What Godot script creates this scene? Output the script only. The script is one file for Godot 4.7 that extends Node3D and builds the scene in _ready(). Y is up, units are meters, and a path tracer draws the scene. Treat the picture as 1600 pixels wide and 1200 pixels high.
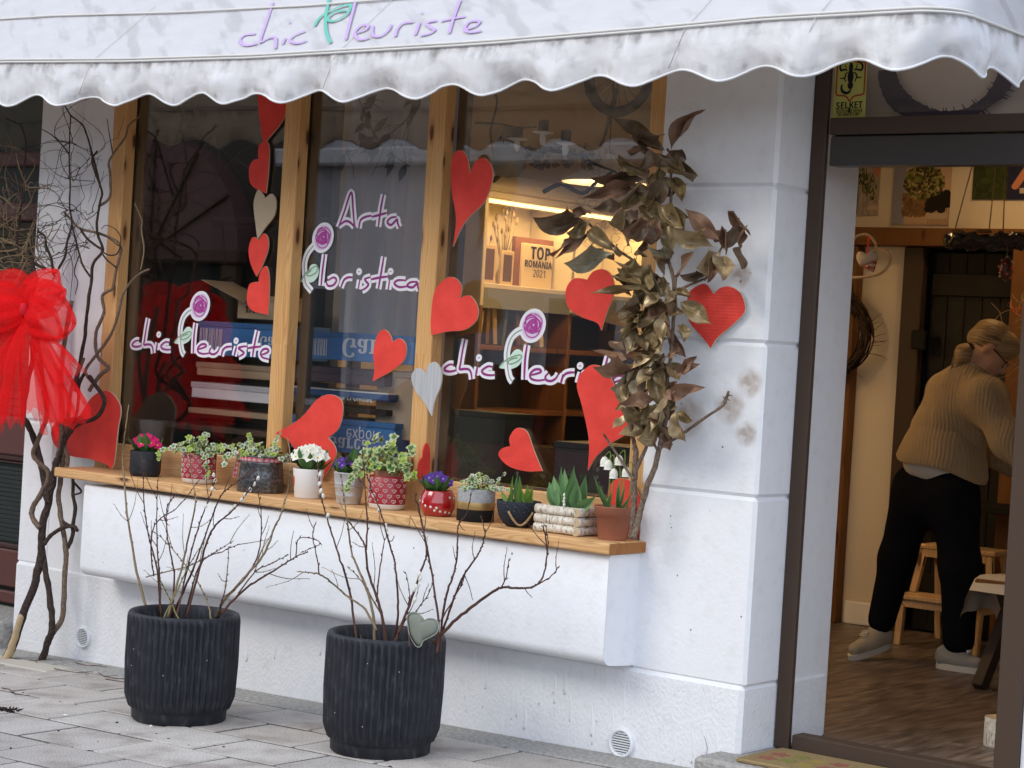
extends Node3D

const SMOOTH := 0
const FLAT := 4294967295
var taken := {}
var M := {}
var rng := RandomNumberGenerator.new()
var ng := FastNoiseLite.new()

# ---------------------------------------------------------------- naming
func numbered(n: String) -> String:
	var k: int = taken.get(n, 0)
	taken[n] = k + 1
	return n if k == 0 else "%s_%03d" % [n, k]

func origin_of(n: Node) -> Vector3:
	var o := Vector3.ZERO
	while n is Node3D and n != self:
		o += (n as Node3D).position
		n = n.get_parent()
	return o

func mi(called: String, mesh: Mesh, mt: Material, parent: Node3D = self) -> MeshInstance3D:
	var o := MeshInstance3D.new()
	o.name = numbered(called) if parent == self else called
	o.mesh = mesh
	o.material_override = mt
	parent.add_child(o, true)
	return o

func add(called: String, st: SurfaceTool, mt: Material, parent: Node3D = self) -> MeshInstance3D:
	st.generate_normals()
	var o := mi(called, st.commit(), mt, parent)
	if parent != self:
		o.position = -origin_of(parent)
	return o

func tag(o: Node3D, label: String, category: String, group := "") -> void:
	o.set_meta("label", label)
	o.set_meta("category", category)
	if group != "":
		o.set_meta("group", group)

func thing(called: String, label: String, category: String, at: Vector3, group := "") -> Node3D:
	var o := Node3D.new()
	o.name = numbered(called)
	add_child(o)
	o.position = at
	tag(o, label, category, group)
	return o

func part(called: String, parent: Node3D) -> Node3D:
	var o := Node3D.new()
	o.name = called
	parent.add_child(o, true)
	return o

# ---------------------------------------------------------------- shapes
func begin(group: int = FLAT) -> SurfaceTool:
	var st := SurfaceTool.new()
	st.begin(Mesh.PRIMITIVE_TRIANGLES)
	st.set_smooth_group(group)
	return st

func tri(st: SurfaceTool, a: Vector3, b: Vector3, c: Vector3) -> void:
	st.add_vertex(a)
	st.add_vertex(b)
	st.add_vertex(c)

func quad(st: SurfaceTool, a: Vector3, b: Vector3, c: Vector3, d: Vector3) -> void:
	tri(st, a, b, c)
	tri(st, a, c, d)

func quv(st: SurfaceTool, p: Array, t: Array) -> void:
	for k in [0, 1, 2, 0, 2, 3]:
		st.set_uv(t[k])
		st.add_vertex(p[k])

# box from lo to hi with chamfered edges
func box(st: SurfaceTool, lo: Vector3, hi: Vector3, bev := 0.0, bs := Basis(), at := Vector3.ZERO) -> void:
	var c := (lo + hi) / 2.0
	var h := (hi - lo) / 2.0
	var b: float = minf(bev, minf(h.x, minf(h.y, h.z)) * 0.6)
	var q := func(p: Vector3) -> Vector3: return bs * (c + p) + at
	for ax in 3:
		var u := (ax + 1) % 3
		var w := (ax + 2) % 3
		for s in [-1.0, 1.0]:
			var f := []
			for k in [[-1, -1], [-1, 1], [1, 1], [1, -1]]:
				var p := Vector3.ZERO
				p[ax] = s * h[ax]
				p[u] = k[0] * (h[u] - b)
				p[w] = k[1] * (h[w] - b)
				f.append(q.call(p))
			if s < 0:
				f.reverse()
			quad(st, f[0], f[1], f[2], f[3])
	if b <= 0.0:
		return
	for ax in 3:
		var u := (ax + 1) % 3
		var w := (ax + 2) % 3
		for su in [-1.0, 1.0]:
			for sw in [-1.0, 1.0]:
				var f := []
				for k in [[-1, 0], [-1, 1], [1, 1], [1, 0]]:
					var p := Vector3.ZERO
					p[ax] = k[0] * (h[ax] - b)
					p[u] = su * (h[u] - (b if k[1] == 1 else 0.0))
					p[w] = sw * (h[w] - (0.0 if k[1] == 1 else b))
					f.append(q.call(p))
				if su * sw < 0:
					f.reverse()
				quad(st, f[0], f[1], f[2], f[3])
	for sx in [-1.0, 1.0]:
		for sy in [-1.0, 1.0]:
			for sz in [-1.0, 1.0]:
				var s := Vector3(sx, sy, sz)
				var f := []
				for k in 3:
					var p := Vector3(h.x - b, h.y - b, h.z - b)
					p[k] = h[k]
					f.append(q.call(p * s))
				if sx * sy * sz > 0:
					f.reverse()
				tri(st, f[0], f[1], f[2])

func bx(lo: Vector3, hi: Vector3, bev := 0.0) -> SurfaceTool:
	var st := begin()
	box(st, lo, hi, bev)
	return st

# beam between two points, w across (x-like), d deep
func beam(st: SurfaceTool, a: Vector3, b: Vector3, w: float, d: float, side := Vector3.RIGHT, bev := 0.002) -> void:
	var y := (b - a).normalized()
	var z := side.cross(y).normalized()
	var x := y.cross(z).normalized()
	var l := (b - a).length()
	box(st, Vector3(-w / 2, 0, -d / 2), Vector3(w / 2, l, d / 2), bev, Basis(x, y, z), a)

func pts3(a: Array) -> PackedVector3Array:
	var o := PackedVector3Array()
	for i in range(0, a.size() - 2, 3):
		o.append(Vector3(a[i], a[i + 1], a[i + 2]))
	return o

func pts2(a: Array) -> PackedVector2Array:
	var o := PackedVector2Array()
	for i in range(0, a.size() - 1, 2):
		o.append(Vector2(a[i], a[i + 1]))
	return o

func cat3(p: PackedVector3Array, per := 4) -> PackedVector3Array:
	var o := PackedVector3Array()
	var n := p.size()
	if n < 3:
		return p
	for i in n - 1:
		var a := p[maxi(i - 1, 0)]
		var d := p[mini(i + 2, n - 1)]
		for k in per:
			o.append(p[i].cubic_interpolate(p[i + 1], a, d, float(k) / per))
	o.append(p[n - 1])
	return o

func loop2(p: PackedVector2Array, per := 3, sharp: Array = []) -> PackedVector2Array:
	var o := PackedVector2Array()
	var n := p.size()
	for i in n:
		var a := p[(i - 1 + n) % n] if not i in sharp else p[i]
		var j := (i + 1) % n
		var d := p[(i + 2) % n] if not j in sharp else p[j]
		for k in per:
			o.append(p[i].cubic_interpolate(p[j], a, d, float(k) / per))
	return o

# tube along points; radius r0 -> r1
func tube(st: SurfaceTool, p: PackedVector3Array, r0: float, r1: float, n := 6, knob := 0.0, closed := false) -> void:
	var m := p.size()
	if m < 2:
		return
	var rings := []
	var nrm := Vector3(0.13, 0.2, 1.0)
	for i in m:
		var t := (p[(i + 1) % m] - p[(i - 1 + m) % m]) if closed else (p[mini(i + 1, m - 1)] - p[maxi(i - 1, 0)])
		t = t.normalized()
		if t.length() < 0.5:
			t = Vector3.UP
		nrm = (nrm - t * nrm.dot(t))
		if nrm.length() < 0.01:
			nrm = t.cross(Vector3(0.3, 0.7, 0.2))
		nrm = nrm.normalized()
		var b := t.cross(nrm)
		var f := float(i) / (m - 1)
		var r := lerpf(r0, r1, f)
		if knob > 0.0:
			r *= 1.0 + knob * rng.randf_range(-1, 1)
		var ring := PackedVector3Array()
		for k in n:
			var an := TAU * k / n
			ring.append(p[i] + (nrm * cos(an) + b * sin(an)) * r)
		rings.append(ring)
	for i in (m if closed else m - 1):
		var a: PackedVector3Array = rings[i]
		var c: PackedVector3Array = rings[(i + 1) % m]
		for k in n:
			var k2 := (k + 1) % n
			quad(st, a[k], a[k2], c[k2], c[k])
	if not closed:
		for k in range(1, n - 1):
			tri(st, rings[0][0], rings[0][k + 1], rings[0][k])
			tri(st, rings[m - 1][0], rings[m - 1][k], rings[m - 1][k + 1])

# surface of revolution: prof [r, y, r, y ...]; flute = [count, depth, y_lo, y_hi]
func lathe(st: SurfaceTool, prof: Array, at: Vector3, n := 32, flute: Array = [], squash := 1.0, bs := Basis(), uvs := false) -> void:
	var m := prof.size() / 2
	var rings := []
	for i in m:
		var ring := PackedVector3Array()
		var r: float = prof[i * 2]
		var y: float = prof[i * 2 + 1]
		for k in n + 1:
			var an := TAU * (k % n) / n
			var rr := r
			if flute.size() == 4 and y > flute[2] and y < flute[3]:
				rr -= flute[1] * pow(absf(cos(an * flute[0] / 2.0)), 3.0)
			ring.append(bs * Vector3(rr * cos(an), y, rr * sin(an) * squash) + at)
		rings.append(ring)
	for i in m - 1:
		for k in n:
			var a: Vector3 = rings[i][k]
			var b: Vector3 = rings[i][k + 1]
			var c: Vector3 = rings[i + 1][k + 1]
			var d: Vector3 = rings[i + 1][k]
			if uvs:
				var v0 := 1.0 - float(prof[i * 2 + 1])
				var v1 := 1.0 - float(prof[i * 2 + 3])
				quv(st, [a, b, c, d], [Vector2(float(k) / n, v0), Vector2(float(k + 1) / n, v0), Vector2(float(k + 1) / n, v1), Vector2(float(k) / n, v1)])
			else:
				quad(st, a, b, c, d)

# prism of a 2D outline (x, y) between z0 and z1, placed by a basis
func prism(st: SurfaceTool, poly: PackedVector2Array, z0: float, z1: float, bs := Basis(), at := Vector3.ZERO, bev := 0.0) -> void:
	if Geometry2D.is_polygon_clockwise(poly):
		poly.reverse()
	var ix := Geometry2D.triangulate_polygon(poly)
	for i in range(0, ix.size(), 3):
		var a := poly[ix[i]]
		var b := poly[ix[i + 1]]
		var c := poly[ix[i + 2]]
		if (b - a).cross(c - a) > 0:
			var t := b
			b = c
			c = t
		tri(st, bs * Vector3(a.x, a.y, z1) + at, bs * Vector3(b.x, b.y, z1) + at, bs * Vector3(c.x, c.y, z1) + at)
		tri(st, bs * Vector3(a.x, a.y, z0) + at, bs * Vector3(c.x, c.y, z0) + at, bs * Vector3(b.x, b.y, z0) + at)
	var n := poly.size()
	for i in n:
		var a := poly[i]
		var b := poly[(i + 1) % n]
		quad(st, bs * Vector3(a.x, a.y, z0) + at, bs * Vector3(a.x, a.y, z1) + at, bs * Vector3(b.x, b.y, z1) + at, bs * Vector3(b.x, b.y, z0) + at)

# flat pen stroke: pts in space, n = way it faces; lifts slightly along its length so that loops never share a plane
func stroke(st: SurfaceTool, p: PackedVector3Array, w: float, n: Vector3, lift: float, taper := 0.0) -> void:
	var m := p.size()
	var L := PackedVector3Array()
	var R := PackedVector3Array()
	for i in m:
		var t := (p[mini(i + 1, m - 1)] - p[maxi(i - 1, 0)]).normalized()
		var s := t.cross(n).normalized()
		var f := float(i) / maxi(m - 1, 1)
		var ww := w * (1.0 - taper * pow(absf(f * 2.0 - 1.0), 2.0))
		var up := n * (lift + 0.00025 * f)
		L.append(p[i] + s * ww / 2.0 + up)
		R.append(p[i] - s * ww / 2.0 + up)
	for i in m - 1:
		quad(st, L[i], L[i + 1], R[i + 1], R[i])
	for e in [0, m - 1]:
		var c := (L[e] + R[e]) / 2.0
		var s := (L[e] - R[e]) / 2.0
		var o := s.cross(n) * (1.0 if e == 0 else -1.0)
		var prev := L[e]
		for k in range(1, 7):
			var an := PI * k / 6.0
			var q := c + s * cos(an) - o * sin(an) + n * 0.00002
			if e == 0:
				tri(st, c + n * 0.00002, q, prev)
			else:
				tri(st, c + n * 0.00002, prev, q)
			prev = q

# a leaf of unit length along +Y, unit width along X, facing +Z
func leaf_mesh(fold: float, curl: float, twist: float, segs := 6, point := 1.0, wave := 0.0, ph := 0.0) -> ArrayMesh:
	var st := begin(SMOOTH)
	var rows := []
	for i in segs + 1:
		var t := float(i) / segs
		var w := 0.5 * pow(sin(PI * pow(t, 0.86 if point > 0.5 else 0.6)), 1.15 if point > 0.5 else 0.75)
		if point > 0.5 and t > 0.75:
			w *= 1.0 - 0.35 * (t - 0.75) * 4.0
		var a := curl * t
		var c := Vector3(0, sin(a) / curl if absf(curl) > 0.01 else t, (1.0 - cos(a)) / curl if absf(curl) > 0.01 else 0.0)
		var up := Vector3(0, -sin(a), cos(a))
		var tw := twist * t
		var side := Vector3.RIGHT.rotated(Vector3(0, cos(a), sin(a)), tw)
		var nn := up.rotated(Vector3(0, cos(a), sin(a)), tw)
		var row := PackedVector3Array()
		for k in [-1.0, -0.5, 0.0, 0.5, 1.0]:
			row.append(c + side * w * k + nn * (absf(k) * fold * w + wave * w * sin(t * 9.0 + ph + k * 2.0)))
		rows.append(row)
	for i in segs:
		for k in 4:
			var t0 := float(i) / segs
			var t1 := float(i + 1) / segs
			quv(st, [rows[i][k], rows[i + 1][k], rows[i + 1][k + 1], rows[i][k + 1]], [Vector2(k / 4.0, t0), Vector2(k / 4.0, t1), Vector2((k + 1) / 4.0, t1), Vector2((k + 1) / 4.0, t0)])
	st.generate_normals()
	return st.commit()

func place_leaf(called: String, mesh: Mesh, mt: Material, parent: Node3D, base: Vector3, tip: Vector3, w: float, facing: Vector3) -> MeshInstance3D:
	var o := mi(called, mesh, mt, parent)
	var y := tip - base
	var z := (facing - y.normalized() * facing.dot(y.normalized())).normalized()
	var x := y.normalized().cross(z)
	o.transform = Transform3D(Basis(x * w, y, z * y.length()), base - origin_of(parent))
	return o

# surface nets over a field joined from tapered capsules; bones: [a, b, ra, rb]
func fcaps(p: Vector3, bones: Array, k: float) -> float:
	var d := 1e9
	for bn in bones:
		var a: Vector3 = bn[0]
		var ba: Vector3 = bn[1] - a
		var pa := p - a
		var h := clampf(pa.dot(ba) / maxf(ba.length_squared(), 1e-9), 0.0, 1.0)
		var e := pa - ba * h
		if bn.size() > 4:
			e = (bn[4] as Basis) * e
		var q: float = e.length() - lerpf(bn[2], bn[3], h)
		var m := maxf(k - absf(d - q), 0.0) / k
		d = minf(d, q) - m * m * k * 0.25
	return d

func nets(st: SurfaceTool, bones: Array, cell: float, k: float) -> void:
	var lo := Vector3.INF
	var hi := -Vector3.INF
	for bn in bones:
		var r: float = maxf(bn[2], bn[3]) * 1.6 + cell * 2.0
		for e in 2:
			lo = lo.min(bn[e] - Vector3.ONE * r)
			hi = hi.max(bn[e] + Vector3.ONE * r)
	var nx := int((hi.x - lo.x) / cell) + 2
	var ny := int((hi.y - lo.y) / cell) + 2
	var nz := int((hi.z - lo.z) / cell) + 2
	var val := PackedFloat32Array()
	val.resize(nx * ny * nz)
	val.fill(1.0)
	var done := PackedByteArray()
	done.resize(nx * ny * nz)
	for bn in bones:
		var r: float = maxf(bn[2], bn[3]) * 1.6 + cell * 2.0
		var l: Vector3 = ((bn[0] as Vector3).min(bn[1]) - Vector3.ONE * r - lo) / cell
		var h: Vector3 = ((bn[0] as Vector3).max(bn[1]) + Vector3.ONE * r - lo) / cell
		for z in range(maxi(int(l.z), 0), mini(int(h.z) + 1, nz)):
			for y in range(maxi(int(l.y), 0), mini(int(h.y) + 1, ny)):
				for x in range(maxi(int(l.x), 0), mini(int(h.x) + 1, nx)):
					var i := x + nx * (y + ny * z)
					if done[i] == 0:
						done[i] = 1
						val[i] = fcaps(lo + Vector3(x, y, z) * cell, bones, k)
	var vert := {}
	var step := [1, nx, nx * ny]
	for z in nz - 1:
		for y in ny - 1:
			for x in nx - 1:
				var i := x + nx * (y + ny * z)
				var s0 := val[i] < 0.0
				var any := false
				for c in 8:
					var j: int = i + (c & 1) + (c >> 1 & 1) * nx + (c >> 2) * nx * ny
					if (val[j] < 0.0) != s0:
						any = true
						break
				if not any:
					continue
				var sum := Vector3.ZERO
				var cnt := 0
				for e in 12:
					var ax := e / 4
					var u := (ax + 1) % 3
					var w := (ax + 2) % 3
					var o := Vector3i.ZERO
					o[u] = e & 1
					o[w] = e >> 1 & 1
					var ja: int = i + o.x + o.y * nx + o.z * nx * ny
					var jb: int = ja + step[ax]
					if (val[ja] < 0.0) != (val[jb] < 0.0):
						var p := Vector3(o)
						p[ax] = val[ja] / (val[ja] - val[jb])
						sum += p
						cnt += 1
				vert[i] = lo + (Vector3(x, y, z) + sum / cnt) * cell
	for i in vert:
		var x: int = i % nx
		var y: int = (i / nx) % ny
		var z: int = i / (nx * ny)
		for ax in 3:
			var u := (ax + 1) % 3
			var w := (ax + 2) % 3
			var pos := [x, y, z]
			if pos[u] == 0 or pos[w] == 0:
				continue
			var j: int = i + step[ax]
			if j >= val.size() or (val[i] < 0.0) == (val[j] < 0.0):
				continue
			var su: int = step[u]
			var sw: int = step[w]
			if not (vert.has(i - su) and vert.has(i - sw) and vert.has(i - su - sw)):
				continue
			if val[i] < 0.0:
				quad(st, vert[i], vert[i - sw], vert[i - su - sw], vert[i - su])
			else:
				quad(st, vert[i], vert[i - su], vert[i - su - sw], vert[i - sw])

# lettering standing on a plane
func text(called: String, s: String, h: float, at: Vector3, bs: Basis, mt: Material, parent: Node3D, bold := false, depth := 0.0006, font := "Droid Sans", wide := 0.0) -> MeshInstance3D:
	var f := SystemFont.new()
	f.font_names = PackedStringArray([font])
	f.font_weight = 700 if bold else 400
	var t := TextMesh.new()
	t.font = f
	t.text = s
	t.font_size = 64
	t.pixel_size = h / 46.0
	t.depth = depth
	t.curve_step = 2.0
	var o := mi(called, t, mt, parent)
	var sx := 1.0
	if wide > 0.0:
		sx = wide / maxf(t.get_aabb().size.x, 0.001)
	o.transform = Transform3D(Basis(bs.x * sx, bs.y, bs.z), at - origin_of(parent))
	return o

func _ready() -> void:
	# camera, sky, daylight, exposure
	var cam := Camera3D.new()
	cam.name = "camera"
	cam.transform = Transform3D(Vector3(0.785966, 0.059820, -0.615369), Vector3(-0.057711, 0.998061, 0.023312), Vector3(0.615570, 0.017191, 0.787894), Vector3(3.725728, 1.373701, 6.197452))
	cam.fov = 21.2393
	cam.near = 0.05
	cam.far = 400.0
	add_child(cam)
	cam.current = true
	var env := Environment.new()
	env.background_mode = Environment.BG_SKY
	var sky := ProceduralSkyMaterial.new()
	sky.sky_top_color = Color(0.77, 0.83, 0.92)
	sky.sky_horizon_color = Color(0.89, 0.915, 0.95)
	sky.sky_curve = 0.3
	sky.ground_bottom_color = Color(0.35, 0.34, 0.33)
	sky.ground_horizon_color = Color(0.6, 0.6, 0.6)
	sky.sky_energy_multiplier = 1.25
	env.sky = Sky.new()
	env.sky.sky_material = sky
	env.background_energy_multiplier = 1.0
	env.tonemap_mode = Environment.TONE_MAPPER_LINEAR
	env.tonemap_exposure = 1.45
	env.sdfgi_enabled = true
	env.ssao_enabled = true
	env.ssil_enabled = true
	var we := WorldEnvironment.new()
	we.name = "world_environment"
	we.environment = env
	add_child(we)
	var sun := DirectionalLight3D.new()
	sun.name = "overcast_sun"
	sun.light_energy = 0.45
	sun.light_angular_distance = 32.0
	sun.light_color = Color(1.0, 0.985, 0.96)
	sun.shadow_enabled = true
	sun.look_at_from_position(Vector3(-4.5, 6.2, 8.0), Vector3(-1.0, 0.5, 0.0))
	add_child(sun)
	rng.seed = 7
	make_materials()
	build_ground()
	build_shop()
	build_awning()
	build_neighbour()
	build_street()
	build_interior()
	build_store_window()
	build_lettering()
	build_hearts()
	build_pots()
	build_planters()
	build_willow()
	build_magnolia()
	build_small_things()
	build_person()

# ---------------------------------------------------------------- materials
func mat(c: Color, rough := 0.8, spec := 0.5, metal := 0.0) -> StandardMaterial3D:
	var m := StandardMaterial3D.new()
	m.albedo_color = c
	m.roughness = rough
	m.metallic_specular = spec
	m.metallic = metal
	return m

func lin(r: float, g: float, b: float) -> Color:
	return Color(r, g, b).linear_to_srgb()

func noise_img(w: int, h: int, f: Callable) -> ImageTexture:
	var im := Image.create(w, h, false, Image.FORMAT_RGB8)
	for y in h:
		for x in w:
			im.set_pixel(x, y, f.call(x, y))
	return ImageTexture.create_from_image(im)

func fine(seed_: int, freq: float, oct := 4, kind := FastNoiseLite.TYPE_SIMPLEX_SMOOTH) -> FastNoiseLite:
	var n := FastNoiseLite.new()
	n.seed = seed_
	n.noise_type = kind
	n.frequency = freq
	n.fractal_octaves = oct
	return n

func noise_tex(seed_: int, freq: float, ramp: Gradient = null, oct := 5, size := 512, normal := 0.0, kind := FastNoiseLite.TYPE_SIMPLEX_SMOOTH) -> NoiseTexture2D:
	var t := NoiseTexture2D.new()
	t.width = size
	t.height = size
	t.seamless = true
	t.noise = fine(seed_, freq, oct, kind)
	if ramp:
		t.color_ramp = ramp
	if normal > 0.0:
		t.as_normal_map = true
		t.bump_strength = normal
	return t

func ramp(a: Array) -> Gradient:
	var g := Gradient.new()
	var o := PackedFloat32Array()
	var c := PackedColorArray()
	for i in range(0, a.size(), 2):
		o.append(a[i])
		c.append(a[i + 1])
	g.offsets = o
	g.colors = c
	return g

func tri_map(m: StandardMaterial3D, scale: Vector3, world := true) -> void:
	m.uv1_triplanar = true
	m.uv1_world_triplanar = world
	m.uv1_scale = scale
	m.uv1_triplanar_sharpness = 6.0

func wood_tex(seed_: int, a: Color, b: Color, knots: int, across := false, w := 512, h := 1024) -> ImageTexture:
	var n1 := fine(seed_, 0.004, 3)
	var n2 := fine(seed_ + 1, 0.02, 3)
	var n3 := fine(seed_ + 2, 0.006, 2)
	rng.seed = seed_
	var ks := []
	for i in knots:
		ks.append([rng.randf() * w, rng.randf() * h, rng.randf_range(5, 11)])
	var f := func(px: int, py: int) -> Color:
		var x := px
		var y := py
		if across:
			x = py
			y = px
		var fx := float(x)
		var pull := 0.0
		var dark := 0.0
		for k in ks:
			var dx: float = fx - k[0]
			var dy: float = (y - k[1]) * 0.45
			var d := sqrt(dx * dx + dy * dy)
			pull += 14.0 * exp(-d / 26.0) * signf(dx)
			dark = maxf(dark, smoothstep(k[2] + 3.0, k[2] - 2.0, d) * 0.75 + 0.35 * smoothstep(k[2] + 16.0, k[2], d))
		var g := (fx - pull) * 0.085 + n1.get_noise_2d(x * 1.2, y * 0.16) * 7.0
		var band := absf(fposmod(g, 1.0) - 0.5) * 2.0
		band = pow(band, 2.2)
		var v := 0.5 * band + 0.28 * (n2.get_noise_2d(x * 6.0, y * 0.22) + 0.5) + 0.22 * (n3.get_noise_2d(x, y * 0.2) + 0.6)
		var c := a.lerp(b, clampf(v, 0, 1))
		return c.lerp(Color(0.36, 0.21, 0.11), dark * 0.85)
	if across:
		return noise_img(h, w, f)
	return noise_img(w, h, f)

func glass_mat(alpha: float, tint := Color(0.05, 0.06, 0.06)) -> StandardMaterial3D:
	var m := mat(Color(tint.r, tint.g, tint.b, alpha), 0.0, 0.7)
	m.transparency = BaseMaterial3D.TRANSPARENCY_ALPHA
	return m

func make_materials() -> void:
	# rough lime plaster, painted white
	var pl := mat(lin(0.80, 0.805, 0.83), 0.9, 0.3)
	pl.albedo_texture = noise_tex(3, 0.006, ramp([0.0, Color(0.965, 0.965, 0.96), 0.4, Color(0.995, 0.995, 0.995), 1.0, Color(1, 1, 1)]), 5, 1024)
	pl.heightmap_enabled = true
	pl.heightmap_scale = 0.10
	pl.heightmap_texture = noise_tex(11, 0.022, null, 5, 1024)
	tri_map(pl, Vector3.ONE * 1.7)
	M.plaster = pl
	var pr: StandardMaterial3D = pl.duplicate()
	pr.heightmap_scale = 0.26
	pr.heightmap_texture = noise_tex(17, 0.03, null, 4, 1024)
	pr.uv1_scale = Vector3(2.1, 1.3, 2.1)
	M.plaster_rough = pr
	var pi := mat(lin(0.85, 0.84, 0.83), 0.9, 0.3)
	pi.heightmap_enabled = true
	pi.heightmap_scale = 0.2
	pi.heightmap_texture = noise_tex(12, 0.02, null, 4, 512)
	tri_map(pi, Vector3.ONE)
	M.inner_wall = pi
	M.cream_wall = mat(lin(0.66, 0.60, 0.50), 0.9, 0.3)
	M.pit = mat(lin(0.25, 0.245, 0.24), 0.95, 0.2)
	# timber
	var wv := mat(Color(1, 1, 1), 0.55, 0.4)
	wv.albedo_texture = wood_tex(5, Color(0.86, 0.69, 0.47), Color(0.72, 0.51, 0.29), 9)
	tri_map(wv, Vector3(2.3, 0.75, 2.3))
	M.post_wood = wv
	var wh := mat(Color(1, 1, 1), 0.6, 0.4)
	wh.albedo_texture = wood_tex(8, Color(0.90, 0.74, 0.54), Color(0.73, 0.53, 0.33), 12, true)
	tri_map(wh, Vector3(0.8, 2.6, 2.6))
	M.sill_wood = wh
	var we := mat(Color(0.78, 0.70, 0.66), 0.8, 0.3)
	we.albedo_texture = wv.albedo_texture
	tri_map(we, Vector3(2, 2, 2))
	M.end_grain = we
	var wd: StandardMaterial3D = wv.duplicate()
	wd.albedo_color = Color(0.56, 0.49, 0.41)
	M.inner_wood = wd
	var wp := mat(Color(1, 1, 1), 0.6, 0.4)
	wp.albedo_texture = wood_tex(21, Color(0.82, 0.70, 0.54), Color(0.72, 0.57, 0.40), 2, false, 256, 512)
	tri_map(wp, Vector3(3, 1.2, 3), false)
	M.stool_wood = wp
	var fl := mat(Color(1, 1, 1), 0.42, 0.5)
	var nf := fine(31, 0.01, 5)
	var nf2 := fine(32, 0.05, 3)
	fl.albedo_texture = noise_img(512, 512, func(x: int, y: int) -> Color:
		var v := clampf(0.5 + 0.8 * nf.get_noise_2d(x * 2.2, y * 0.5) + 0.35 * nf2.get_noise_2d(x * 1.5, y * 0.12), 0, 1)
		return Color(0.27, 0.23, 0.215).lerp(Color(0.54, 0.49, 0.46), v))
	fl.uv1_triplanar = true
	fl.uv1_world_triplanar = true
	fl.uv1_scale = Vector3(1.6, 1.6, 1.1)
	M.laminate = fl
	# metals, frames
	M.door_brown = mat(lin(0.070, 0.047, 0.035), 0.5, 0.25)
	M.sash_dark = mat(lin(0.045, 0.034, 0.026), 0.5, 0.4)
	M.glass = glass_mat(0.03)
	M.glass.metallic_specular = 0.72
	# awning cloth (its dirt is drawn in 20_front)
	M.black_pot = mat(Color(1, 1, 1), 0.6, 0.4)
	M.black_pot.albedo_texture = noise_tex(66, 0.02, ramp([0.0, lin(0.015, 0.016, 0.020), 0.5, lin(0.021, 0.022, 0.028), 0.75, lin(0.034, 0.035, 0.041), 1.0, lin(0.085, 0.083, 0.082)]), 5, 512)
	tri_map(M.black_pot, Vector3(2.2, 1.1, 2.2))
	M.soil = mat(lin(0.03, 0.022, 0.016), 1.0, 0.2)
	M.twig = mat(lin(0.095, 0.042, 0.032), 0.7, 0.35)
	M.twig_pale = mat(lin(0.25, 0.185, 0.11), 0.75, 0.3)
	M.twig_green = mat(lin(0.20, 0.19, 0.07), 0.75, 0.3)
	M.bud = mat(lin(0.06, 0.025, 0.02), 0.7, 0.3)
	M.catkin = mat(lin(0.72, 0.70, 0.64), 0.95, 0.1)
	var bark := mat(Color(1, 1, 1), 0.9, 0.25)
	bark.albedo_texture = noise_tex(41, 0.03, ramp([0.0, lin(0.028, 0.02, 0.018), 0.5, lin(0.06, 0.042, 0.036), 1.0, lin(0.16, 0.12, 0.09)]), 5, 512)
	bark.heightmap_enabled = true
	bark.heightmap_scale = 0.4
	bark.heightmap_texture = noise_tex(42, 0.05, null, 4, 512)
	tri_map(bark, Vector3(9, 3, 9))
	M.bark = bark
	var barkb: StandardMaterial3D = bark.duplicate()
	barkb.albedo_color = Color(1.9, 1.6, 1.35)
	barkb.albedo_texture = noise_tex(43, 0.03, ramp([0.0, lin(0.09, 0.06, 0.045), 0.5, lin(0.2, 0.14, 0.1), 1.0, lin(0.34, 0.26, 0.19)]), 5, 512)
	barkb.albedo_color = Color(1, 1, 1)
	M.bark_brown = barkb
	M.peeled = mat(lin(0.5, 0.37, 0.22), 0.7, 0.3)
	M.heart_red = mat(lin(0.74, 0.058, 0.043), 0.62, 0.35)
	var hn := mat(Color(1, 1, 1), 0.62, 0.35)
	hn.albedo_texture = noise_tex(67, 0.006, ramp([0.0, lin(0.66, 0.050, 0.037), 0.5, lin(0.735, 0.058, 0.043), 1.0, lin(0.80, 0.068, 0.052)]), 4, 512)
	hn.heightmap_enabled = true
	hn.heightmap_scale = 0.1
	hn.heightmap_texture = noise_tex(68, 0.012, null, 4, 512)
	tri_map(hn, Vector3.ONE * 2.6)
	M.heart_red = hn
	var hcor: StandardMaterial3D = hn.duplicate()
	hcor.heightmap_scale = 0.05
	hcor.uv1_scale = Vector3.ONE * 5.5
	hcor.heightmap_texture = noise_img(32, 128, func(x: int, y: int) -> Color:
		var v := 0.5 + 0.5 * sin(y / 128.0 * TAU * 16.0)
		return Color(v, v, v))
	M.heart_corrugated = hcor
	M.heart_edge = mat(lin(0.62, 0.5, 0.36), 0.9, 0.2)
	var ht := fine(51, 0.01, 3)
	var hc := mat(Color(1, 1, 1), 0.6, 0.4)
	hc.albedo_texture = noise_img(256, 256, func(x: int, y: int) -> Color:
		var v := 0.5 + 0.5 * ht.get_noise_2d(x * 7.0, y * 0.5)
		return lin(0.34, 0.345, 0.36).lerp(lin(0.55, 0.56, 0.58), v))
	tri_map(hc, Vector3(6, 3, 6))
	M.heart_silver = hc
	M.heart_beige = mat(lin(0.46, 0.37, 0.26), 0.7, 0.3)
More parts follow.
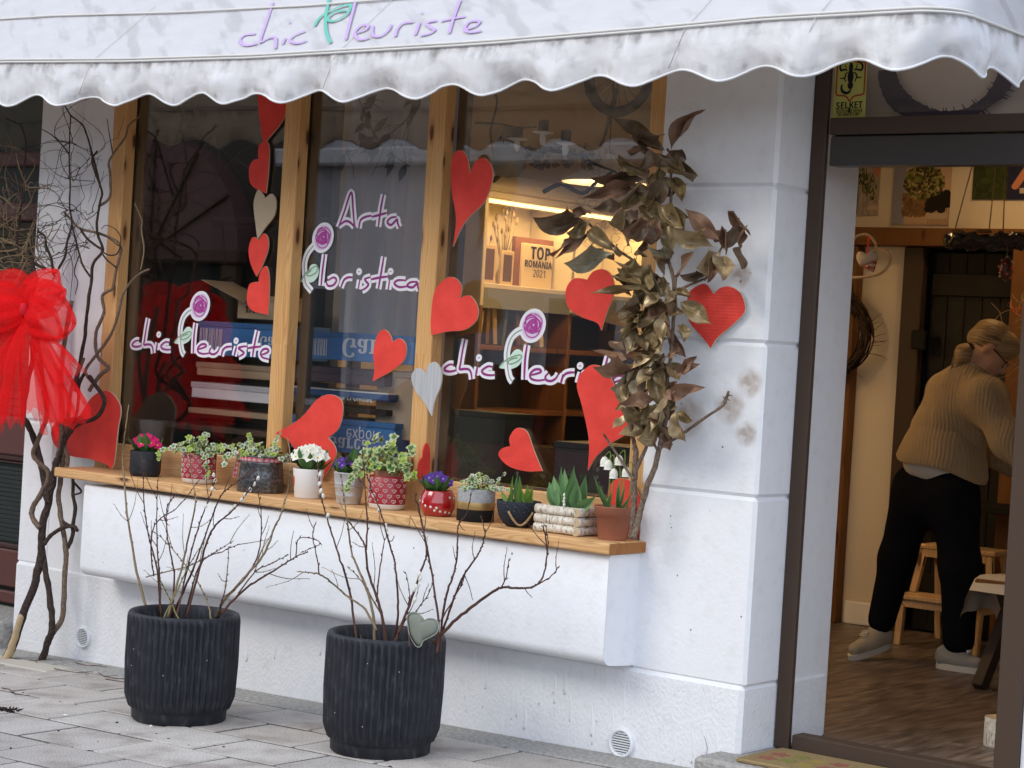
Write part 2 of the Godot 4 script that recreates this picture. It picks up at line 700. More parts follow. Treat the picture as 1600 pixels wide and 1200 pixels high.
	# dried magnolia leaves
	for k in [["leaf_olive", lin(0.16, 0.108, 0.048), lin(0.36, 0.26, 0.125), 0.36], ["leaf_tan", lin(0.30, 0.215, 0.11), lin(0.52, 0.40, 0.23), 0.33], ["leaf_rust", lin(0.16, 0.082, 0.045), lin(0.30, 0.165, 0.098), 0.65], ["leaf_dark", lin(0.10, 0.062, 0.036), lin(0.20, 0.13, 0.075), 0.45], ["leaf_grey", lin(0.21, 0.175, 0.11), lin(0.34, 0.295, 0.2), 0.5]]:
		var m := mat(Color(1, 1, 1), k[3], 0.5)
		var lo: Color = k[1]
		var hi: Color = k[2]
		m.albedo_texture = noise_img(96, 192, func(x: int, y: int) -> Color:
			var u := absf(x / 95.0 - 0.5) * 2.0
			var vein := smoothstep(0.07, 0.02, u) * 0.9
			var side := pow(absf(fposmod(y / 192.0 * 9.0 - u * 2.2, 1.0) - 0.5) * 2.0, 8.0) * 0.35
			var blotch := 0.5 + 0.6 * ht.get_noise_2d(x * 3.0 + lo.r * 900.0, y * 2.0)
			return lo.lerp(hi, clampf(blotch * 0.8 + vein + side, 0, 1)))
		m.metallic = 0.2 if k[0] in ["leaf_olive", "leaf_tan"] else 0.0
		m.heightmap_enabled = true
		m.heightmap_scale = 0.15
		m.heightmap_texture = m.albedo_texture
		M[k[0]] = m
	# green leaves
	for k in [["ivy_cream", lin(0.50, 0.52, 0.30), lin(0.07, 0.16, 0.035)], ["ivy_green", lin(0.42, 0.47, 0.20), lin(0.045, 0.115, 0.03)], ["ivy_lime", lin(0.42, 0.48, 0.10), lin(0.16, 0.30, 0.05)], ["ivy_white", lin(0.56, 0.58, 0.44), lin(0.10, 0.19, 0.10)]]:
		var m := mat(Color(1, 1, 1), 0.5, 0.4)
		var rim: Color = k[1]
		var mid: Color = k[2]
		m.albedo_texture = noise_img(64, 64, func(x: int, y: int) -> Color:
			var d := Vector2(x - 31.5, y - 27.0).length() / 31.5 + 0.32 * ht.get_noise_2d(x * 9.0, y * 9.0)
			return mid.lerp(rim, smoothstep(0.42, 0.68, d)))
		m.backlight_enabled = true
		m.backlight = Color(0.25, 0.3, 0.1)
		M[k[0]] = m
	var pg := mat(Color(1, 1, 1), 0.6, 0.4)
	pg.albedo_texture = noise_img(64, 128, func(x: int, y: int) -> Color:
		var u := absf(x / 63.0 - 0.5) * 2.0
		var net := pow(absf(fposmod(y / 128.0 * 8.0 - u * 1.8, 1.0) - 0.5) * 2.0, 6.0) * 0.4 + smoothstep(0.09, 0.02, u)
		return lin(0.055, 0.13, 0.03).lerp(lin(0.15, 0.27, 0.08), clampf(net + 0.25 * ht.get_noise_2d(x * 8.0, y * 8.0), 0, 1)))
	pg.heightmap_enabled = true
	pg.heightmap_scale = 0.12
	pg.heightmap_texture = pg.albedo_texture
	M.primrose_leaf = pg
	M.tulip_leaf = mat(lin(0.17, 0.30, 0.13), 0.5, 0.4)
	M.tulip_leaf.backlight_enabled = true
	M.tulip_leaf.backlight = Color(0.2, 0.3, 0.1)
	M.sprout_leaf = mat(lin(0.20, 0.33, 0.07), 0.5, 0.4)
	M.sprout_leaf.backlight_enabled = true
	M.sprout_leaf.backlight = Color(0.3, 0.35, 0.1)
	M.stem_green = mat(lin(0.17, 0.28, 0.06), 0.6, 0.3)
	M.petal_pink = mat(lin(0.62, 0.012, 0.13), 0.6, 0.3)
	M.petal_white = mat(lin(0.80, 0.79, 0.70), 0.6, 0.3)
	M.petal_purple = mat(lin(0.09, 0.035, 0.24), 0.6, 0.3)
	M.petal_pale = mat(lin(0.42, 0.33, 0.62), 0.6, 0.3)
	M.flower_eye = mat(lin(0.7, 0.5, 0.06), 0.6, 0.3)
	M.thread = mat(lin(0.55, 0.10, 0.03), 0.7, 0.3)
	M.white_gloss = mat(lin(0.78, 0.78, 0.76), 0.3, 0.5)
	M.vent_white = mat(lin(0.76, 0.77, 0.79), 0.4, 0.5)
	M.vent_dark = mat(lin(0.03, 0.03, 0.03), 0.9, 0.2)
	M.letter_purple = mat(lin(0.26, 0.03, 0.19), 0.4, 0.4)
	M.letter_magenta = mat(lin(0.42, 0.05, 0.30), 0.4, 0.4)
	M.letter_white = mat(lin(0.78, 0.77, 0.83), 0.4, 0.4)
	M.letter_lilac = mat(lin(0.66, 0.56, 0.74), 0.4, 0.4)
	M.letter_mint = mat(lin(0.58, 0.76, 0.66), 0.4, 0.4)
	M.letter_green = mat(lin(0.22, 0.36, 0.22), 0.4, 0.4)
	M.black_matt = mat(lin(0.012, 0.012, 0.012), 0.7, 0.3)
	M.rope = mat(lin(0.36, 0.24, 0.12), 0.95, 0.2)
	var gz := mat(Color(1, 1, 1), 0.42, 0.5, 0.75)
	gz.albedo_texture = noise_tex(61, 0.03, ramp([0.0, lin(0.05, 0.055, 0.06), 0.5, lin(0.12, 0.125, 0.13), 1.0, lin(0.3, 0.3, 0.31)]), 4, 256, 0.0, FastNoiseLite.TYPE_CELLULAR)
	tri_map(gz, Vector3.ONE * 9.0)
	M.old_zinc = gz
	M.zinc = mat(lin(0.60, 0.61, 0.62), 0.42, 0.5, 0.55)
	var cc := mat(Color(1, 1, 1), 0.9, 0.3)
	cc.albedo_texture = noise_tex(63, 0.05, ramp([0.0, lin(0.25, 0.25, 0.25), 1.0, lin(0.42, 0.42, 0.42)]), 4, 256)
	tri_map(cc, Vector3.ONE * 6.0)
	M.concrete_pot = cc
	M.gold = mat(lin(0.42, 0.27, 0.10), 0.4, 0.5, 0.55)
	M.terracotta = mat(lin(0.33, 0.125, 0.075), 0.65, 0.35)
	var bd := mat(Color(1, 1, 1), 0.75, 0.3)
	bd.albedo_texture = noise_tex(64, 0.06, ramp([0.0, lin(0.012, 0.014, 0.02), 0.7, lin(0.035, 0.04, 0.052), 1.0, lin(0.12, 0.13, 0.15)]), 4, 256)
	tri_map(bd, Vector3.ONE * 6.0)
	M.bowl_dark = bd
	var birch := mat(Color(1, 1, 1), 0.8, 0.3)
	var nb := fine(71, 0.02, 3)
	birch.albedo_texture = noise_img(256, 256, func(x: int, y: int) -> Color:
		var v := nb.get_noise_2d(x * 3.2, y * 0.55)
		var s := nb.get_noise_2d(x * 0.9 + 500.0, y * 0.9)
		var c := lin(0.72, 0.68, 0.60).lerp(lin(0.55, 0.48, 0.38), clampf(0.5 + s, 0, 1))
		return c.lerp(lin(0.05, 0.035, 0.025), smoothstep(0.40, 0.5, v)))
	tri_map(birch, Vector3.ONE * 7.0)
	M.birch = birch
	M.tulle = mat(Color(0.98, 0.14, 0.16, 0.44), 0.75, 0.2)
	M.tulle.transparency = BaseMaterial3D.TRANSPARENCY_ALPHA
	M.tulle.backlight_enabled = true
	M.tulle.backlight = Color(0.8, 0.16, 0.16)
	var sw := mat(lin(0.34, 0.235, 0.12), 0.95, 0.15)
	var kn := fine(81, 0.03, 3)
	sw.heightmap_enabled = true
	sw.heightmap_scale = 0.22
	sw.heightmap_texture = noise_img(256, 256, func(x: int, y: int) -> Color:
		var v := 0.5 + 0.5 * sin(x / 256.0 * TAU * 16.0 + 0.8 * sin(y / 256.0 * TAU * 2.0)) * (0.75 + 0.25 * sin(y / 256.0 * TAU * 32.0))
		return Color(v, v, v))
	tri_map(sw, Vector3.ONE * 3.6)
	sw.rim_enabled = true
	sw.rim = 0.4
	M.sweater = sw
	sw.albedo_color = lin(0.30, 0.225, 0.14)
	M.trousers = mat(lin(0.008, 0.008, 0.010), 0.95, 0.1)
	M.skin = mat(lin(0.44, 0.25, 0.17), 0.55, 0.35)
	M.skin.subsurf_scatter_enabled = true
	M.skin.subsurf_scatter_strength = 0.1
	M.hair = mat(Color(1, 1, 1), 0.5, 0.4)
	M.hair.albedo_texture = noise_img(128, 128, func(x: int, y: int) -> Color:
		var v := 0.5 + 0.7 * kn.get_noise_2d(x * 0.5, y * 7.0)
		return lin(0.14, 0.085, 0.04).lerp(lin(0.42, 0.29, 0.15), clampf(v, 0, 1)))
	tri_map(M.hair, Vector3(3, 5, 3))
	M.shirt = mat(lin(0.55, 0.52, 0.48), 0.9, 0.2)
	M.sneaker = mat(lin(0.38, 0.33, 0.25), 0.8, 0.3)
	M.sneaker_grey = mat(lin(0.27, 0.26, 0.24), 0.85, 0.3)
	M.sole = mat(lin(0.55, 0.53, 0.48), 0.6, 0.3)

# ---------------------------------------------------------------- pavement
const SLOPE := 0.0249
func ground_y(x: float) -> float:
	return -0.087 + SLOPE * (x + 0.173)

func build_ground() -> void:
	var g := begin()
	var b := 120.0
	quad(g, Vector3(-b, ground_y(-b) - 0.03, b), Vector3(-b, ground_y(-b) - 0.03, 2.55), Vector3(b, ground_y(b) - 0.03, 2.55), Vector3(b, ground_y(b) - 0.03, b))
	quad(g, Vector3(-b, ground_y(-b) - 0.05, 2.55), Vector3(-b, ground_y(-b) - 0.05, -b), Vector3(b, ground_y(b) - 0.05, -b), Vector3(b, ground_y(b) - 0.05, 2.55))
	var asphalt := mat(Color(1, 1, 1), 0.9, 0.3)
	asphalt.albedo_texture = noise_tex(91, 0.05, ramp([0.0, lin(0.04, 0.04, 0.042), 1.0, lin(0.075, 0.074, 0.074)]), 5, 512)
	tri_map(asphalt, Vector3.ONE * 0.7)
	var go := add("ground", g, asphalt)
	go.set_meta("kind", "structure")
	var mort := mat(Color(1, 1, 1), 0.95, 0.2)
	mort.albedo_texture = noise_tex(92, 0.04, ramp([0.0, lin(0.075, 0.068, 0.06), 1.0, lin(0.22, 0.205, 0.19)]), 5, 512)
	tri_map(mort, Vector3.ONE * 1.7)
	var bed := begin()
	quad(bed, Vector3(-14, ground_y(-14) - 0.0012, 2.5), Vector3(-14, ground_y(-14) - 0.0012, -0.02), Vector3(6, ground_y(6) - 0.0012, -0.02), Vector3(6, ground_y(6) - 0.0012, 2.5))
	var pave := add("pavement", bed, mort)
	pave.set_meta("kind", "structure")
	# kerb of the carriageway
	var kb := begin()
	for i in 20:
		var x := -14.0 + i
		beam(kb, Vector3(x + 0.005, ground_y(x) - 0.07, 2.56), Vector3(x + 0.995, ground_y(x + 1) - 0.07, 2.56), 0.14, 0.12, Vector3.UP, 0.012)
	M.kerb = mat(lin(0.28, 0.275, 0.27), 0.9, 0.3)
	add("kerb", kb, M.kerb).set_meta("kind", "structure")
	# stones: speckled grey-pink concrete, four tones
	var tones := []
	for k in 4:
		var m := mat(Color(1, 1, 1), 0.9, 0.25)
		var a: Color = [lin(0.49, 0.455, 0.425), lin(0.55, 0.51, 0.475), lin(0.45, 0.42, 0.395), lin(0.59, 0.55, 0.51)][k]
		m.albedo_texture = noise_tex(100 + k, 0.16, ramp([0.0, a.darkened(0.42), 0.42, a, 0.6, a.lightened(0.06), 1.0, a.lightened(0.34)]), 4, 512)
		m.detail_enabled = true
		m.detail_blend_mode = BaseMaterial3D.BLEND_MODE_MUL
		m.detail_albedo = noise_tex(110, 0.008, ramp([0.0, Color(0.80, 0.78, 0.765), 0.5, Color(0.96, 0.95, 0.94), 1.0, Color(1, 1, 1)]), 4, 512)
		m.heightmap_enabled = true
		m.heightmap_scale = 0.16
		m.heightmap_texture = noise_tex(104, 0.12, null, 3, 512)
		tri_map(m, Vector3.ONE * 1.5)
		m.uv2_triplanar = true
		m.uv2_world_triplanar = true
		m.uv2_scale = Vector3.ONE * 0.8
		m.detail_uv_layer = BaseMaterial3D.DETAIL_UV_2
		tones.append(m)
	var shapes := []
	for k in 5:
		var st := begin()
		box(st, Vector3(-0.1925, -0.05, -0.142), Vector3(0.1925, 0.002, 0.142), 0.004)
		st.generate_normals()
		shapes.append(st.commit())
	rng.seed = 31
	for row in 8:
		for col in 17:
			var x := -5.0 + col * 0.4 + (0.2 if row % 2 else 0.0)
			var z := 0.36 + row * 0.3
			var o := mi("paving_stone", shapes[0], tones[rng.randi() % 4], pave)
			o.position = Vector3(x, ground_y(x) + rng.randf_range(-0.002, 0.002), z)
			o.rotation = Vector3(rng.randf_range(-0.006, 0.006), rng.randf_range(-0.006, 0.006), atan(SLOPE) + rng.randf_range(-0.005, 0.005))
	# concrete edging along the foot of the wall
	var edge := mat(Color(1, 1, 1), 0.95, 0.2)
	edge.albedo_texture = noise_tex(95, 0.05, ramp([0.0, lin(0.25, 0.24, 0.22), 0.6, lin(0.37, 0.355, 0.335), 1.0, lin(0.46, 0.445, 0.42)]), 5, 512)
	edge.heightmap_enabled = true
	edge.heightmap_scale = 0.5
	edge.heightmap_texture = noise_tex(96, 0.06, null, 4, 512)
	tri_map(edge, Vector3.ONE * 1.6)
	M.edging = edge
	for i in 6:
		var x0 := -5.2 + i * 0.86
		var st := begin()
		box(st, Vector3(0.004, -0.05, 0.0), Vector3(0.856, 0.006, 0.2), 0.01)
		var o := add("edging_strip", st, edge, pave)
		o.position = Vector3(x0, ground_y(x0), 0.002)
		o.rotation.z = atan(SLOPE)
	# two pale slabs let into the edging by the branches
	for k in 2:
		var st := begin()
		box(st, Vector3(-0.2, -0.05, -0.075), Vector3(0.2, 0.004, 0.075), 0.006)
		var o := add("pale_slab", st, M.pale_stone if M.has("pale_stone") else mat(lin(0.50, 0.46, 0.39), 0.9, 0.3), pave)
		o.position = Vector3(-3.95 + k * 0.43, ground_y(-3.95 + k * 0.43) + 0.005, 0.285)
		o.rotation.z = atan(SLOPE)

# ---------------------------------------------------------------- the shop front
func groove_block(parent: Node3D, x0: float, x1: float, y0: float, y1: float, z0: float, m: Material) -> void:
	add("wall_block", bx(Vector3(x0, y0, z0), Vector3(x1, y1, 0.0), 0.013), m, parent)

func build_shop() -> void:
	var s := thing("shop_building", "white plastered flower shop with timber-framed display window and brown doorway", "building", Vector3(-2.0, -0.15, -0.3))
	# pilaster by the door and pillar at the left, in courses with sunk joints
	for c in [[0.23, 0.901], [0.901, 1.445], [1.445, 1.997], [1.997, 2.75]]:
		groove_block(s, -0.494, 0.0, c[0], c[1], -0.25, M.plaster)
		groove_block(s, -4.02, -3.79, c[0], c[1], -0.25, M.plaster)
	# core behind the joints, door reveal and recess left of the window
	add("wall", bx(Vector3(-0.490, -0.3, -0.61), Vector3(-0.012, 2.75, -0.018), 0.0), M.plaster, s)
	add("wall", bx(Vector3(-0.56, -0.3, -0.61), Vector3(-0.491, 2.75, -0.17), 0.0), M.inner_wall, s)
	add("wall", bx(Vector3(-4.0, -0.3, -0.70), Vector3(-3.80, 2.75, -0.018), 0.0), M.plaster, s)
	add("wall", bx(Vector3(-3.795, 0.2, -0.168), Vector3(-3.562, 2.75, -0.065), 0.004), M.plaster, s)
	add("niche_side", bx(Vector3(-3.795, 0.2, -0.70), Vector3(-3.564, 2.75, -0.169)), M.sash_dark, s)
	add("reveal_wall", bx(Vector3(-0.30, -0.1, -0.615), Vector3(-0.064, 2.30, -0.252), 0.006), M.inner_wall, s)
	# plinth, rougher and a little proud
	add("plinth", bx(Vector3(-4.02, -0.4, -0.6), Vector3(-0.003, 0.238, 0.008), 0.016), M.plaster_rough, s)
	# bay under the sill
	add("wall", bx(Vector3(-3.795, 0.2, -0.6), Vector3(-0.492, 0.655, -0.001), 0.0), M.plaster, s)
	var pf := PackedVector2Array([Vector2(-0.2, 0.656), Vector2(0.19, 0.656), Vector2(0.196, 0.648)])
	for k in 9:
		var an := PI / 2 * k / 8.0
		pf.append(Vector2(0.146 + 0.05 * cos(an), 0.300 - 0.045 * sin(an)))
	pf.append_array(PackedVector2Array([Vector2(0.05, 0.248), Vector2(-0.2, 0.240)]))
	var bp := begin(SMOOTH)
	var nseg := 40
	for k in nseg:
		var xa := lerpf(-3.33, -0.475, float(k) / nseg)
		var xb := lerpf(-3.33, -0.475, float(k + 1) / nseg)
		for q in pf.size() - 1:
			var wa := 0.003 * ng.get_noise_1d(xa * 140.0)
			var wb := 0.003 * ng.get_noise_1d(xb * 140.0)
			quad(bp, Vector3(xa, pf[q].y + wa, pf[q].x + wa), Vector3(xb, pf[q].y + wb, pf[q].x + wb), Vector3(xb, pf[q + 1].y + wb, pf[q + 1].x + wb), Vector3(xa, pf[q + 1].y + wa, pf[q + 1].x + wa))
	bp.set_smooth_group(FLAT)
	for e in [-3.33, -0.475]:
		var tz := Geometry2D.triangulate_polygon(pf)
		for q in range(0, tz.size(), 3):
			tri(bp, Vector3(e, pf[tz[q]].y, pf[tz[q]].x), Vector3(e, pf[tz[q + 1]].y, pf[tz[q + 1]].x), Vector3(e, pf[tz[q + 2]].y, pf[tz[q + 2]].x))
	add("bay_panel", bp, M.plaster, s)
	# wall over window and door
	add("wall", bx(Vector3(-4.02, 2.82, -0.70), Vector3(1.9, 9.0, -0.001), 0.0), M.plaster, s)
	add("wall", bx(Vector3(0.932, -0.3, -0.61), Vector3(1.9, 2.62, -0.245), 0.0), M.plaster, s)
	rng.seed = 909
	for k in 34:
		var on_p := k < 22
		var c := Vector3(rng.randf_range(-0.46, -0.03), rng.randf_range(0.25, 1.9), 0.0004) if on_p else Vector3(rng.randf_range(-3.2, -0.6), rng.randf_range(0.32, 0.64), 0.1966)
		var pc := begin(SMOOTH)
		var r := rng.randf_range(0.0015, 0.0045)
		lathe(pc, [r, -0.002, r * 0.8, 0.0008, 0.0, 0.0012], c, 7, [], rng.randf_range(0.3, 1.6), Basis(Vector3.RIGHT, PI / 2))
		add("plaster_pit", pc, M.pit, s)
	for k in 46:
		var x := rng.randf_range(-1.7, -0.05) if k < 34 else rng.randf_range(-3.2, -1.7)
		var y0 := rng.randf_range(-0.12, 0.12)
		var dp := begin(SMOOTH)
		tube(dp, cat3(PackedVector3Array([Vector3(x, y0, 0.0045), Vector3(x + 0.004, y0 + 0.05, 0.0055), Vector3(x - 0.003, y0 + 0.11, 0.005), Vector3(x, minf(y0 + rng.randf_range(0.14, 0.24), 0.225), 0.003)]), 3), rng.randf_range(0.004, 0.008), 0.003, 6, 0.25)
		add("paint_run", dp, M.plaster, s)
	for q in [[-0.444, 0.22, 0.001, -0.41, 0.218, 0.001, -0.376, 0.211, 0.001, -0.332, 0.223, 0.001, -0.287, 0.215, 0.001, -0.243, 0.213, 0.001, -0.194, 0.211, 0.001], [-0.112, 0.2, 0.001, -0.06, 0.213, 0.001, -0.017, 0.208, 0.001], [-0.142, -0.05, 0.009, -0.132, -0.003, 0.009, -0.149, 0.04, 0.009]]:
		var ck := begin()
		stroke(ck, cat3(pts3(q), 4), 0.0022, Vector3.BACK, 0.0004, 0.6)
		add("crack", ck, M.pit, s)
	# timber: posts, board behind the sill, head rail
	var w := part("display_window", s)
	for q in [[-3.562, -3.472], [-2.466, -2.376], [-1.66, -1.572], [-0.585, -0.4945]]:
		add("post", bx(Vector3(q[0], 0.70, -0.112), Vector3(q[1], 2.66, -0.048), 0.004), M.post_wood, w)
	for q in [[-3.472, -2.466], [-2.376, -1.66], [-1.572, -0.585]]:
		add("sill_board", bx(Vector3(q[0] + 0.001, 0.70, -0.085), Vector3(q[1] - 0.001, 0.835, -0.056), 0.004), M.sill_wood, w)
		# dark sash round each pane
		add("sash", bx(Vector3(q[0], 0.66, -0.165), Vector3(q[0] + 0.046, 2.66, -0.123), 0.004), M.sash_dark, w)
		add("sash", bx(Vector3(q[1] - 0.046, 0.66, -0.165), Vector3(q[1], 2.66, -0.123), 0.004), M.sash_dark, w)
		add("sash", bx(Vector3(q[0] + 0.047, 0.76, -0.163), Vector3(q[1] - 0.047, 0.842, -0.124), 0.004), M.sash_dark, w)
		for k in 4:
			var g := begin()
			var z: float = -0.1135 - [0.0, 0.003, 0.0045, 0.0065][k]
			quad(g, Vector3(q[0] - 0.02, 0.80, z), Vector3(q[0] - 0.02, 2.64, z), Vector3(q[1] + 0.02, 2.64, z), Vector3(q[1] + 0.02, 0.80, z))
			add("glass_pane", g, M.glass, w)
	# sill: two boards, tilted a touch as in life
	var tilt := atan2(0.702 - 0.722, 3.04)
	for q in [[-3.515, -1.40, 0.222], [-1.398, -0.455, 0.229]]:
		var st := begin()
		var l: float = q[1] - q[0]
		box(st, Vector3(0, -0.042, -0.275), Vector3(l, 0, 0), 0.006, Basis(Vector3.BACK, tilt))
		var o := add("window_sill", st, M.sill_wood, w)
		o.position = Vector3(q[0], 0.722 + (q[0] + 3.5) * tan(tilt), q[2]) - origin_of(w)
		var e := begin()
		box(e, Vector3(l, -0.0405, -0.272), Vector3(l + 0.0022, -0.002, -0.003), 0.0, Basis(Vector3.BACK, tilt))
		if q[1] > -1.0:
			var eo := add("end_grain", e, M.end_grain, w)
			eo.position = o.position
	# doorway: brown aluminium frame with fanlight
	var d := part("door_frame", s)
	var f := M.door_brown as Material
	add("jamb", bx(Vector3(0.001, 0.0, -0.248), Vector3(0.060, 2.9, -0.222), 0.004), f, d)
	add("jamb", bx(Vector3(0.845, 0.0, -0.252), Vector3(0.93, 2.9, -0.222), 0.004), f, d)
	add("transom", bx(Vector3(0.073, 2.202, -0.296), Vector3(0.844, 2.262, -0.220), 0.004), f, d)
	add("transom", bx(Vector3(0.073, 2.092, -0.305), Vector3(0.844, 2.198, -0.232), 0.004), mat(lin(0.05, 0.042, 0.038), 0.3, 0.4), d)
	add("threshold", bx(Vector3(0.073, 0.0, -0.30), Vector3(0.844, 0.055, -0.224), 0.004), f, d)
	var g := begin()
	quad(g, Vector3(0.07, 2.28, -0.25), Vector3(0.07, 2.8, -0.25), Vector3(0.85, 2.8, -0.25), Vector3(0.85, 2.28, -0.25))
	add("fanlight", g, M.glass, d)
	add("fanlight_blind", bx(Vector3(0.03, 2.24, -0.36), Vector3(0.9, 2.9, -0.345)), mat(lin(0.55, 0.45, 0.37), 0.8, 0.3), d)
	# entrance step
	var step := add("entrance_step", bx(Vector3(-0.09, -0.5, -0.222), Vector3(1.5, -0.002, 0.168), 0.014), M.edging)
	tag(step, "low grey concrete step in front of the shop doorway", "step")

# ---------------------------------------------------------------- awning
func knots(a: Array, x: float) -> float:
	for i in range(2, a.size(), 2):
		if x <= a[i] or i == a.size() - 2:
			var t: float = (x - a[i - 2]) / (a[i] - a[i - 2])
			return lerpf(a[i - 1], a[i + 1], t)
	return a[1]

func build_awning() -> void:
	var a := thing("awning", "dirty white scalloped shop awning with faded lilac script lettering", "awning", Vector3(-2.2, 2.45, 0.4))
	var seam := [-7.0, 2.50, -3.5, 2.466, -2.68, 2.437, -1.94, 2.423, -0.82, 2.425, -0.16, 2.438, 0.325, 2.451, 0.961, 2.449]
	var hem := [-7.0, 2.33, -3.41, 2.277, -2.39, 2.256, -1.464, 2.243, -0.81, 2.249, -0.16, 2.259, 0.465, 2.269, 0.961, 2.278]
	var nd := fine(201, 0.01, 5)
	var nd2 := fine(202, 0.02, 4)
	var dirt := func(x: int, y: int, low: float) -> Color:
		var streak := nd.get_noise_2d(x * 4.5, y * 0.55)
		var cloud := nd2.get_noise_2d(x * 0.8, y * 0.35)
		var top := exp(-y / 46.0) * 0.75 + 0.35 * exp(-absf(y - 205.0) / 26.0)
		var v := clampf((0.5 + streak * 1.5) * top * (0.7 + 1.1 * cloud) + maxf(0, cloud - 0.15) * 0.7 * low, 0, 0.72)
		return Color(0.95, 0.95, 0.955).lerp(Color(0.46, 0.445, 0.435), v * 0.72)
	var cloth := mat(Color(0.93, 0.93, 0.94), 0.85, 0.3)
	cloth.albedo_texture = noise_img(1024, 256, func(x: int, y: int) -> Color: return dirt.call(x, y, 0.6))
	cloth.backlight_enabled = true
	cloth.backlight = Color(0.64, 0.57, 0.46)
	var roofcloth: StandardMaterial3D = cloth.duplicate()
	roofcloth.albedo_texture = noise_img(512, 512, func(x: int, y: int) -> Color:
		var c := nd2.get_noise_2d(x * 0.9 + y * 0.5, y * 0.22 - x * 0.1)
		var v := clampf((c - 0.1) * 0.5, 0, 0.16) + 0.05 * nd.get_noise_2d(x * 2, y * 2) + 0.05
		return Color(0.87, 0.87, 0.88).lerp(Color(0.45, 0.435, 0.425), clampf(v, 0, 1)))
	# valance with waves along the hem, run round a soft corner and back to the wall
	var crease := fine(205, 0.011, 4)
	cloth.heightmap_enabled = true
	cloth.heightmap_scale = 0.14
	cloth.heightmap_texture = noise_img(1024, 96, func(x: int, y: int) -> Color:
		var cr := crease.get_noise_2d(x * 0.8 + y * 0.5, y * 0.9 - x * 0.15)
		var v := 0.5 + 0.5 * cr + 0.25 * (1.0 - absf(crease.get_noise_2d(x * 0.5 + 900.0, y * 1.6)) * 3.0)
		return Color(v, v, v))
	roofcloth.heightmap_enabled = true
	roofcloth.heightmap_scale = 0.2
	roofcloth.heightmap_texture = noise_tex(206, 0.008, null, 3, 512)
	var run := func(s: float) -> Vector3:
		if s <= 0.82:
			return Vector3(s, 0, 0.65)
		var q := (s - 0.82) / 0.14
		if q < PI / 2:
			return Vector3(0.82 + 0.14 * sin(q), 0, 0.51 + 0.14 * cos(q))
		return Vector3(0.96, 0, 0.51 - (s - 0.82 - 0.14 * PI / 2))
	var out := func(s: float) -> Vector3:
		var q := clampf((s - 0.82) / 0.14, 0, PI / 2)
		return Vector3(sin(q), 0, cos(q))
	var troughs := [-3.41, -3.074, -2.732, -2.389, -2.089, -1.777, -1.464, -1.122, -0.812, -0.491, -0.162, 0.173, 0.465, 0.80]
	for k in 11:
		troughs.push_front(troughs[0] - 0.334)
	troughs.append_array([1.10, 1.34, 1.62])
	var st := begin(SMOOTH)
	var rows := 9
	var prev := []
	var edge_pts := PackedVector3Array()
	var x := -6.9
	var ti := 0
	while x <= 1.54:
		while ti < troughs.size() - 2 and x > troughs[ti + 1]:
			ti += 1
		var ph: float = (x - troughs[ti]) / (troughs[ti + 1] - troughs[ti])
		var yb := knots(hem, x) + (0.047 + 0.012 * ng.get_noise_1d(ti * 37.0)) * pow(0.5 - 0.5 * cos(TAU * ph), 0.85)
		var yt := knots(seam, x)
		var col := []
		for r in rows:
			var f := float(r) / (rows - 1)
			var bulge := 0.012 * sin(f * PI) + 0.016 * f * cos(TAU * ph + 0.5) + 0.03 * f * crease.get_noise_2d(x * 260.0, f * 40.0) + 0.012 * crease.get_noise_2d(x * 700.0 + f * 90.0, f * 130.0) * sin(f * PI)
			var p: Vector3 = run.call(x)
			p += (out.call(x) as Vector3) * bulge
			p.y = lerpf(yt, yb, f)
			col.append([p, Vector2(x * 0.42, f * 0.92)])
		edge_pts.append(col[rows - 1][0])
		if prev.size():
			for r in rows - 1:
				quv(st, [prev[r][0], col[r][0], col[r + 1][0], prev[r + 1][0]], [prev[r][1], col[r][1], col[r + 1][1], prev[r + 1][1]])
		prev = col
		x += 0.0183
	add("valance", st, cloth, a)
	var piping := begin(SMOOTH)
	tube(piping, edge_pts, 0.0045, 0.0045, 6)
	add("piping", piping, mat(lin(0.70, 0.70, 0.71), 0.8, 0.3), a)
	# sloping roof cloth, a cone round the corner and the gable
	st = begin(SMOOTH)
	prev = []
	var slope := tan(0.75)
	x = -6.9
	while x <= 1.56:
		var col := []
		var p: Vector3 = run.call(minf(x, 1.545))
		p.y = knots(seam, x)
		var top := Vector3(minf(p.x, 0.82), p.y + 0.646 * slope, 0.004)
		for r in 9:
			var f := r / 8.0
			var q := p.lerp(top, f)
			q += Vector3(0, 0.7, 0.7) * 0.005 * crease.get_noise_2d(x * 120.0, f * 90.0) * sin(f * PI)
			col.append([q, Vector2(x * 0.5, f * 0.9)])
		if prev.size():
			for r in 8:
				quv(st, [prev[r][0], prev[r + 1][0], col[r + 1][0], col[r][0]], [prev[r][1], prev[r + 1][1], col[r + 1][1], col[r][1]])
		prev = col
		x += 0.131 if x < 0.7 else 0.03
	add("roof_cloth", st, roofcloth, a)
	# double welt along the fold, second welt higher up
	var welt := mat(lin(0.60, 0.58, 0.55), 0.8, 0.3)
	for k in 3:
		var p := PackedVector3Array()
		var wx := -6.9
		var up: float = [0.0, 0.014, 0.26][k]
		while wx <= (1.53 if k < 2 else 0.82):
			var q: Vector3 = run.call(wx)
			q += (out.call(wx) as Vector3) * (0.006 - up)
			q.y = knots(seam, wx) + up * slope + 0.004
			p.append(q)
			wx += 0.15 if wx < 0.65 else 0.03
		var w := begin(SMOOTH)
		tube(w, cat3(p, 2), 0.0045, 0.0045, 6)
		add("welt", w, welt, a)
